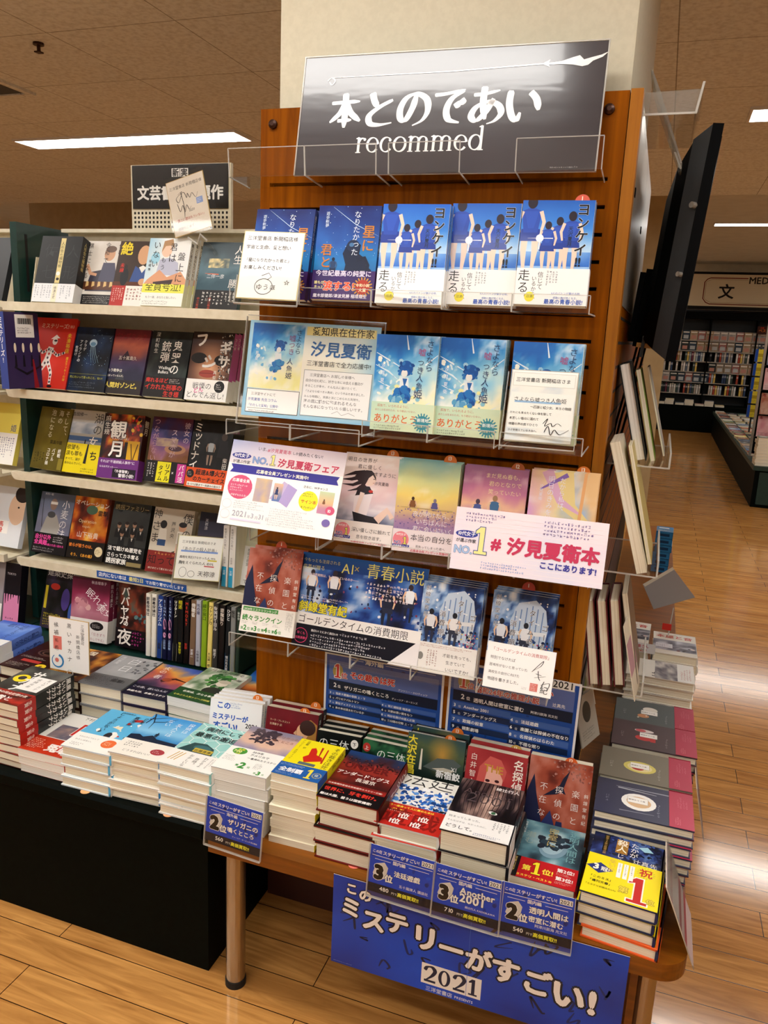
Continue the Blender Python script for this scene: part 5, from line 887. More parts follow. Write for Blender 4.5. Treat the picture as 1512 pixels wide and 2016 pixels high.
def c_kam():
    a = Art(W0, H0); a.bg('c8bfae'); a.ell(30, 50, 26, 12, '4a3c34'); a.ell(98, 56, 28, 13, '4a3c34'); a.ell(36, 140, 11, 12, '1c1818'); a.poly([(22, 96), (26, 128), (48, 128), (52, 96)], 'e4e0d4'); a.rect(24, 78, 26, 18, '2c4a78'); a.ell(98, 136, 12, 13, 'd8a888'); a.ell(98, 144, 13, 8, '241c1c'); a.poly([(84, 88), (84, 124), (114, 124), (116, 88)], 'ece8de'); a.line([(90, 88), (88, 60)], 8, 'd8a888'); a.line([(108, 88), (110, 62)], 8, 'd8a888'); a.txt('僕の', 112, 178, 32, '33302e', v=1, sp=1.4, jit=.06); a.txt('神さま', 14, 184, 30, '33302e', v=1, sp=1.15, jit=.06); a.txt('芦沢央', 68, 150, 14, '33302e', v=1, sp=1.2); return a
def b_kam():
    a = Art(W0, 62); a.bg('7c1f1a'); a.txt('知ってる', 2, 22, 28, '1c0c0a', b=.0, fit=118); a.marks(20, 44, 90, 16, 8, 'c88a4a', v=1); a.txt('神さまだって救えない人に選ばれて', 8, 8, 7, 'e8d8c8', fit=112); return a
def c_ano():
    a = Art(W0, H0); a.paint(lambda u, v: ramp(v, (.5, '26263a'), (.64, '4a4a62'), (.7, '3c3c50'), (1, '1c1c28')), 8, 14); a.txt('あの子の', 106, 178, 17, 'c8c8d4', v=1, sp=1.2); a.txt('天祢涼', 24, 170, 11, 'd8d8e0', v=1); a.poly([(96, 84), (104, 104), (120, 100), (124, 84)], '0e0e14'); return a
def c_ken():
    a = Art(W0, H0); a.paint(lambda u, v: mix('0c0f0c', '4a3c5a', max(0, fbm(u * 4, v * 5, 149) * 1.8 - .7)), 16, 22); a.ell(40, 130, 18, 10, 'b83024'); a.ell(84, 96, 16, 34, '4a3a80'); a.ell(110, 60, 10, 30, '3a56a0'); a.txt('建築史探偵', 4, 160, 25, 'd8d6d0', b=.02, fit=122); a.rect(4, 60, 10, 70, 'c8b428'); a.marks(8, 8, 76, 40, 5, 'c8b828'); return a
def c_nem():
    a = Art(W0, H0); a.paint(lambda u, v: mix(ramp(v + fbm(u * 3, v * 3, 151) * .3, (.35, '9a5a6a'), (.6, 'b8788a'), (.85, '8a2a4a'), (1.1, '5a1430')), 'f0c8c8', max(0, .6 - 3 * math.hypot(u - .25, v - .55))), 18, 24); dots(a, 16, 10, 100, 60, 120, 9, ['c88a94', 'd8a8a8', 'a06070'], 3); a.txt('眠れる', 44, 140, 29, 'f6eef0', v=0, b=-.006, rot=-35, jit=.04); a.txt('美女', 84, 96, 28, 'f6eef0', rot=-24, b=-.006); a.txt('秋吉理香子', 66, 172, 9, 'e8d0d8', fit=52); return a
def b_nem():
    a = Art(W0, 66); a.bg('eae6e2'); a.ell(92, 48, 23, 13, '1a1618'); a.marks(76, 42, 32, 12, 3, 'e8e4e0'); a.txt('「引きずり', 70, 18, 11, 'b06a78', jit=.1, fit=54); a.txt('おろしてやる」', 62, 4, 11, 'b06a78', jit=.1, fit=62); a.marks(6, 46, 50, 12, 2, 'b88a94'); return a
def c_bab():
    a = Art(W0, H0); a.paint(lambda u, v: ramp(fbm(u * 5, v * 5, 157) + .12 * v, (.3, '1a0f0e'), (.5, '5a241a'), (.62, '8a3a24'), (.78, '405a54')), 20, 26); dots(a, 26, 60, 70, 126, 110, 6, ['2a4a54', '5a7a7c', '283038', '7a2a20'], 3); a.txt('ババヤガ', 26, 180, 30, 'f0eae2', v=1, b=.03, jit=.08, sp=.95); a.txt('の', 24, 62, 18, 'f0eae2', b=.03); return a
def b_bab():
    a = Art(W0, 56); a.bg('120a10'); a.txt('夜', 6, 6, 50, 'f2ece4', b=.02); a.marks(56, 8, 46, 44, 4, 'b83a8a'); a.txt('二人の女', 116, 52, 12, 'f0eae2', v=1, b=.0); return a
def c_sel():
    a = Art(W0, H0); a.paint(lambda u, v: mix('e8e0b0', '8aa0b0', fbm(u * 3, v * 3, 163)), 12, 16); a.line([(60, 180), (70, 130), (120, 110)], [18, 14, 8], '5a6488'); a.rect(0, 0, 129, 110, 'eceeee'); a.rect(34, 36, 84, 70, '22282c'); a.rect(44, 42, 66, 60, '78b4d0'); a.line([(54, 42), (54, 102)], 2, '22282c'); a.line([(44, 66), (110, 66)], 2, '22282c'); a.txt('推理と密室', 16, 104, 10, '3a3a3c', v=1); a.txt('「同じ作者」', 10, 18, 12, 'c83a5a', b=.02, fit=70); a.txt('でも、どっち?', 10, 4, 12, '2a2a2c', fit=90); return a

# ------------------------------------------------------------------ signs and cards
def card(name, w, h, art, x, y, z, yaw, lean, label, cat='card', group=None, roll=0, back='e8e6e0', mt=PRINT, t=.0012, edge=None, parent_name=None):
    k = MB(); k.box(-w / 2, w / 2, 0, t, 0, h, mt, back)
    if edge:
        e = .0016; k.box(-w / 2 - e, w / 2 + e, .0003, t + .0004, -e, h + e, mt, edge)
    if art: k.art(art, lambda u, v, e: (-w / 2 + u, -e, v), mt)
    o = k.build(name); tag(o, label, cat, group); return pose(o, x, y, z, yaw, lean, roll)
def sleeve(o, w, h, d=.003):
    """clear acrylic pocket in front of and behind a card, as a part of it"""
    k = MB(); k.box(-w / 2, w / 2, -d, -d + .0012, -.012, h, ACRY); k.box(-w / 2, w / 2, .002, .0032, -.012, h + .006, ACRY); k.box(-w / 2, w / 2, -d, .0032, -.0135, -.012, ACRE)
    for s in (-1, 1): k.box(s * w / 2 - .0006, s * w / 2 + .0006, -d, .0032, -.012, h, ACRE)
    k.build('clear_sleeve', o)

def brush(A, pts, w, c, n=9):
    """brush stroke through points: thin across, full downwards, tapering to the end"""
    P = [pts[0]] + list(pts) + [pts[-1]]; S = []
    for i in range(len(P) - 3):
        p0, p1, p2, p3 = P[i:i + 4]
        for k in range(n):
            t = k / n; S.append(tuple(.5 * (2 * b + (-a + c_) * t + (2 * a - 5 * b + 4 * c_ - d) * t * t + (-a + 3 * b - 3 * c_ + d) * t ** 3) for a, b, c_, d in zip(p0, p1, p2, p3)))
    S.append(pts[-1]); W_ = []; m = len(S) - 1
    for i, p in enumerate(S):
        a, b = S[max(i - 1, 0)], S[min(i + 1, m)]; dx, dy = b[0] - a[0], b[1] - a[1]; d = math.hypot(dx, dy) or 1; t = i / m
        W_.append(w * (.42 + .58 * abs(dy - .25 * dx) / d) * (1 if t < .75 else 1 - (t - .75) * 2.6) * (1 if t > .06 else .6 + t * 6.6))
    return A.line(S, W_, c)
KANA = {'本': [((.06, .71), (.5, .73), (.94, .74)), ((.48, .98), (.5, .5), (.5, .0)), ((.49, .72), (.34, .42), (.04, .16)), ((.51, .72), (.68, .42), (.99, .18)), ((.28, .2), (.5, .21), (.72, .22))],
        'と': [((.26, .96), (.34, .72), (.46, .56)), ((.9, .74), (.52, .56), (.22, .32), (.26, .1), (.54, .05), (.92, .1))],
        'の': [((.54, .84), (.46, .5), (.28, .16), (.12, .22), (.1, .5), (.26, .78), (.56, .88), (.86, .72), (.92, .4), (.78, .14), (.5, .0))],
        'で': [((.04, .82), (.4, .85), (.92, .94)), ((.9, .92), (.56, .72), (.42, .42), (.5, .14), (.82, .04)), ((.68, .6), (.78, .46)), ((.82, .68), (.93, .55))],
        'あ': [((.12, .78), (.45, .8), (.86, .88)), ((.42, 1.0), (.41, .55), (.5, .1)), ((.7, .66), (.5, .3), (.26, .08), (.1, .2), (.22, .44), (.54, .58), (.84, .48), (.94, .26), (.78, .06), (.56, -.02))],
        'い': [((.12, .86), (.1, .5), (.2, .16), (.34, .06), (.42, .26)), ((.66, .8), (.84, .6), (.92, .3))]}
def serif(A, t, x, y, s, c):
    """old-style lower case letters of x-height s"""
    K, T = .17 * s, .06 * s
    def stem(px, y0, y1, flag=1):
        A.poly([(px - K / 2, y0), (px + K / 2, y0), (px + K / 2, y1), (px - K / 2, y1)], c); A.rect(px - K, y0, 2 * K, T, c)
        if flag: A.poly([(px - K * 1.1, y1 - .1 * s), (px - K * 1.1, y1 - .05 * s), (px, y1 + .04 * s), (px, y1 - .12 * s)], c)
    def arc(cx, cy, rx, ry, a0, a1, n=26):
        P = []; W_ = []
        for i in range(n + 1):
            a = R(a0 + (a1 - a0) * i / n); P.append((cx + rx * math.cos(a), cy + ry * math.sin(a))); W_.append(T + (K - T) * abs(math.cos(a + .25)) ** 1.3)
        A.line(P, W_, c)
    for ch in t:
        if ch == 'r': stem(x + .2 * s, y, y + s); arc(x + .48 * s, y + .68 * s, .26 * s, .26 * s, 175, 60); A.ell(x + .6 * s, y + .86 * s, K * .55, K * .55, c); x += .72 * s
        elif ch == 'e': arc(x + .44 * s, y + .5 * s, .36 * s, .46 * s, 5, 325); A.rect(x + .1 * s, y + .52 * s, .7 * s, T, c); x += .92 * s
        elif ch == 'c': arc(x + .44 * s, y + .5 * s, .36 * s, .46 * s, 40, 325); A.ell(x + .68 * s, y + .78 * s, K * .55, K * .55, c); x += .88 * s
        elif ch == 'o': arc(x + .46 * s, y + .5 * s, .38 * s, .46 * s, 0, 360); x += .98 * s
        elif ch == 'm':
            stem(x + .2 * s, y, y + s)
            for q in (.2, .72): arc(x + (q + .26) * s, y + .66 * s, .26 * s, .29 * s, 170, 10); stem(x + (q + .52) * s, y, y + .7 * s, 0)
            x += 1.5 * s
        elif ch == 'd': arc(x + .44 * s, y + .5 * s, .36 * s, .46 * s, 0, 360); stem(x + .8 * s, y, y + 1.52 * s); x += 1.05 * s
    return x
# main headboard sign
a = Art(580, 232); a.bg('3d3a3d'); a.paint(lambda u, v: mix('353236', '474346', fbm(u * 2, v * 3, 5)), 10, 8)
gx = 60
for ch in '本とのであい':
    for st in KANA[ch]: brush(a, [(gx + px * 66, 92 + py * 68) for px, py in st], 13, 'f2f2f2')
    gx += 69.5
serif(a, 'recommed', 122, 42, 30, 'eeeeee')
a.line([(60, 190), (300, 191), (470, 196)], [.8, 2, 2.4], 'dedede'); a.poly([(466, 196), (480, 203), (478, 197), (500, 199), (520, 205), (532, 208), (540, 200), (552, 203), (570, 207), (582, 212), (572, 203), (556, 197), (548, 190), (538, 188), (520, 192), (500, 194), (478, 194), (480, 190)], 'f0f0f0')
brush(a, [(50, 184), (58, 190), (66, 184), (60, 176), (54, 182)], 2.4, 'c8c8c8'); a.marks(500, 6, 56, 4, 1, 'b8b8b8')
SIGNF = mat('laminated_sign_film', rough=.2, attr=True, coat=.3); n, l, b = nodes(SIGNF)
tc = n.new('ShaderNodeTexCoord'); mp = n.new('ShaderNodeMapping'); mp.inputs['Scale'].default_value = (3, 1, 9); nz = n.new('ShaderNodeTexNoise'); nz.inputs['Scale'].default_value = 1.6; nz.inputs['Detail'].default_value = 3
bp = n.new('ShaderNodeBump'); bp.inputs['Strength'].default_value = .12; bp.inputs['Distance'].default_value = .006
l.new(tc.outputs['Object'], mp.inputs[0]); l.new(mp.outputs[0], nz.inputs['Vector']); l.new(nz.outputs['Fac'], bp.inputs['Height']); l.new(bp.outputs[0], b.inputs['Normal']); l.new(bp.outputs[0], b.inputs['Coat Normal'])
o = card('headboard_sign', .58, .232, a, .40, -.053, 1.726, 2, 12.2, 'dark grey glossy recommended books headboard sign in acrylic ledges on top', 'sign', mt=SIGNF, t=.004, back='d8d8d8')
k = MB(); e = .0022
for x0, x1, z0, z1 in ((-.2925, -.29, 0, .234), (.29, .2925, 0, .234), (-.2925, .2925, .232, .2343)): k.box(x0, x1, -.0015, .0045, z0, z1, ACRE)
k.build('acrylic_frame', o)

# ------------------------------------------------------------------ clear ledges
def ledge(x0, x1, y, z, label, lip=.026, zb=None, yb=-.001, tilt=0, group='clear ledges on the end panel'):
    """bent clear ledge from the panel out to y with an upturned lip"""
    r = root('acrylic_ledge', ((x0 + x1) / 2, 0, z), label, 'shelf', group); w = (x1 - x0) / 2; s = .0024; zb = (zb - z) if zb is not None else -.003
    k = MB(); k.prism([(yb, zb), (y, -.003), (y, -.003 - s), (yb, zb - s)], -w, w, ACRY); k.prism([(y, -.003 - s), (y + s, -.003 - s), (y + s - tilt, lip), (y - tilt, lip)], -w, w, ACRY); k.build('plate', r)
    k = MB(); k.box(-w, w, y - .0003 - tilt, y + s - tilt + .0003, lip, lip + .0012, ACRE)
    for q in (-w, w): k.prism([(y - .0005, -.003 - s), (y + s, -.003), (y + s - tilt, lip), (y - tilt, lip)], q - .0008, q + .0008, ACRE)
    for q in (-w, w): k.prism([(yb, zb + .0004), (y, -.003), (y, -.0032 - s), (yb, zb - s)], q - .0008, q + .0008, ACRE)
    k.build('polished_edge', r); return r
for i, (x0, x1) in enumerate(((-.025, .142), (.143, .29), (.315, .452), (.555, .705))):
    ledge(x0, x1, -.085, 1.7265, f'{ORD[i]} empty clear ledge from the bookcase side under the headboard sign', .047, 1.7165, tilt=.006)
ROW = [(1.487, -.115, ((0, .15), (.155, .305), (.306, .445), (.446, .575), (.576, .712)), 'race and starry novels'), (1.239, -.128, ((.005, .15), (.152, .3), (.302, .435), (.436, .565), (.575, .725)), 'mermaid novels'),
       (.992, -.118, ((.05, .205), (.21, .35), (.352, .49), (.492, .62), (.622, .76)), 'pastel novels'), (.742, -.118, ((0, .145), (.146, .29), (.292, .425), (.426, .565), (.566, .705)), 'school and detective novels')]
for z, y, xs, d in ROW:
    for i, (x0, x1) in enumerate(xs): ledge(x0, x1, y - .012 - .01 * (z == 1.239 and i < 2), z - .0055 - .019 * (z == 1.239 and i < 2), f'{ORD[i]} clear ledge from the left carrying the {d}')

# ------------------------------------------------------------------ books on the end panel
def novel(front, band=None, bh=0, w=.129, h=.188, t=.017, col='f0efea', scol=None, hard=False, spine=None, bc='ffffff', bs=None, mt=PRINT, pm=PAGES):
    return book(w, h, t, front, spine, col, scol, hard, (bh, band, bc, bs) if band else None, pm, mt)
G1 = 'books on the top panel row'
st_ = novel(c_star(), b_star(), 58, col='1c3a86', bc='3a1c60', spine=sp(14, 188, '1f4a9c', '星になりたかった君と', 'eef4ff'), t=.014, mt=GLOSS)
stand(st_, .229, -.09, 1.489, 5, 14, 'blue starry novel with a purple band, fully visible right of the handwritten card', 'the blue starry novel', 2, group=G1)
o = copy_tree(st_, 'blue starry novel at the left end of the top row, half hidden by a card'); pose(o, .081, -.085, 1.487, 3, 16, 0)
o = copy_tree(st_, 'back copy of the blue starry novel behind the handwritten card'); pose(o, .082, -.0665, 1.487, 3, 16, 0)
rn = novel(c_run(), b_run(), 66, col='f2f4f6', scol='3f80d4', bc='f8f8f6', spine=sp(17, 188, '4a8ede', 'ヨンケイ!!', '14161c', '天沢夏月'), w=.13, mt=GLOSS)
for i, (x, y, z, yw, ln, d) in enumerate(((.377, -.118, 1.484, 5, 12, 'next to the starry novel'), (.502, -.072, 1.488, 4, 9, 'in the middle'), (.635, -.074, 1.492, 4, 9, 'at the right end'))):
    p = rn if i == 0 else copy_tree(rn); stand(p, x, y, z, yw, ln, f'blue running race novel with white band, the one {d}', f'the race novel {d}', 3 if i == 0 else 2, group=G1)
mr = novel(c_mer(), b_mer(), 56, col='e8eee0', scol='bcd8e4', bc='dfe8c4', spine=sp(14, 188, '8cc0dc', 'さよなら嘘つき人魚姫', '2a4070'), t=.014, w=.13)
for i, (x, y, z, yw, ln, d) in enumerate(((.369, -.1, 1.24, 0, 7, 'right beside the author notice'), (.497, -.088, 1.239, 1, 6, 'in the middle of the row'), (.64, -.09, 1.239, 1, 9, 'behind the signed card'))):
    p = mr if i == 0 else copy_tree(mr); stand(p, x, y, z, yw, ln, f'watercolour mermaid novel standing {d}', f'the mermaid novel {d}', 3, group='mermaid novels on the second panel row')
GP = 'pastel novels on the third panel row'
p = novel(c_girl(), bnd('f4ece8', '深い優しさに触れて', '息を吹き返す。'), 46, w=.128, t=.014); stand(p, .289, -.082, .994, 0, 15, 'pale pink novel with a long haired girl seated by the sea', 'the seated girl novel', 2, group=GP)
p = novel(c_sit(), bnd('f2e6ea', '本当の自分を', '見失ってしまった君へ'), 46, w=.128, t=.013, scol='d8c0d0'); stand(p, .422, -.085, .992, 3, 10, 'yellow and violet novel with two people seated on a hill', 'the two seated people novel', 3, group=GP)
p = novel(c_two(), bnd('f4e4ec', '心の奥底に', '響く物語。'), 46, w=.128, t=.014, scol='c890b0'); stand(p, .556, -.084, .994, 1, 14, 'pink and purple novel with two standing students', 'the two students novel', 2, group=GP)
p = novel(c_cur(), bnd('f0e8f4', '夢を描く', 'ふたりの物語'), 46, w=.128, t=.014, scol='e8c8d8'); stand(p, .691, -.088, 1.0, 1, 14, 'pastel novel with a blowing yellow curtain at the right end', 'the curtain novel', 2, group=GP)
pr = novel(c_para(), b_para(), 58, w=.128, t=.022, col='5a2018', scol='4a1c18', hard=False, bc='f6f6ef'); stand(pr, .079, -.108, .764, 4, 18, 'rust red novel with a black bird and a white and green ranking band', 'the rust red bird novel', 2, group='detective novels on the lowest panel row')
gd = novel(c_gold(), b_gold(), 62, w=.128, t=.011, col='eceef2', scol='c8ccd4'); stand(gd, .489, -.105, .745, 0, 14, 'blue and white school novel with its band in full view', 'the fully visible school novel', 4, group='school novels on the lowest panel row')
p = copy_tree(gd); stand(p, .633, -.089, .742, -1, 15, 'blue and white school novel behind the red and black handwritten card', 'the school novel behind the card', 3, group='school novels on the lowest panel row')

# cards and notices on the panel
a = Art(121, 136); a.bg('f4f4f2')
for t, y, z, f in (('三洋堂書店 新開橋店様', 118, 10, 104), ('宇宙と生命、愛と想い', 100, 10, 92), ('「星になりたかった君と」', 74, 10, 96), ('お楽しみください!', 58, 10, 78)): a.txt(t, 6, y, z, '1c1c1e', jit=.1, b=.01, fit=f)
a.line([(52 + 18 * math.cos(i * .35), 24 + 16 * math.sin(i * .35)) for i in range(19)], 1.1, '1c1c1e'); a.line([(46, 46), (60, 52), (66, 44), (58, 38)], 1.1, '1c1c1e'); a.txt('ゆうほ', 36, 16, 14, '1c1c1e', jit=.15, b=-.005); a.txt('☆', 92, 28, 12, '1c1c1e')
o = card('handwritten_card', .121, .136, a, .101, -.163, 1.484, 9, 20, 'white handwritten card with a round signature in front of the starry novel', edge='d8c890', t=.002, roll=.8); sleeve(o, .128, .045)
a = Art(287, 203); a.paint(lambda u, v: mix('f6f4e4', '8cc4e4', max(abs(u - .5), abs(v - .5)) ** 3 * 7 + (.1 if v < .2 else 0)), 20, 16); a.grad(8, 60, 116, 138, lambda u, v: mix(ramp(v * .8 + (1 - u) * .25 + fbm(u * 5, v * 6, 7) * .45 - .2, (.1, 'f2efa0'), (.4, 'f4f4d8'), (.62, '8cc8e4'), (.85, '2d84cc'), (1, '1e62b4')), 'ffffff', max(0, fbm(u * 6, v * 7, 19) * 2.4 - 1.3)), 18, 24)
dots(a, 30, 20, 80, 70, 160, 4, ['9cc8e0', 'cfe4ec', '6cb0d8', 'f2f4e8'], 3); a.ell(72, 152, 11, 12, '17529c'); dots(a, 14, 62, 142, 84, 162, 3.5, ['1a5aa8', '114488', '2a70b8'], 4); a.ell(70, 143, 5, 6, 'e2e4e0'); a.poly([(64, 136), (76, 136), (78, 120), (62, 118)], 'dfe8ec'); dots(a, 24, 56, 98, 86, 120, 5, ['1e5fae', '2a74bc', '17509a', '3c88c0'], 6); a.txt('さよなら', 112, 188, 13, '28406c', v=1, jit=.1); a.txt('嘘つき', 98, 176, 14, '8a4a80', v=1, jit=.1); a.txt('人魚姫', 97, 128, 15, '26386a', v=1, jit=.1); a.txt('汐見夏衛', 22, 150, 8, 'eef6fc', v=1, sp=1.5)
a.rect(8, 8, 118, 50, '26282a'); a.rect(9, 9, 116, 48, 'fafaf8'); a.txt('三洋堂サイトにて', 18, 44, 9, '26282a', fit=56); a.txt('汐見夏衛 先生コラム', 12, 32, 9, '3a5ca8', b=.01, fit=66); a.txt('「わたしと愛知」公開中', 12, 20, 9, '3a5ca8', b=.01, fit=70); a.line([(12, 17), (80, 17)], .7, '26282a'); a.txt('https://www.sanyodo.co.jp/', 16, 10, 5, '26282a', fit=58)
a.rect(128, 178, 150, 18, 'e8de98'); a.txt('愛知県在住作家', 140, 178, 18, '20242a', b=.01, fit=134); a.txt('汐見夏衛', 140, 134, 30, '2a5f9c', b=.03, fit=132); a.txt('三洋堂書店で全力応援中!', 134, 114, 13, '20242a', b=.0, fit=140)
a.rect(131, 10, 148, 96, '8a9298'); a.rect(132, 11, 146, 94, 'f6f8f8')
for i, t in enumerate(('三洋堂書店へ お越しの皆様へ', '自分の住む町に、好きな本に出会える書店が', 'あることが幸せ。そんな人に届けたくて、', '「さよなら嘘つき人魚姫」という作品を書きました。', 'みんな時間に、笑顔と涙にこめられた気持ち、', '海の底に静かに包まれるそんな', 'そんな本になっていたら嬉しいです。')): a.txt(t, 136 + (8 if i == 0 else 0), 92 - i * 11, 8, '4a5058', jit=.12, b=.004, fit=(98 if i == 0 else 134 - (i % 3) * 9))
a.line([(200, 18), (212, 24), (222, 16), (236, 22), (250, 17)], .6, '4a5058')
o = card('author_notice', .287, .203, a, .151, -.08, 1.2436, 6, 13, 'blue bordered notice about the local author, landscape, in a clear holder', 'notice', roll=.9); k = MB(); k.box(-.152, .152, .0015, .003, -.018, .214, ACRY)
for s in (-1, 1): k.box(s * .152 - .0007, s * .152 + .0007, -.004, .003, -.018, .21, ACRE)
k.box(-.152, .152, -.004, .003, -.0195, -.018, ACRE); k.box(-.152, .152, .0015, .003, .213, .2145, ACRE); k.build('clear_holder', o)
a = Art(119, 134); a.paint(lambda u, v: mix('f4f2ec', 'b8cce0', max(0, fbm(u * 3, v * 6, 3) * 2 - .9)), 12, 14); a.rect(3, 104, 113, 26, 'd8d8d0'); a.rect(4, 105, 111, 24, 'f6f6f2'); a.rect(2, 24, 115, 68, 'f4f4f0'); a.txt('三洋堂書店 新開橋店さま', 8, 112, 10, '1a1a1c', b=.01, jit=.06, fit=100); a.rect(10, 72, 84, 4, '9cc0e4'); a.txt('さよなら嘘つき人魚姫', 8, 74, 10, '1a1a1c', jit=.08, fit=96); a.txt('一匹狼と嘘少女、再生の物語', 40, 62, 7, '2a2a2c', jit=.1, b=.006, fit=74)
for i, t in enumerate(('だれにも見せたくない傷を隠して', '息苦しい毎日に溺れて', '暗闇の海の底でひとり', 'ひざを抱えているきみへ。')): a.txt(t, 4, 50 - i * 11, 8, '2a2a2c', jit=.1, b=.006, fit=(76, 54, 54, 56)[i])
brush(a, [(66, 34), (74, 44), (70, 30), (80, 36), (84, 30), (92, 36), (100, 32)], 1.6, '1a1a1c'); brush(a, [(70, 18), (76, 30), (82, 14), (88, 24), (98, 16), (114, 26)], 1.6, '1a1a1c')
o = card('handwritten_card', .119, .134, a, .6436, -.14, 1.2484, 3, 22, 'signed handwritten card with a watercolour border covering the last mermaid novel', edge='b8b0a0', t=.002); sleeve(o, .134, .13)
a = Art(257, 182); a.bg('fbfbfa'); a.grad(0, 132, 257, 50, lambda u, v: mix('f0e8ec', ramp(u, (0, '9ca8d4'), (.5, 'c8b0bc'), (1, 'a898a0')), v * .9), 12, 6); a.txt('いま、', 60, 164, 9, '2a2a34', jit=.05); a.txt('#汐見夏衛本', 82, 163, 11, 'b84a64', b=.02, fit=54); a.txt('しか', 138, 164, 7, '2a2a34', b=.02); a.txt('読みたくない!', 152, 163, 11, '2a2a34', b=.02, fit=54)
for i, t in enumerate('10代女子'[0:1] + '代女子'): pass
a.ell(26, 149, 22, 6.5, '3a3f94'); a.txt('10代女子', 8, 145, 8, 'f4f4f8', b=.03, fit=36); a.txt('が選ぶ作家', 8, 132, 8, '2c2c34', b=.02, fit=40); a.txt('NO.', 52, 134, 20, '8aa4d8', b=.05, o='40508c', ow=.02); one(a, 93, 136, 11, 22, 'f2e68a', '5a6478', 1); a.txt('汐見夏衛フェア', 110, 134, 20, 'c03a5a', b=.05, o='f8f0f0', ow=.03, fit=136)
a.poly([(6, 112), (12, 121), (6, 130), (250, 130), (245, 121), (250, 112)], '36329a'); a.txt('応募者全員プレゼント実施中!', 66, 115, 12, 'f4f4e0', b=.03, fit=118); a.ell(36, 82, 28, 26, 'd8567c'); a.txt('応募者全員', 16, 92, 10, 'fdf2f4', b=.03, fit=40); a.marks(14, 72, 44, 16, 3, 'f6d8e0'); a.txt('が必ずもらえる!', 18, 62, 6, 'fdf2f4', b=.02, fit=36)
a.grad(70, 56, 36, 50, lambda u, v: mix('e8c88a', 'a89cc0', fbm(u * 3, v * 3, 6)), 8, 10); a.poly([(106, 66), (132, 106), (160, 92), (150, 56)], 'c8b8dc'); a.grad(112, 62, 20, 38, lambda u, v: mix('5a78b8', 'f0c0a0', v), 4, 6); a.figure(120, 66, 26, '3a2a30', '2a3a6a', '2a3a6a'); a.poly([(128, 62), (148, 52), (164, 92), (142, 102)], 'b4a4d8')
a.txt('さらに、Wチャンス', 176, 98, 8, '3a3a40', b=.01, fit=54); a.ell(192, 72, 21, 21, 'f2ea2c'); a.txt('サイン本', 176, 66, 11, 'c8622c', b=.03, fit=34); a.txt('をプレゼント!', 178, 56, 6, '3a3a2a', b=.02, fit=30); a.marks(178, 80, 28, 9, 2, '6a6a30'); a.grad(214, 50, 32, 46, lambda u, v: ramp(v, (.2, 'c88aa8'), (.5, 'e8c090'), (1, 'c8d8b0')), 4, 8); a.figure(226, 70, 12, '4a3428', '8a5a34', '6a4a3a', sit=1); a.ell(242, 58, 10, 9, 'd8567c'); a.txt('10', 236, 53, 9, 'fdf2f4', b=.03)
a.txt('2021', 30, 18, 14, 'b0b0bc', b=.02, fit=34); a.txt('年', 65, 18, 8, 'b0b0bc'); a.txt('3', 73, 18, 14, 'b0b0bc', b=.02); a.txt('月', 82, 18, 8, 'b0b0bc'); a.txt('31', 90, 18, 14, 'b0b0bc', b=.02); a.txt('日', 106, 18, 8, 'b0b0bc'); a.rect(28, 11, 70, 4, 'dcd8ec'); a.ell(14, 44, 11, 10, 'dcdce0'); a.ell(14, 44, 10, 9, 'fbfbfa'); a.ell(14, 22, 11, 10, 'dcdce0'); a.ell(14, 22, 10, 9, 'fbfbfa'); a.marks(30, 36, 76, 18, 4, 'b4b4ba'); a.marks(112, 10, 110, 38, 8, 'c4c4ca'); a.ell(238, 32, 9, 8, '7a68b0')
card('fair_flyer', .257, .182, a, .126, -.169, 1.021, 4, 22, 'white campaign flyer with a purple ribbon jutting out over the bookcase', 'flyer', roll=2)
a = Art(288, 121); a.paint(lambda u, v: mix(mix('f4dce6', 'cdd2f0', max(0, 2.2 * fbm(u * 3, v * 2, 8) - .8)), 'fdf6f8', .45), 18, 10); [a.line([(0, 8 + i * 9), (288, 9 + i * 9)], .9, 'f6ecf2') for i in range(12)]; a.marks(20, 94, 90, 20, 3, '7a68a4'); a.marks(170, 84, 104, 30, 4, '7a68a4'); a.ell(26, 70, 22, 7, '36409a'); a.txt('10代女子', 8, 66, 8, 'f4f4f8', b=.03, fit=36); a.txt('が選ぶ作家', 6, 53, 8, '30303a', b=.02, fit=40)
a.txt('NO.', 4, 30, 20, 'a8c4e8', b=.05, o='3a4a8c', ow=.025); one(a, 44, 34, 24, 52, 'f4ec9a', '3f5a9c', 1.4); a.txt('#', 76, 44, 30, 'c8365c', b=.06); a.txt('汐見夏衛本', 106, 40, 34, 'c8365c', b=.055, fit=172); a.txt('ここにあります!', 170, 22, 16, '3a3a9c', b=.05, fit=106); a.marks(60, 6, 104, 16, 3, '7aa0d8')
card('campaign_sign', .288, .121, a, .642, -.15, .99, 0, 16, 'pink landscape number one campaign sign over the pastel novels', 'sign')
a = Art(297, 210); a.paint(lambda u, v: ramp(fbm(u * 6, v * 5, 171) * 1.1 - .05 - (v > .86) * .2, (.22, '050a24'), (.42, '10307c'), (.58, '3c70c0'), (.75, 'dce8f6')), 34, 26); a.grad(0, 178, 297, 32, lambda u, v: mix('0c3c88', '1a5aa8', v), 4, 3)
for x, y, k_ in ((30, 100, 74), (84, 98, 80), (214, 70, 90), (262, 92, 80)): a.figure(x, y, k_, '33262e', 'f0f4fa' if k_ < 85 else '1a2038', '222a44', legs='1a2138')
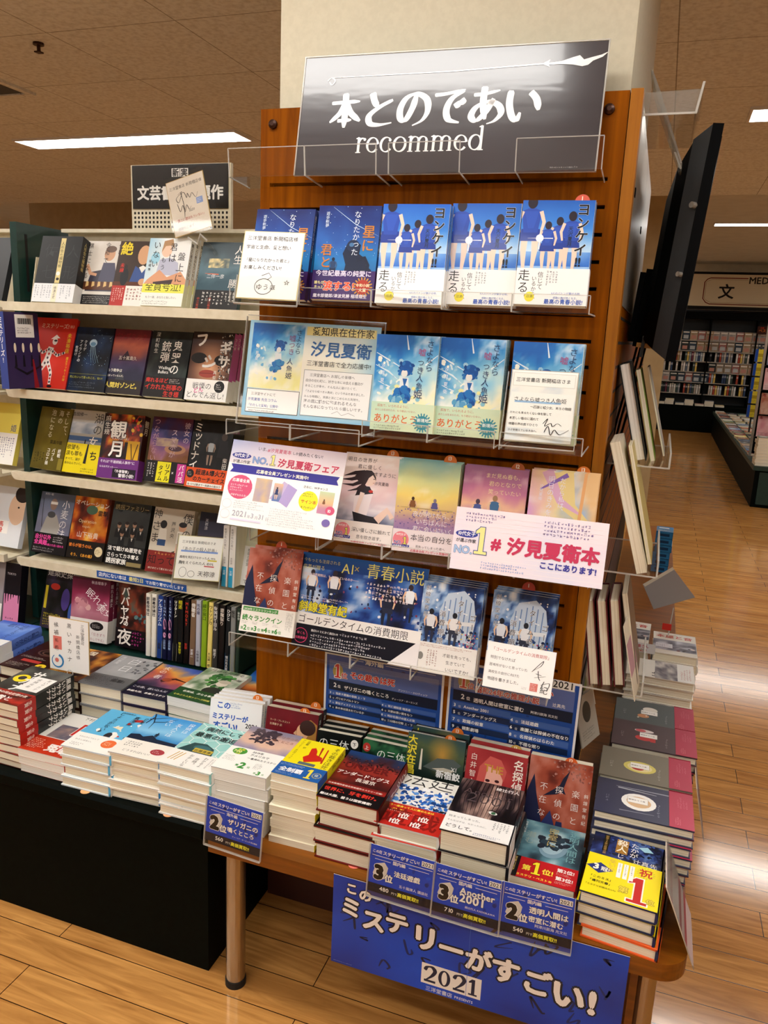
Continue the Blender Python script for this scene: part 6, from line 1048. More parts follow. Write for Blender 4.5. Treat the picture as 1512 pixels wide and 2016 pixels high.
dots(a, 60, 10, 90, 290, 150, 3, ['0c1434', '1c3a80', '7a3a5c', 'e8f0fa'], 4); a.rect(0, 0, 297, 52, '06081a'); a.poly([(230, 0), (297, 60), (297, 0)], 'f0eef0'); a.rect(0, 52, 297, 26, 'f6f6f4'); a.txt('ゴールデンタイムの消費期限', 8, 54, 22, '1a1a20', b=-.002, fit=262); a.txt('斜線堂有紀', 6, 80, 26, 'e8e03c', b=.04, o='10183c', ow=.04, fit=118)
a.txt('今もっとも注目される', 4, 190, 13, 'd8d488', b=-.003, fit=90); a.txt('俊英が贈る', 4, 174, 13, 'd8d488', b=-.003, fit=54); a.txt('AI', 98, 172, 30, 'e6e27c', b=.0); a.txt('×', 126, 176, 26, 'c8b45a', b=-.012); a.txt('青春小説', 156, 172, 33, 'e6e27c', b=.0, fit=134); a.txt('“自分の消費期限は、もう切れているのか――', 6, 160, 9, 'f2dfe0', b=.02, fit=136); a.marks(160, 128, 128, 38, 4, 'f0e4e8'); a.marks(8, 106, 118, 10, 2, 'f0e8ee')
a.ell(20, 26, 17, 17, 'c83a6a'); a.ell(20, 26, 15.5, 15.5, '0a0a18'); a.txt('早くも', 10, 28, 7, 'd84a7a', b=.01); a.txt('話題沸騰!!', 7, 18, 7, 'd84a7a', b=.01, fit=28); a.txt('面白い! とにかく面白い!!', 44, 38, 9, 'f0f0f2', b=.03, fit=66); a.marks(112, 38, 100, 8, 1, 'd0d0d8'); a.marks(44, 6, 180, 28, 4, 'e4e4ea')
card('promotion_sign', .297, .21, a, .284, -.1, .745, -3, 16, 'night blue landscape promotion sign with yellow lettering on the lowest row', 'sign', roll=-1)
a = Art(134, 89); a.bg('f8f8f6'); a.txt('「ゴールデンタイムの消費期限」', 8, 72, 10, 'b83a3a', jit=.05, fit=118)
for i, t in enumerate(('特別でなければ', '居場所がないと思っていた', '高校生の自分に向けた', '物語を書きました。')): a.txt(t, 8, 56 - i * 14, 10, '2a2a2c', jit=.08, fit=(50, 76, 62, 66)[i])
for q in (((92, 44), (106, 62), (112, 68), (108, 58), (96, 48)), ((100, 42), (112, 40)), ((104, 48), (106, 36), (110, 30)), ((98, 34), (120, 40)), ((114, 20), (118, 30), (112, 14)), ((112, 22), (128, 28), (126, 14))): brush(a, q, 1.4, '2a2a2c')
a.txt('紀', 112, 6, 15, '2a2a2c', jit=.1); a.rect(92, 8, 15, 15, 'd87a70'); a.marks(93, 9, 13, 13, 4, 'f4e4e0'); a.marks(76, 8, 12, 5, 2, '8a8a8c')
o = card('handwritten_card', .134, .089, a, .647, -.15, .758, 0, 20, 'handwritten card in red and black with a red seal on the lowest row', roll=.5)
def wood_text(a, x0, y0, w, rows, two):
    pass
def rankposter(w, h, kind):
    a = Art(w, h); a.bg('e6e8ea'); a.rect(5, 5, w - 10, h - 10, '1a4a9c'); dots(a, 26, 10, 10, w - 10, h - 10, 5, ['143a80', '1f56b0', '102e66'], 3); a.rect(12, h - 66, w - 24, 48, '5a6eaa'); a.rect(12, h - 92, w - 24, 25, '0e1c34'); a.ell(34, h - 44, 13, 18, 'a8924c')
    one(a, 26, h - 60, 15, 34, 'c42a24', 'f0ece4', 1.6); a.txt('位', 42, h - 60, 16, 'c42a24', b=.03, o='f0ece4', ow=.05)
    if kind == 0:
        a.txt('海外編', 100, h - 16, 15, 'e8e8e4', b=.03); a.line([(60, h - 9), (96, h - 9)], 1, 'dfe3ea'); a.line([(150, h - 9), (w - 20, h - 9)], 1, 'dfe3ea'); a.txt('その裁きは死', 64, h - 56, 22, 'c42a24', b=.05, o='f0ece4', ow=.05, fit=110); a.txt('アンソニー・ホロヴィッツ', 182, h - 64, 8, 'e8e8ea', b=.02, fit=70); a.txt('2', 24, h - 86, 15, 'f0f0ee', b=.04); a.txt('位', 34, h - 85, 8, 'f0f0ee', b=.02); a.txt('ザリガニの鳴くところ', 50, h - 87, 15, 'f0f0ee', b=.03, fit=112); a.txt('ディーリア・オーエンズ', 168, h - 88, 7, 'e8e8ea', b=.02, fit=62); b = 0
    else:
        a.rect(w - 62, h - 20, 48, 17, 'e6e6e4'); a.txt('2021', w - 60, h - 19, 15, '1a1c22', b=.02, fit=44); a.txt('国内編', 110, h - 16, 15, 'e8e8e4', b=.03); a.txt('たかが殺人じゃないか', 60, h - 44, 18, 'c42a24', b=.05, o='f0ece4', ow=.05, fit=168); a.txt('昭和24年の推理小説', 60, h - 64, 18, 'c42a24', b=.05, o='f0ece4', ow=.05, fit=142); a.txt('辻真先', w - 56, h - 62, 9, 'e8e8ea', b=.02); a.txt('2', 30, h - 88, 16, 'f0f0ee', b=.04); a.txt('位', 42, h - 87, 9, 'f0f0ee', b=.02); a.txt('透明人間は密室に潜む', 58, h - 89, 16, 'f0f0ee', b=.03, fit=112); a.txt('阿津川辰海 光文社', 184, h - 88, 7, 'e8e8ea', b=.02, fit=58)
    L = [('3', '指差す標識の事例 上・下'), ('5', 'パリのアパルトマン'), ('7', '悪童ディスティレーション'), ('9', 'あの本は読まれているか')] if kind == 0 else [('3', 'Another 2001'), ('5', 'アンダードッグス'), ('7', '欺瞞の殺意'), ('9', '鏡影劇場')]
    Q = [('4', '死亡通知書 暗黒者'), ('6', '天使は黒い翼をもつ'), ('8', '時計仕掛けの歪んだ罠'), ('10', '三分間の空隙 上・下')] if kind == 0 else [('4', '法廷遊戯'), ('6', '楽園とは探偵の不在なり'), ('8', '名探偵のはらわた'), ('10', '不穏な眠り')]
    rh = (h - 100) / 5
    for i in range(4):
        y = h - 92 - (i + 1) * rh
        for j, (T, x) in enumerate(((L, 12), (Q, w / 2 - 2))):
            yy = y - j * rh * .45; a.rect(x, yy, w / 2 - 12, rh * .82, '3f62a8' if i % 2 == 0 else '12264c'); a.txt(T[i][0], x + 3, yy + 1, rh * .6, 'f0f0ee', b=.04); a.txt('位', x + 3 + rh * .62, yy + 1, rh * .36, 'f0f0ee'); a.txt(T[i][1], x + rh * 1.5, yy + 1, rh * .55, 'f0f0ee', b=.03); 
    return a
card('ranking_poster', .288, .16, rankposter(288, 160, 0), .324, -.0022, .541, 0, 0, 'blue overseas ranking poster on the panel, the one nearer the bookcase', 'poster', 'ranking posters')
card('ranking_poster', .284, .186, rankposter(284, 186, 1), .619, -.0022, .548, 0, 0, 'blue domestic ranking poster on the panel, the one partly behind the handwritten card', 'poster', 'ranking posters', roll=.6)
def numtag(x, y, z, t, label, c='e07a2c', yaw=0):
    k = MB(); P = [(.0135 * math.cos(R(q)), .0135 * math.sin(R(q))) for q in range(0, 181, 15)]; k.prism(P + [(-.0135, -.012), (.0135, -.012)], 0, .0006, PRINT, 'y', c)
    a = Art(27, 14); a.txt(t, 13.5 - 3.2 * len(t), 1, 11, 'fbeede', b=.03); k.art(a, lambda u, v, e: (-.0135 + u, -e, v), PRINT); o = k.build('number_tag'); o.location = (x, y, z); o.rotation_euler = (R(-10), 0, R(yaw)); tag(o, label, 'tag', 'round number tags between the books')
for x, y, z, t, d, c in ((.325, -.006, 1.174, '13', 'behind the seated girl novel', 'e07a2c'), (.455, -.022, 1.177, '13', 'behind the two seated people novel', 'e07a2c'), (.595, -.022, 1.174, '12', 'behind the two students novel', 'c86a2c'), (.722, -.012, 1.178, '13', 'behind the curtain novel', 'e07a2c'), (.072, -.02, .943, '1', 'behind the rust red bird novel', 'b8482c'), (.635, .0 - .006, .925, '1', 'behind the school novel with the card', 'c84a34'), (.672, -.03, 1.677, '1', 'behind the race novel at the right end', 'd8604c'),
                     (.012, .003, .556, '13', 'on the back of the white mystery guidebooks', 'e07a2c'), (.02, -.03, .556, '13', 'in the middle of the white mystery guidebooks', 'e07a2c'), (.151, -.044, .556, '13', 'on the front copy of the dark red portrait novel', 'e07a2c'), (.165, -.014, .56, '13', 'on the back copy of the dark red portrait novel', 'e07a2c'), (.502, -.05, .568, '13', 'on the front copy of the black shark novel', 'e07a2c'), (.51, -.018, .571, '13', 'on the back copy of the black shark novel', 'e07a2c'), (.643, -.034, .568, '11', 'on the red detective novel', 'b89a4c'), (.76, -.044, .571, '12', 'on the standing rust red bird novel', 'd8642c')):
    numtag(x, y, z, t, f'round number tag sticking up {d}', c)

# ------------------------------------------------------------------ table: standing row against the panel
GS = 'standing books at the back of the table'
p = book(.131, .174, .014, c_kono(), sp(14, 174, 'f0f2f4', 'このミステリーがすごい!', '2c5fc0', z=9), 'f2f4f6', pm=PAGESW); stand(p, -.015, -.097, .386 + p['t'] * math.sin(R(12)), 7, 12, 'white mystery guidebook with blue lettering at the left end of the table', 'the white mystery guidebook', 4, group=GS)
p = book(.131, .174, .023, c_ourw(), sp(23, 174, '2a2620', 'あの本は', 'f0ece4'), '6a1420', '2a2620'); stand(p, .125, -.087, .386 + p['t'] * math.sin(R(12)), 2, 12, 'dark red novel with a woman in profile, standing', 'the dark red portrait novel', 2, group=GS)
p = book(.104, .15, .019, c_three(0, '下', 'f0efea')(), None, '0a0f0c'); stand(p, .249, -.098, .386 + p['t'] * math.sin(R(13)), 3, 13, 'black novel volume with a white circle, left of the green one', 'the black volume with a white circle', 3, group=GS)
p = book(.104, .15, .019, c_three(1, '上', 'b8342c')(), None, '0a0f0c'); stand(p, .357, -.095, .386 + p['t'] * math.sin(R(13)), 0, 13, 'black and green novel volume with a red circle', 'the green volume with a red circle', 3, group=GS)
p = book(.128, .186, .028, c_shark(), sp(28, 186, '14161a', '新宿鮫', 'e8e4dc'), '101214', hard=True, pm=PAGESW); stand(p, .474, -.097, .386 + p['t'] * math.sin(R(12)), 1, 12, 'black novel with a shark and yellow author name', 'the shark novel', 2, group=GS)
p = book(.128, .188, .026, c_detect(), sp(26, 188, '8a1a22', '名探偵', 'f2ece2'), '8a1a22', '7a1820'); stand(p, .608, -.11, .386 + p['t'] * math.sin(R(14)), -1, 14, 'red novel with a painted face and gold capitals', 'the red face novel', 2, group=GS)
p = book(.128, .188, .026, c_para(), sp(26, 188, '5a2018', '楽園とは探偵の不在なり', 'f2ece2', z=12), '5a2018', '4a1c18'); stand(p, .741, -.086, .386 + p['t'] * math.sin(R(13)), 1, 13, 'rust red novel with a black bird standing on the table without a band', 'the standing rust red bird novel', 1, group=GS)

# table: front piles
GT = 'piles along the front of the table'
p = book(.128, .188, .027, c_zari(), sp(27, 188, '8a84a0', 'ザリガニの鳴くところ', 'f4f0ec', z=12), 'efeee8', 'c8bcb8', band=(92, b_zari(), 'f4f4ee', None), pm=PAGESW); stack(p, .107, -.277, .523, 1, 'marsh sunset novel with a white and green number two band topping its pile', 'the marsh sunset novel', 5, GT)
p = book(.104, .15, .0173, c_sono(), sp(17, 150, 'f2e21c', 'その裁きは死', '2a2418', bandc='1f5ca8', bh=48), 'f2f0e4', 'f2e21c', band=(48, b_sono(), '1f5ca8', None)); q = book(.104, .15, .0173, None, None, 'efe9d0', 'f2e21c'); stack(p, .236, -.278, .543, 0, 'small yellow paperback with a red brush topping its tall pile', 'the small yellow paperback', 9, GT, low=q); bpy.data.objects.remove(q.children[0]); [bpy.data.objects.remove(c) for c in list(q.children)]; bpy.data.objects.remove(q)
p = book(.131, .188, .034, c_under(), sp(34, 188, '7a1c16', 'アンダードッグス', 'f2e6de', bandc='140c0c', bh=62), '6a1a16', '7a1c16', True, (62, b_under(), '140c0c', None)); stack(p, .355, -.286, .523, 0, 'dark blue and red city novel with a black band topping its pile', 'the dark red city novel', 4, GT)
p = book(.131, .188, .0275, c_court(), sp(27, 188, 'e8e6de', '法廷遊戯', '1a1c20', bandc='c62a20', bh=76), 'e4e2da', 'e8e6de', True, (76, b_court(), 'c62a20', None)); stack(p, .4785, -.286, .496, 0, 'white novel with a wreath of blue flowers and a red band topping its pile', 'the blue flower novel', 4, GT)
p = book(.13, .188, .0465, c_another(), sp(46, 188, '16141a', 'Another', 'c8c4c0', bandc='f0efec', bh=62, z=20), '1a181c', '16141a', True, (62, b_another(), 'f0efec', None)); stack(p, .6135, -.3, .527, 0, 'thick black novel with an eye and a white band topping its pile', 'the thick black novel', 3, GT)
p = book(.128, .188, .03, c_inv(), sp(30, 188, '1c2a34', '透明人間は密室に潜む', 'dfe6e4', bandc='c41c22', bh=62, z=12), 'd8d4c8', '1c2a34', False, (62, b_inv(), 'c41c22', None)); stack(p, .738, -.277, .45, -1, 'low pile top, dark teal novel with a blue face and a red number one band', 'the teal face novel', 2, GT)
p = book(.131, .188, .025, c_taka(), sp(25, 188, '1a2450', 'たかが殺人じゃないか', 'f0ede4', bandc='f4e114', bh=116, z=12), '20284a', '1a2450', True, (116, b_taka(), 'f4e114', None)); stack(p, .877, -.315, .483, -4, 'navy novel with a large yellow number one band at the table corner', 'the yellow banded navy novel', 3, GT, .006, 3)
p = book(.131, .188, .0235, None, None, 'e8622c', '20284a', True, (60, None, 'e8622c', None)); pose(p, .886, -.312, .4095, -6, 90); tag(p, 'orange covered book at the very bottom of the corner pile', 'book', GT)

# price cards hanging from the table edge
def pcard(rank, l1, l2, auth, price, dom):
    a = Art(128, 100); a.bg('0a44c8'); dots(a, 16, 6, 20, 122, 96, 5, ['0836a4', '062a7c', '0e54da'], 5); a.txt('この', 4, 84, 7, 'f2f2ee', b=.03); a.txt('ミステリーがすごい!', 16, 83, 11, 'f2f2ee', b=.04, fit=82); a.rect(102, 83, 23, 11, 'e8e8e4'); a.txt('2021', 103, 83.5, 9, '15161a', b=.01, fit=21); a.rect(4, 78, 120, 1.2, 'e8e8ea'); a.txt('国内編' if dom else '海外編', 46, 68, 8.5, 'f2f2ee', b=.03); a.rect(10, 71, 32, 1, 'e8e8ea'); a.rect(78, 71, 40, 1, 'e8e8ea')
    a.poly([(8, 40), (14, 62), (30, 68), (38, 58), (34, 34), (18, 28)], 'd8d4cc'); a.txt(rank, 10, 26, 40, '15161a', b=.09, o='f6f6f2', ow=.03); a.txt('位', 32, 28, 17, 'f4f4f0', b=.05, o='15161a', ow=.05)
    if l2: a.txt(l1, 50, 50, 15, 'f4f4f0', b=.04, o='101830', ow=.04, fit=min(72, 14 * len(l1))); a.txt(l2, 50, 33, 15, 'f4f4f0', b=.04, o='101830', ow=.04, fit=min(72, 12.5 * len(l2)))
    else: a.txt(l1, 50, 44, 16, 'f4f4f0', b=.04, o='101830', ow=.04, fit=52)
    a.txt(auth, 62, 24, 6, 'e8e8ea', b=.02, fit=58); a.rect(0, 0, 128, 19, '0a1226'); a.txt(price, 24, 5, 12, 'f0f0ea', b=.02); a.txt('円で', 48, 5, 6, 'f0f0ea'); a.txt('高価買取!!', 60, 4, 11, 'e4e43c', b=.04, fit=44); return a
for x, z, sp_, ro, d in ((.124, .386, ('2', 'ザリガニの', '鳴くところ', 'ディーリア・オーエンズ 早川書房', '560', 0), 3, 'second place overseas price card under the marsh novel pile'), (.485, .377, ('3', '法廷遊戯', '', '五十嵐律人 講談社', '480', 1), 1.5, 'third place price card under the blue flower novel pile'),
                          (.6145, .373, ('3', 'Another', '2001', '綾辻行人 KADOKAWA', '710', 1), 1, 'third place price card under the thick black novel pile'), (.744, .374, ('2', '透明人間は', '密室に潜む', '阿津川辰海 光文社', '540', 1), -1, 'second place domestic price card under the teal face novel pile')):
    o = card('price_card', .127, .1, pcard(*sp_), x, -.331, z, 0, 2, 'blue ' + d, 'price card', 'blue price cards on the table edge', roll=ro, t=.001); sleeve(o, .131, .1, .0025)

# blue banner below the table
a = Art(562, 203); a.paint(lambda u, v: mix('052888', '0a4ccc', max(0, fbm(u * 3, v * 2, 181) * 1.5 - .25)), 22, 10); q_ = random.Random(5)
for i in range(24): x, y = q_.uniform(20, 540), q_.uniform(20, 190); brush(a, [(x + q_.uniform(-18, 18), y + q_.uniform(-18, 18)) for j in range(4)], 5, ('0a1a4c', '0c2462', '081238')[i % 3])
TX = [('こ', 26, 168, 26), ('の', 54, 160, 28), ('ミ', 16, 116, 46), ('ス', 62, 98, 50), ('テ', 110, 108, 50), ('リ', 164, 90, 58), ('ー', 218, 84, 54), ('が', 272, 78, 52), ('す', 322, 72, 56), ('ご', 380, 66, 56), ('い', 434, 56, 64), ('!', 500, 56, 66)]
for t, x, y, z in TX: a.txt(t, x, y, z, '0a0a18', b=.14 if ord(t) > 255 else .12)
for t, x, y, z in TX: a.txt(t, x, y, z, 'ece6de', b=.06)
a.rect(190, 18, 118, 46, 'e6e2da'); 
for x in (197, 255): brush(a, [(x, 48), (x + 4, 56), (x + 14, 58), (x + 20, 50), (x + 14, 38), (x + 2, 26)], 8, '16203c'); a.rect(x - 1, 23, 23, 5, '16203c')
a.ell(236, 41, 12, 18, '16203c'); a.ell(236, 41, 5.5, 15, 'e6e2da'); one(a, 284, 23, 17, 36, '16203c')
#
a.txt('三洋堂書店', 200, 3, 12, 'c8d0e4', b=.02, fit=54); a.txt('PRESENTS', 258, 4, 9, 'd8dcea', b=.02, fit=38); a.marks(6, 4, 60, 3, 1, '8aa0d0'); a.rect(279, 0, .8, 203, '3a66c0')
card('banner_poster', .562, .203, a, .628, -.3215, .1815, 0, 0, 'large blue mystery ranking banner hanging below the table edge', 'poster', mt=GLOSS, t=.0008)

# ------------------------------------------------------------------ piles on the right side of the table, foot towards the aisle
GA = 'shrink wrapped books along the aisle side'
def spile(c, kind, y, z, n, label, desc, rotlow=0, x=1.004):
    p = book(.128, .188, .0195, c_wine(c, kind)(), None, c, mix(c, '101010', .3), True, (46, b_wine(), 'a8243c', None), mt=GLOSS); stack(p, x, y, z, 90, label, desc, n, GA, .005, 1)
spile('343850', 0, -.057, .528, 7, 'slate blue wrapped book showing a plate, nearest pile on the aisle side', 'the slate blue plate book')
spile('787264', 1, .078, .531, 7, 'olive grey wrapped book showing a yellow and red dish', 'the olive grey dish book')
spile('4a3c42', 2, .238, .526, 7, 'dark maroon wrapped book showing red glasses', 'the dark maroon book', x=1.02)
spile('4e5a5c', 3, .368, .523, 7, 'grey green wrapped book showing a cup and shells', 'the grey green book', x=1.02)
GW = 'white books further along the aisle side'
p = book(.131, .188, .026, c_white(0), sp(26, 188, 'eae8e0', 'は嗤う', '1a1a1c'), 'eae7dc', 'e8e6de', True, pm=PAGES) if False else book(.131, .188, .026, c_white(0)(), None, 'eae7dc', 'e8e6de', True); stack(p, 1.035, .725, .5, 90, 'white book with black brush lettering and a pale band on the aisle side', 'the white brush lettered book', 4, GW)
p = book(.13, .188, .028, c_white(1)(), None, 'eae7dc', 'e8e6de', True, mt=GLOSS); stack(p, .985, .87, .498, 0, 'white book with red lettering at the outer edge, behind the brush lettered pile', 'the outer red lettered white book', 4, GW)
p = book(.13, .188, .028, c_white(2)(), None, 'eae7dc', 'e8e6de', False); stack(p, .838, .85, .528, -2, 'white book with red lettering tight against the end display', 'the inner red lettered white book', 5, GW)
k = MB(); k.box(-.035, .035, 0, .001, 0, .03, PRINT, 'c8c4c4'); a = Art(70, 30); a.txt('著者さん', 6, 15, 11, 'a82a2a', b=.03); a.txt('の創り', 14, 3, 11, 'a82a2a', b=.03); k.art(a, lambda u, v, e: (-.035 + u, -e, v), PRINT); o = k.build('slip_tag'); pose(o, .89, .838, .5, 0, 10); tag(o, 'small grey slip with red writing tucked into the white piles', 'tag')
for i in range(6):
    pile(.945, 2.2, .386 + i * .033, .075, .11, 1, .032, ['2f86c8'], ('lowest' if i == 0 else ORD[5 - i] if i < 5 else 'topmost') + ' blue pocket book in the narrow blue pile far along the display', 'narrow blue pile', 0, True)
# card on a clip stand over the white piles, seen from behind
r = root('clip_stand_card', (.955, 1.02, .5), 'grey backed card tilted in a clear clip stand above the white piles', 'card')
k = MB(); P = [(-.088, .165), (-.005, .235), (.075, .145), (-.045, .085)]; k.prism(P, 0, .0012, MATTE, 'y', '9a9694'); k.build('card', r)
k = MB(); k.prism([(-.088, .165), (-.005, .235), (.002, .228), (-.08, .158)], -.0008, -.0002, PRINT, 'y', 'd8d0bc'); k.build('printed_strip', r)
k = MB(); k.tube([(.01, .0, 0), (.012, 0, .05), (.015, -.002, .1)], .0022, ACRE, 8); k.box(-.02, .035, -.02, .02, -.002, .001, ACRY); k.build('clip_stem', r)
k = MB(); k.box(-.012, .016, -.004, -.003, .022, .044, PRINT, 'c8281c'); k.build('red_sticker', r)
# face out books on the aisle side of the display, seen edge on
GE = 'books facing the aisle on the side of the display'
def side(w, h, t, x, y, z, lean, label, desc, c='d8d0c0', n=1, hard=False, front=None, pm=PAGES):
    p = book(w, h, t, front, None, c, c, hard, pm=pm); p['category'] = 'book'; pose(p, x, y, z, 90, lean); p['label'] = label; p['group'] = GE
    M = p.rotation_euler.to_matrix()
    for i in range(1, n):
        d = M @ Vector((0, i * (t + .0045), 0)); q = copy_tree(p, f'{ORD[i]} book back in the row behind {desc}'); pose(q, x + d.x, y + rnd.uniform(-.003, .003), z + d.z, 90, lean)
    return p
side(.13, .19, .021, .846, .1, .728, 9, 'outermost hardback of the three page edge blocks low on the side', 'the outer low hardback', '5a1420', 3, True)
side(.148, .2, .012, .872, .13, .73, 12, 'thick brown magazine leaning outside the low hardbacks', 'the brown magazine', '5a4a3c', 1)
side(.16, .27, .02, .862, .1, .985, 17, 'tall leaning page block with a speckled cover beside the panel edge', 'the tall speckled block', 'd8d0b8', 1, False)
side(.18, .25, .008, .87, .16, .99, 15, 'thin pale magazine outside the tall speckled block', 'the thin pale magazine', 'c8b870', 1)
side(.15, .21, .024, .835, .24, 1.19, 15, 'thick white page block high on the side under the television', 'the high white block', '16181a', 1, True, pm=PAGESW)
side(.15, .2, .01, .853, .28, 1.185, 15, 'thin green edged book outside the high white block', 'the green edged book', '7a9a2c', 1)
side(.2, .2, .004, .872, .36, 1.19, 16, 'thin silver magazine outermost on the high side ledge', 'the silver magazine', 'a8a8a0', 1)
k = MB(); k.box(-.05, .05, 0, .0015, 0, .16, MATTE, 'd8d0bc'); k.box(-.05, .05, -.0006, 0, .05, .12, MATTE, 'b89098'); o = k.build('leaning_postcard'); pose(o, .873, .04, .72, 86, 14); tag(o, 'pinkish postcard rack leaning in front of the low hardbacks', 'card')
def sledge(y0, y1, z, d, label, lip=.03):
    r = root('acrylic_ledge', (.757, (y0 + y1) / 2, z), label, 'shelf', 'clear ledges on the aisle side'); w = (y1 - y0) / 2
    k = MB(); k.box(.001, d, -w, w, -.003, -.0005, ACRY); k.box(d - .0024, d, -w, w, -.003, lip, ACRY); k.build('plate', r)
    k = MB(); [k.box(d - .003, d + .0006, q - .0008, q + .0008, -.003, lip, ACRE) for q in (-w, w)]; [k.box(.001, d, q - .0008, q + .0008, -.0034, -.0003, ACRE) for q in (-w, w)]; k.box(d - .003, d + .0006, -w, w, lip, lip + .001, ACRE); k.build('polished_edge', r)
sledge(.01, .28, .725, .125, 'clear ledge under the low hardbacks on the aisle side'); sledge(.01, .3, .982, .125, 'clear ledge under the tall speckled block on the aisle side'); sledge(.12, .5, 1.185, .125, 'clear ledge under the high white block on the aisle side')
r = root('acrylic_ledge', (.757, .06, 1.83), 'empty clear ledge high on the aisle side next to the headboard sign', 'shelf'); k = MB(); k.box(.001, .092, -.04, .22, 0, .0025, ACRY); k.prism([(.089, 0), (.092, 0), (.1, .05), (.097, .05)], -.04, .22, ACRY, 'y'); k.prism([(.001, 0), (.09, 0), (.096, .04), (.001, .038)], -.039, -.037, ACRM, 'y'); k.build('plate', r)
k = MB(); k.prism([(.0885, -.0005), (.0925, -.0005), (.1005, .051), (.0965, .051)], -.042, -.039, ACRE, 'y'); k.box(.001, .092, -.042, -.0395, -.0005, .003, ACRE); k.build('polished_edge', r)
k = MB(); k.prism([(.003, .09), (.02, .045), (.075, -.075), (.078, -.075), (.025, .05), (.006, .09)], .0, .12, ACRM, 'y'); k.prism([(.06, -.045), (.075, -.075), (.078, -.075), (.064, -.045)], .048, .052, ACRE, 'y'); o = k.build('bent_acrylic_bracket'); o.location = (.757, .1, 1.84); tag(o, 'bent clear bracket slanting down behind the high aisle side ledge', 'bracket')

# cards hung over the table's aisle edge, seen edge on, and booklets in the gap beside the panel
for y0, y1, xt, xb, zt, zb, d in ((-.285, -.15, .953, 1.013, .512, .372, 'at the table corner'), (.09, .2, 1.018, 1.045, .5, .386, 'beside the wrapped books')):
    k = MB(); k.prism([(xb, zb), (xb + .0016, zb), (xt + .0016, zt), (xt, zt)], y0, y1, MATTE, 'y', 'd8cdb8'); k.prism([(xb + .0017, zb), (xb + .0026, zb), (xt + .0026, zt), (xt + .0017, zt)], y0, y1, MATTE, 'y', 'c8b4b4')
    for q in (.25, .45, .8): k.prism([(xb + (xt - xb) * q + .0027, zb + (zt - zb) * q), (xb + (xt - xb) * q + .003, zb + (zt - zb) * q), (xb + (xt - xb) * (q + .08) + .003, zb + (zt - zb) * (q + .08)), (xb + (xt - xb) * (q + .08) + .0027, zb + (zt - zb) * (q + .08))], y0, y1, MATTE, 'y', '9a4a50')
    o = k.build('hanging_card'); tag(o, f'pale card in a clear holder slanting over the aisle edge {d}', 'card'); k = MB(); k.prism([(xb + .0028, zb - .006), (xb + .004, zb - .006), (xt + .004, zt + .004), (xt + .0028, zt + .004)], y0 - .003, y1 + .003, ACRM, 'y'); k.build('clear_holder', o)
for i, (x, y, z, c, d) in enumerate(((.79, .12, .545, 'b8b4a8', 'grey booklet with a round picture leaning in the dark gap beside the panel'), (.772, .16, .6, 'dcdcd0', 'white and green leaflet standing behind the grey booklet in the gap'))):
    a = Art(90, 110); a.bg(c); a.ell(45, 70, 20, 24, '3a3a34' if i == 0 else '7a9a3c'); a.marks(10, 10, 70, 24, 4, '6a6a64'); card('leaning_booklet', .09, .11, a, x, y, z, 70, 16, d, 'booklet', t=.003, back=c)
for x, t, c, d in ((-.28, '1', 'e8b078', 'sky blue'), (-.06, '1', 'e8a878', 'wire mesh'), (.375, '1', 'e87868', 'dark red city')):
    k = MB(); k.prism([(.012 * math.cos(R(q)), -.012 * math.sin(R(q))) for q in range(0, 181, 15)], 0, .0006, PRINT, 'z', c); o = k.build('number_tag'); o.location = (x, -.283, .3855); tag(o, f'pale round tag peeking out under the {d} novel pile', 'tag')
# ------------------------------------------------------------------ bookcase: front faced books
GB = ('top', 'second', 'third', 'fourth', 'bottom')
def bk(row, x, y, z, yaw, lean, front, label, desc, band=None, bh=0, bc='ffffff', w=.129, h=.188, t=.018, col='e8e4da', scol=None, n=1, spine=None, hard=False, mt=PRINT):
    p = book(w, h, t, front, spine, col, scol, hard, (bh, band, bc, None) if band else None, mt=mt); return stand(p, x, y, z, yaw, lean, label, desc, n, group=f'books on the {GB[row]} bookcase shelf')
bk(0, -.778, .243, 1.471, 6, 20, c_jin(), 'thick black slipcased book with a gold title strip', 'the black slipcased book', b_jin(), 54, 'e8eaec', h=.194, t=.034, col='1c1d1e', spine=sp(34, 194, '1a1b1c', '人形佐七捕物帳', 'b8a868', z=12))
bk(0, -.667, .285, 1.469, 0, 20, c_rei(), 'pale novel with a shogi player in grey', 'the shogi player novel', t=.016)
bk(0, -.553, .283, 1.469, 1, 20, c_zet(), 'brown novel with a bald man in a blue robe', 'the bald man novel', b_zet(), 58, 'b42a26', t=.016, col='2a1c14')
bk(0, -.437, .262, 1.472, 1, 18, c_kimi(), 'pale watercolour novel with a bright yellow band', 'the yellow banded watercolour novel', b_kimi(), 60, 'f0eecc', t=.017, n=3, spine=sp(17, 188, 'ece8e0', '盤上に君はもういない', '3a3634', '綾崎隼', z=10))
bk(0, -.285, .283, 1.468, 3, 20, c_jins(), 'teal grey novel with a lit train at night', 'the night train novel', t=.016, col='35525e')
bk(1, -.838, .262, 1.23, 0, 19, c_mysr(), 'red magazine with a harlequin figure', 'the red harlequin magazine', w=.146, h=.208, t=.012, col='c8281c')
p = book(.11, .208, .03, c_mysp(), sp(30, 208, '3f4f94', 'ミステリーズ!', 'f0f0f4', z=18, b=.03), '2a2248', '3f4f94', right=False); pose(p, -.838, .196, 1.232, 82, 2); tag(p, 'purple magazine turned sideways at the left end, blue spine showing', 'book', 'books on the second bookcase shelf')
bk(1, -.701, .269, 1.229, 1, 19, c_kur(), 'deep blue novel with a glowing jellyfish', 'the jellyfish novel', col='0c1830')
bk(1, -.583, .275, 1.229, -1, 19, c_pan(), 'dusky red novel with a sunset mountain', 'the sunset mountain novel', col='3a2a44', t=.016)
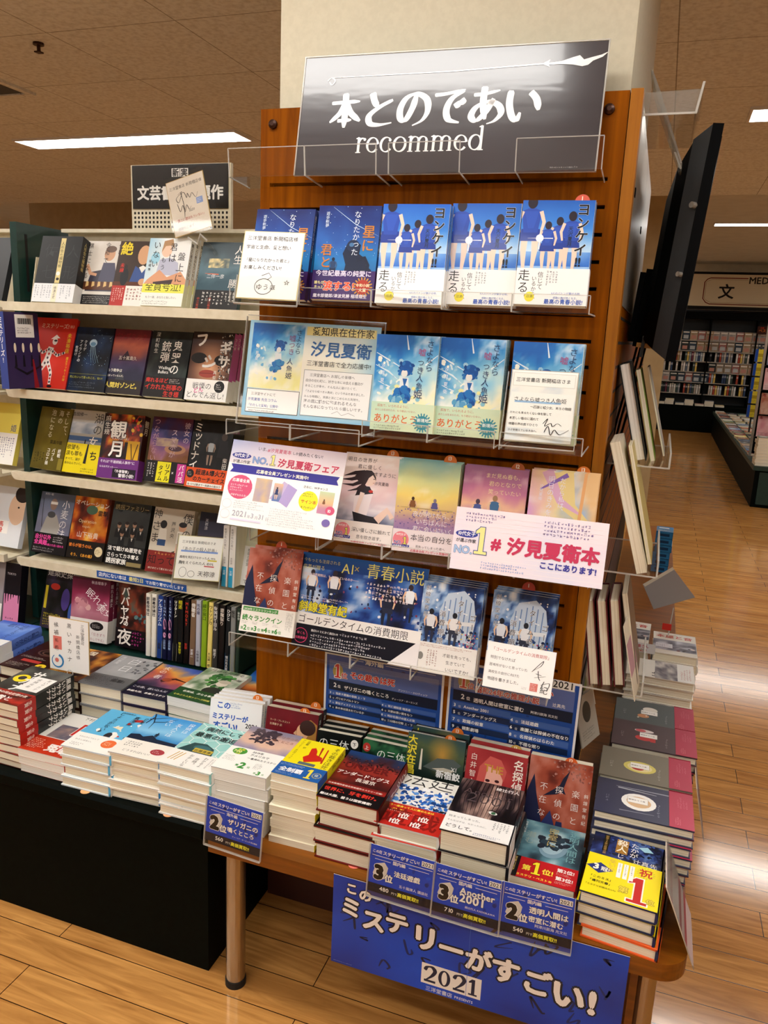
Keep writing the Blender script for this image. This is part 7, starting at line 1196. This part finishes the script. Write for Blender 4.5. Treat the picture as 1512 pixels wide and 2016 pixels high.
bk(1, -.445, .272, 1.229, 0, 19, c_kik(), 'dark green grey novel with tall white characters', 'the tall white characters novel', col='15181a', t=.02)
bk(1, -.307, .268, 1.229, -1, 16, c_face(), 'novel with a close up face and a white band', 'the close up face novel', b_face(), 58, 'f0eeea', col='2a1a14', n=3, spine=sp(18, 188, 'c85aa0', 'フシギ', 'f4f0ec'))
bk(2, -.85, .262, .989, -7, 18, c_umi(), 'olive brown novel with white vertical title', 'the olive brown novel', col='5a4e18')
bk(2, -.727, .259, .99, 0, 18, c_onn(), 'grey car cover novel with a tall yellow band', 'the yellow banded car novel', b_onn(), 88, 'e8d410', col='8a94a4')
bk(2, -.588, .25, .989, 5, 18, c_kan(), 'orange lantern novel with two huge white characters', 'the orange lantern novel', b_kan(), 58, '6a2a7c', col='2a100c', t=.03, spine=sp(30, 188, '3a1410', '観月', 'f2e8d8', z=22))
bk(2, -.446, .275, .988, 2, 18, c_sum(), 'purple kotatsu room novel with a yellow and pink band', 'the purple room novel', b_sum(), 62, '141012', col='3a2a5a')
bk(2, -.31, .266, .988, -1, 18, c_mid(), 'black thriller with a seated gunman and an orange band', 'the orange banded thriller', b_mid(), 56, 'd8521c', col='0a0a0c', t=.03, n=2)
bk(3, -.858, .262, .727, -1, 19, c_kom(), 'blue grey novel with a blindfolded figure', 'the blindfolded figure novel', b_kom(), 62, '141114', col='6a6c84')
bk(3, -.725, .264, .727, 1, 18, c_ope(), 'fiery orange novel with a parachute shape', 'the fiery orange novel', b_ope(), 56, '15100e', col='5a1c0c')
bk(3, -.583, .26, .727, 1, 19, c_yuu(), 'grey novel with a group of people in black suits', 'the suited group novel', b_yuu(), 60, '111213', col='1c1e1e')
bk(3, -.433, .252, .729, 3, 20, c_kam(), 'beige novel with two boys and a dark red band', 'the two boys novel', b_kam(), 62, '7c1f1a', col='c8bfae', t=.02)
bk(3, -.292, .268, .727, 0, 18, c_ano(), 'dark slate novel half hidden behind the handwritten card', 'the dark slate novel', col='26263a')
bk(3, -.135, .262, .727, -4, 16, c_sel(), 'cream novel with a window picture at the panel end of the fourth shelf', 'the window picture novel', col='e8e6dc')
for i in range(2):
    a = Art(13, 188); a.bg('d8d6d0'); a.txt('希望が死んだ夜に', 6.5, 180, 8, '4a4a4c', v=1); a.txt('天祢涼', 6.5, 92, 7, '4a4a4c', v=1); a.rect(0, 0, 13, 62, '2c9cc8'); a.txt('文庫', 6.5, 52, 8, 'e8f4f8', v=1)
    p = book(.105, .172, .0155, None, None, 'dcdad4', 'd8d6d0'); k = MB(); k.art(a, lambda u, v, e: (-.0065 + u - .004, -e, v * .91), PRINT); [bpy.data.objects.remove(c) for c in list(p.children)]; k.box(-.0075, .0075, 0, .004, 0, .172, PRINT, 'd8d6d0'); k.build('spine', p); k = MB(); k.box(-.0072, .0072, .004, .1, .001, .171, PAGES); k.build('page_block', p)
    pose(p, -.225 + i * .021, .232, .727, 0, 5); tag(p, f'slim grey and blue spine, {("left", "right")[i]} one of the pair beside the handwritten card', 'book', 'books on the fourth bookcase shelf')
bk(4, -.812, .23, .499, -2, 15, c_ken(), 'black green and purple novel at the left of the bottom row', 'the black green novel', col='0c0f0c')
bk(4, -.668, .2, .5, 3, 9, c_nem(), 'pink sleeping face novel with a white band', 'the pink sleeping face novel', b_nem(), 66, 'eae6e2', col='7a2a44', n=2, t=.022, spine=sp(22, 188, '7a2440', '眠れる美女', 'f0e4e8', bandc='eae6e2', bh=66))
bk(4, -.513, .207, .5, 0, 9, c_bab(), 'dark novel with red and teal painting and rough white title', 'the rough white title novel', b_bab(), 56, '120a10', col='1a0f0e', t=.024)
SPN = [('銀幕探偵社', 'f0ece0', '1c2030', '8a86d0', 14.5, .184, '2', ''), ('銀幕探偵社', 'f0ece0', '1c2030', '8a86d0', 14.5, .184, '2', ''), ('アルゴリズム', '1f3f88', 'e8eef8', 'e0d820', 17, .182, '', '森晶'), ('SIGNAL', '15173a', 'a8c4f0', None, 12.5, .184, '', '山田宗樹'), ('SIGNAL', '15173a', 'a8c4f0', None, 12.5, .184, '', '山田宗樹'), ('Uリターン', '101010', 'f0efe8', 'eae8e0', 13, .186, '', '森久士'),
       ('相述', '0e0e10', 'd8d028', None, 16.5, .19, '', '笹本稜平'), ('MEMORY', '120c0c', 'c8382a', None, 15, .188, '', '宮部'), ('傍聴者', '7a604a', 'f0ece4', '4a1f8a', 17, .186, '', '折原一'), ('死の扉', 'b8bac8', '4a4c68', 'd0d0d4', 14, .19, '', '小林健治'), ('緑の窓口', '8cb020', '3a5a10', None, 15, .19, '', ''), ('ワトソン力', 'ecd87a', '1c1a14', 'e8a018', 14, .188, '', '大山誠一郎'), ('帝国回千日ル', '3c3a38', 'e8e6e0', None, 15, .19, '', '越波了'), ('遊魔宿り', '16100f', 'd8cfc4', None, 16, .187, '', ''), ('ひびと', '12181c', 'e8eaec', '2a7ab8', 14, .186, '', '恒川光太郎'), ('桜花', '8a8c8a', '16181a', 'e4e040', 13.5, .187, '', ''), ('夜の谷', '2a3c30', 'd8e0d8', None, 10, .185, '', '')]
SD = ['white spine with gold slash, left of the matching pair', 'white spine with gold slash, right of the matching pair', 'blue spine with a yellow foot', 'navy spine with pink shapes, left of the matching pair', 'navy spine with pink shapes, right of the matching pair', 'black spine with a white foot', 'black spine with a yellow title', 'black spine with red capitals', 'brown spine with a purple foot', 'pale lavender spine', 'bright green spine', 'yellow spine with an orange foot', 'charcoal spine with white title', 'black spine with red and white characters', 'black spine with a blue foot', 'grey spine with a yellow foot', 'dark green sliver of spine against the panel']
x = -.456
for i, (t, c, tc, fc, w, h, ex, au) in enumerate(SPN):
    a = Art(w, h * 1000); a.bg(c)
    if fc: a.rect(0, 0, w, 52, fc)
    if i < 2: a.poly([(0, 56), (w, 70), (w, 86), (0, 70)], 'd8a030'); a.poly([(0, 96), (w, 110), (w, 116), (0, 102)], 'd8b060')
    if t == 'SIGNAL': a.ell(w / 2, 104, w * .4, 16, 'c88ab0'); a.ell(w / 2, 72, w * .36, 8, 'd89ac0')
    n_ = len(t); z = min(w * .78, 118 / n_); a.txt(t, w / 2, h * 1000 - 8, z, tc, v=1, b=.025)
    if au: a.txt(au, w / 2, 60 if fc is None else 46, min(w * .6, 9), tc if not fc else '22242a' if fc in ('e0d820', 'eae8e0', 'd0d0d4', 'e8a018', 'e4e040') else 'f0f0f4', v=1, b=.01)
    r = root('shelved_book', (0, 0, 0), SD[i] + ' in the standing row', 'book', 'spines standing on the bottom bookcase shelf'); W = w / 2000
    k = MB(); k.prism([(-W, .002), (-W * .6, .0003), (0, 0), (W * .6, .0003), (W, .002), (W, .128), (W - .0015, .128), (W - .0015, .004), (-W + .0015, .004), (-W + .0015, .128), (-W, .128)], 0, h, PRINT, 'z', c); k.art(a, lambda u, v, e: (-W + u, -e - .0001 + .002 * abs((u - W) / W) ** 3, v), PRINT); k.build('cover', r)
    k = MB(); k.box(-W + .0016, W - .0016, .004, .126, .002, h - .003, PAGES); k.build('page_block', r); x += W; pose(r, x, .185, .499, 0, 3 + (i % 3)); x += W + .0035
# labels and cards on the bookcase
a = Art(300, 20); a.bg('1f55a8'); a.txt('店内にない本は', 6, 3.5, 13, 'f0f4f8', b=.03, fit=96); a.txt('最短2日', 110, 3.5, 13, 'e8e48a', b=.03, fit=50); a.txt('でお取り寄せいたします', 166, 3.5, 13, 'f0f4f8', b=.03, fit=126)
card('shelf_strip', .3, .02, a, -.475, .1985, .706, 0, 0, 'blue shelf strip about ordering books on the fourth shelf edge', 'sign', t=.0008)
a = Art(125, 118); a.bg('f0f1ee'); a.txt('三洋堂書店 新開橋店さま', 10, 98, 9, '5a5a5c', jit=.1, b=.006, fit=96); a.rect(10, 74, 104, 5, '7a9ce0'); a.txt('『あの子の殺人計画』', 8, 78, 12, '2a2a2c', jit=.1, fit=108); a.txt('真相を見抜けなかった人 99%', 8, 56, 9, '2a2a2c', jit=.1, b=.01, fit=102); a.rect(88, 52, 26, 4, 'd8c83a'); a.txt('胸をえぐられた人 100%', 8, 40, 9, '2a2a2c', jit=.1, b=.01, fit=98); a.rect(80, 36, 28, 3, 'c84a54'); a.ell(22, 18, 11, 14, '5a5a5c'); a.ell(22, 18, 10, 13, 'f0f1ee'); a.ell(46, 14, 10, 9, '3a3a3c'); a.ell(46, 14, 9, 8, 'f0f1ee'); a.txt('天祢涼', 64, 8, 16, '2a2a2c', jit=.1, fit=50)
o = card('handwritten_card', .125, .118, a, -.293, .196, .748, 14, 24, 'white handwritten card with coloured underlines on the fourth shelf', edge='d8d4a0', t=.002, roll=.5); k = MB(); k.box(-.066, .066, -.0035, -.0024, -.022, .124, ACRY); k.box(-.066, .066, .003, .0042, -.022, .124, ACRY); [k.box(s * .066 - .0007, s * .066 + .0007, -.0035, .0042, -.022, .124, ACRE) for s in (-1, 1)]; k.build('clear_sleeve', o)
r = root('topper_sign', (-.495, .45, 1.682), 'perforated cream topper with a black section title on top of the bookcase', 'sign'); k = MB(); k.box(-.163, .163, 0, .012, 0, .182, CREAM); k.build('perforated_board', r)
k = MB()
for j in range(4):
    for i in range(25): k.box(-.155 + i * .0126, -.149 + i * .0126, -.0004, 0, .012 + j * .0125, .0185 + j * .0125, SLOTM)
k.build('perforation', r)
a = Art(308, 116); a.bg('1b1b1d'); a.rect(130, 84, 26, 22, 'f0f0ee'); a.rect(158, 84, 26, 22, 'f0f0ee'); a.txt('新', 132, 84, 22, '1b1b1d', b=.04); a.txt('実', 160, 84, 22, '1b1b1d', b=.04); a.txt('文芸書・話題作', 14, 22, 42, 'f2f2f0', b=.045, fit=282)
k = MB(); k.box(-.156, .156, -.004, -.001, .064, .18, PRINT, '1b1b1d'); k.art(a, lambda u, v, e: (-.154 + u, -.004 - e, .064 + v), GLOSS); k.box(-.159, .159, -.006, -.0048, .06, .178, ACRY); k.build('title_plate', r)
a = Art(116, 142); a.paint(lambda u, v: mix('e8e0d4', 'd4c8b8', fbm(u * 3, v * 3, 5)), 5, 6); a.txt('三洋堂書店 新開橋店様', 6, 118, 11, '2a2624', jit=.12, fit=104)
for q in (((30, 104), (44, 108), (30, 84), (24, 96), (48, 106), (56, 90), (60, 100), (66, 88), (74, 98), (84, 84), (92, 96)), ((24, 82), (30, 60), (40, 74), (44, 56), (52, 72), (58, 60), (66, 66)), ((40, 108), (44, 70), (40, 40))): brush(a, q, 1.8, '2a2624')
a.rect(84, 66, 20, 16, '8aa0d0'); a.marks(86, 68, 16, 12, 3, 'eef0f6'); a.txt('「盤上に君はもういない」', 8, 34, 10, 'b84a3c', jit=.08, fit=98); a.txt('2020', 56, 52, 9, '2a2624', jit=.1); a.txt('感謝をこめて', 14, 12, 8, '5a5450', jit=.1, fit=52)
o = card('signed_card', .116, .142, a, -.36, .305, 1.666, -3, 5, 'signed card leaning on a clear clip in front of the black topper sign', roll=-15, t=.002, edge='b89a5c'); k = MB(); k.box(-.062, .062, -.004, -.0028, -.01, .152, ACRY); k.build('clear_sleeve', o); k = MB(); k.tube([(-.02, .0, -.01), (0, .01, -.03), (.02, .0, -.012), (.03, .01, -.03)], .003, ACRE, 8); k.tube([(.015, .012, -.03), (.03, .03, -.045), (.045, .02, -.07)], .006, ACRY, 8); k.build('clear_clip', o)
a = Art(120, 142); a.bg('f2f3f2'); a.txt('三洋堂書店', 102, 134, 11, '1c1c1e', v=1, jit=.15); a.txt('新開橋店様', 88, 104, 11, '1c1c1e', v=1, jit=.15, sp=1.25); a.txt('黒いサカナ', 62, 132, 15, '1c1c1e', v=1, jit=.12, sp=1.5); a.rect(12, 56, 26, 36, 'e07a70'); a.txt('候補祐希', 22, 130, 15, '1c1c1e', v=1, jit=.2, sp=1.4); a.line([(24 + 17 * math.cos(q * .3 + 2.2), 24 + 17 * math.sin(q * .3 + 2.2)) for q in range(19)], [2 + q * .25 for q in range(19)], '3a86c0'); a.ell(22, 26, 6, 6, 'd87a70')
r = root('handwritten_card', (-.518, -.05, .52), 'white card with vertical handwriting and a blue ring, on a clip over the flat books', 'card'); k = MB(); W = .06; k.box(-W - .0012, W + .0012, .0004, .003, .0138, .1582, PRINT, 'c8a868'); k.box(-W, W, 0, .002, .015, .157, PRINT, 'f2f3f2'); k.art(a, lambda u, v, e: (-W + u, -e, .015 + v), PRINT); k.build('card_board', r)
k = MB(); k.tube([(.004 + .009 * math.cos(q * .7), -.003, .012 + .009 * math.sin(q * .7)) for q in range(10)], .0011, ACRE, 6); k.tube([(.004, 0, .004), (.006, .0, -.012), (.004, .002, -.02)], .0016, ACRE, 6); k.box(-.012, .02, -.012, .012, -.0225, -.0205, ACRY); k.build('clip', r); r.rotation_euler = (R(-2), 0, R(2))

# ------------------------------------------------------------------ piles on the bookcase base
GF = 'piles along the front of the black base'
p = book(.131, .188, .0175, c_kuro(), sp(17, 188, '20211f', '黒いサカナ', 'eceae4', bandc='b8281c', bh=56, z=17, b=.03), '232424', '20211f', False, (56, b_kuro(), 'a8281c', sp(17, 56, 'b8241a', '生贄', 'f0e4d8', z=12)), mt=GLOSS); stack(p, -.539, -.272, .549, 0, 'black and grey novel with a yellow circle topping the tall pile', 'the black fish novel', 9, GF, .003)
p = book(.131, .188, .019, c_dou(), None, 'eae8e2', 'eae8e2', False, (66, b_dou(), 'c8361c', None), pm=PAGESW); stack(p, -.411, -.276, .445, 1, 'white novel with one huge red character and a red band topping its low pile', 'the red character novel', 3, GF)
p = book(.131, .188, .0245, c_sky(), None, 'dfe9ee', '5cb4e0', True, (66, b_sky(), 'f2f0ea', None)); stack(p, -.279, -.281, .486, 2, 'sky blue novel with small painted objects topping its pile', 'the sky blue novel', 4, GF)
p = book(.131, .188, .0215, c_tan(), None, 'e9e2d4', '2f80c0', True, (66, b_tan(), 'efeae0', None)); stack(p, -.154, -.276, .4965, 2, 'blue novel with a bare tree at dusk topping its pile', 'the bare tree novel', 5, GF)
p = book(.131, .188, .0238, c_gu(), None, 'dfe0dc', '8cc8c4', True, (62, b_gu(), 'f0eee8', None)); stack(p, -.019, -.287, .508, 0, 'pale green novel with a wire mesh pattern topping its pile', 'the wire mesh novel', 5, GF)
GR = 'piles at the back of the black base'
p = book(.131, .188, .03, c_blue(), sp(30, 188, '5a7cd0', '自転しながら', '26408c', bandc='eef0f2', bh=66, z=16), '4a68c4', '5a7cd0', True, (66, None, 'eef0f2', None)); stack(p, -.835, -.055, .55, 3, 'blue brush lettered novel with a white band at the left edge', 'the blue brush lettered novel', 3, GR)
p = book(.131, .188, .031, c_ring(), None, '2a100e', '2a100e', True); stack(p, -.678, -.06, .517, -1, 'dark maroon novel with a metal ring and a yellow badge', 'the dark maroon ring novel', 4, GR)
p = book(.129, .188, .026, c_gold2(), None, '2a160c', '2a160c', True); stack(p, -.547, -.062, .517, 3, 'brown and gold glowing novel behind the handwritten card', 'the brown and gold novel', 4, GR)
p = book(.129, .188, .031, c_haku(), None, '8a8c8e', '6a6c6e', True, (62, b_haku(), '5c5e60', None)); stack(p, -.416, -.06, .519, 2, 'grey novel with flying birds and a white thin title', 'the grey bird novel', 4, GR)
p = book(.129, .188, .03, c_fire(), None, '2a2440', '2a2440', True, (58, b_fire(), '14142a', None)); stack(p, -.284, -.06, .517, 2, 'blue and orange fire sky novel with a dark band', 'the fire sky novel', 4, GR)
p = book(.129, .188, .0238, c_leaf(), None, 'e6e6dc', 'e6e6dc', False, (56, b_leaf(), '1f4a24', None), pm=PAGESW); stack(p, -.152, -.06, .533, -2, 'white and green leafy novel with a green band', 'the green leafy novel', 6, GR)
p = book(.126, .18, .0225, c_cor(), None, 'e6e6e2', '2a5a9c', True); stack(p, -.025, .0, .5215, 4, 'blue sky and orange rock novel tucked beside the panel', 'the orange rock novel', 1, GR)
# slices of the neighbouring bookcase
for i, (z, c, d) in enumerate(((1.471, '2c2e30', 'dark grey'), (1.23, '1a1a1e', 'black'), (.99, 'e8d860', 'yellow and white'), (.728, 'dfe4ea', 'pale portrait'))):
    a = Art(W0, H0); a.bg(c)
    if i == 2: a.rect(0, 0, W0, 96, 'f0efea'); a.marks(50, 14, 70, 70, 8, '4a4a78', v=1); a.txt('婚', 96, 100, 24, '2a4a8a')
    if i == 3: a.ell(100, 120, 34, 50, 'e0c0a4'); a.ell(112, 168, 30, 26, '2a2220'); a.ell(104, 126, 4, 3, '2a2220'); a.rect(0, 40, 76, 40, 'f2f2f0'); a.txt('群馬', 20, 60, 18, 'c83a2c', b=.03); a.txt('出身', 20, 42, 18, 'c83a2c', b=.03)
    if i < 2: a.marks(80, 20, 44, 30, 3, '6a6c70')
    bk(i, -1.035, .262, z, -2, 18, a, f'{d} cover at the very left edge of the photo in the neighbouring bookcase', f'the {d} edge cover', col=c)
a = Art(W0, H0); a.paint(lambda u, v: mix('8a8494', 'b8b0a8', fbm(u * 3, v * 3, 7)), 8, 10); a.rect(60, 70, 26, 86, 'd8d82c'); a.txt('お金持ち', 73, 150, 17, '3a3a2a', v=1, b=.02); a.rect(0, 0, W0, 54, 'ece8ea'); bk(4, -1.08, .22, .499, -2, 12, a, 'grey cover with a yellow title strip in the neighbouring bookcase', 'the yellow strip cover', col='8a8494')
a = Art(60, H0); a.bg('e08ab8'); a.rect(0, 90, 60, 98, '14121a'); [a.line([(6 + i * 10, 96), (6 + i * 10, 60 + (i * 37) % 30)], [6, 2], '14121a') for i in range(6)]; a.txt('TOKYO', 8, 150, 9, 'd8d4dc'); a.marks(10, 10, 40, 10, 1, '14121a'); bk(4, -.975, .215, .499, 0, 10, a, 'narrow black and pink dripping cover beside the green upright', 'the pink dripping cover', w=.06, col='14121a', t=.03)
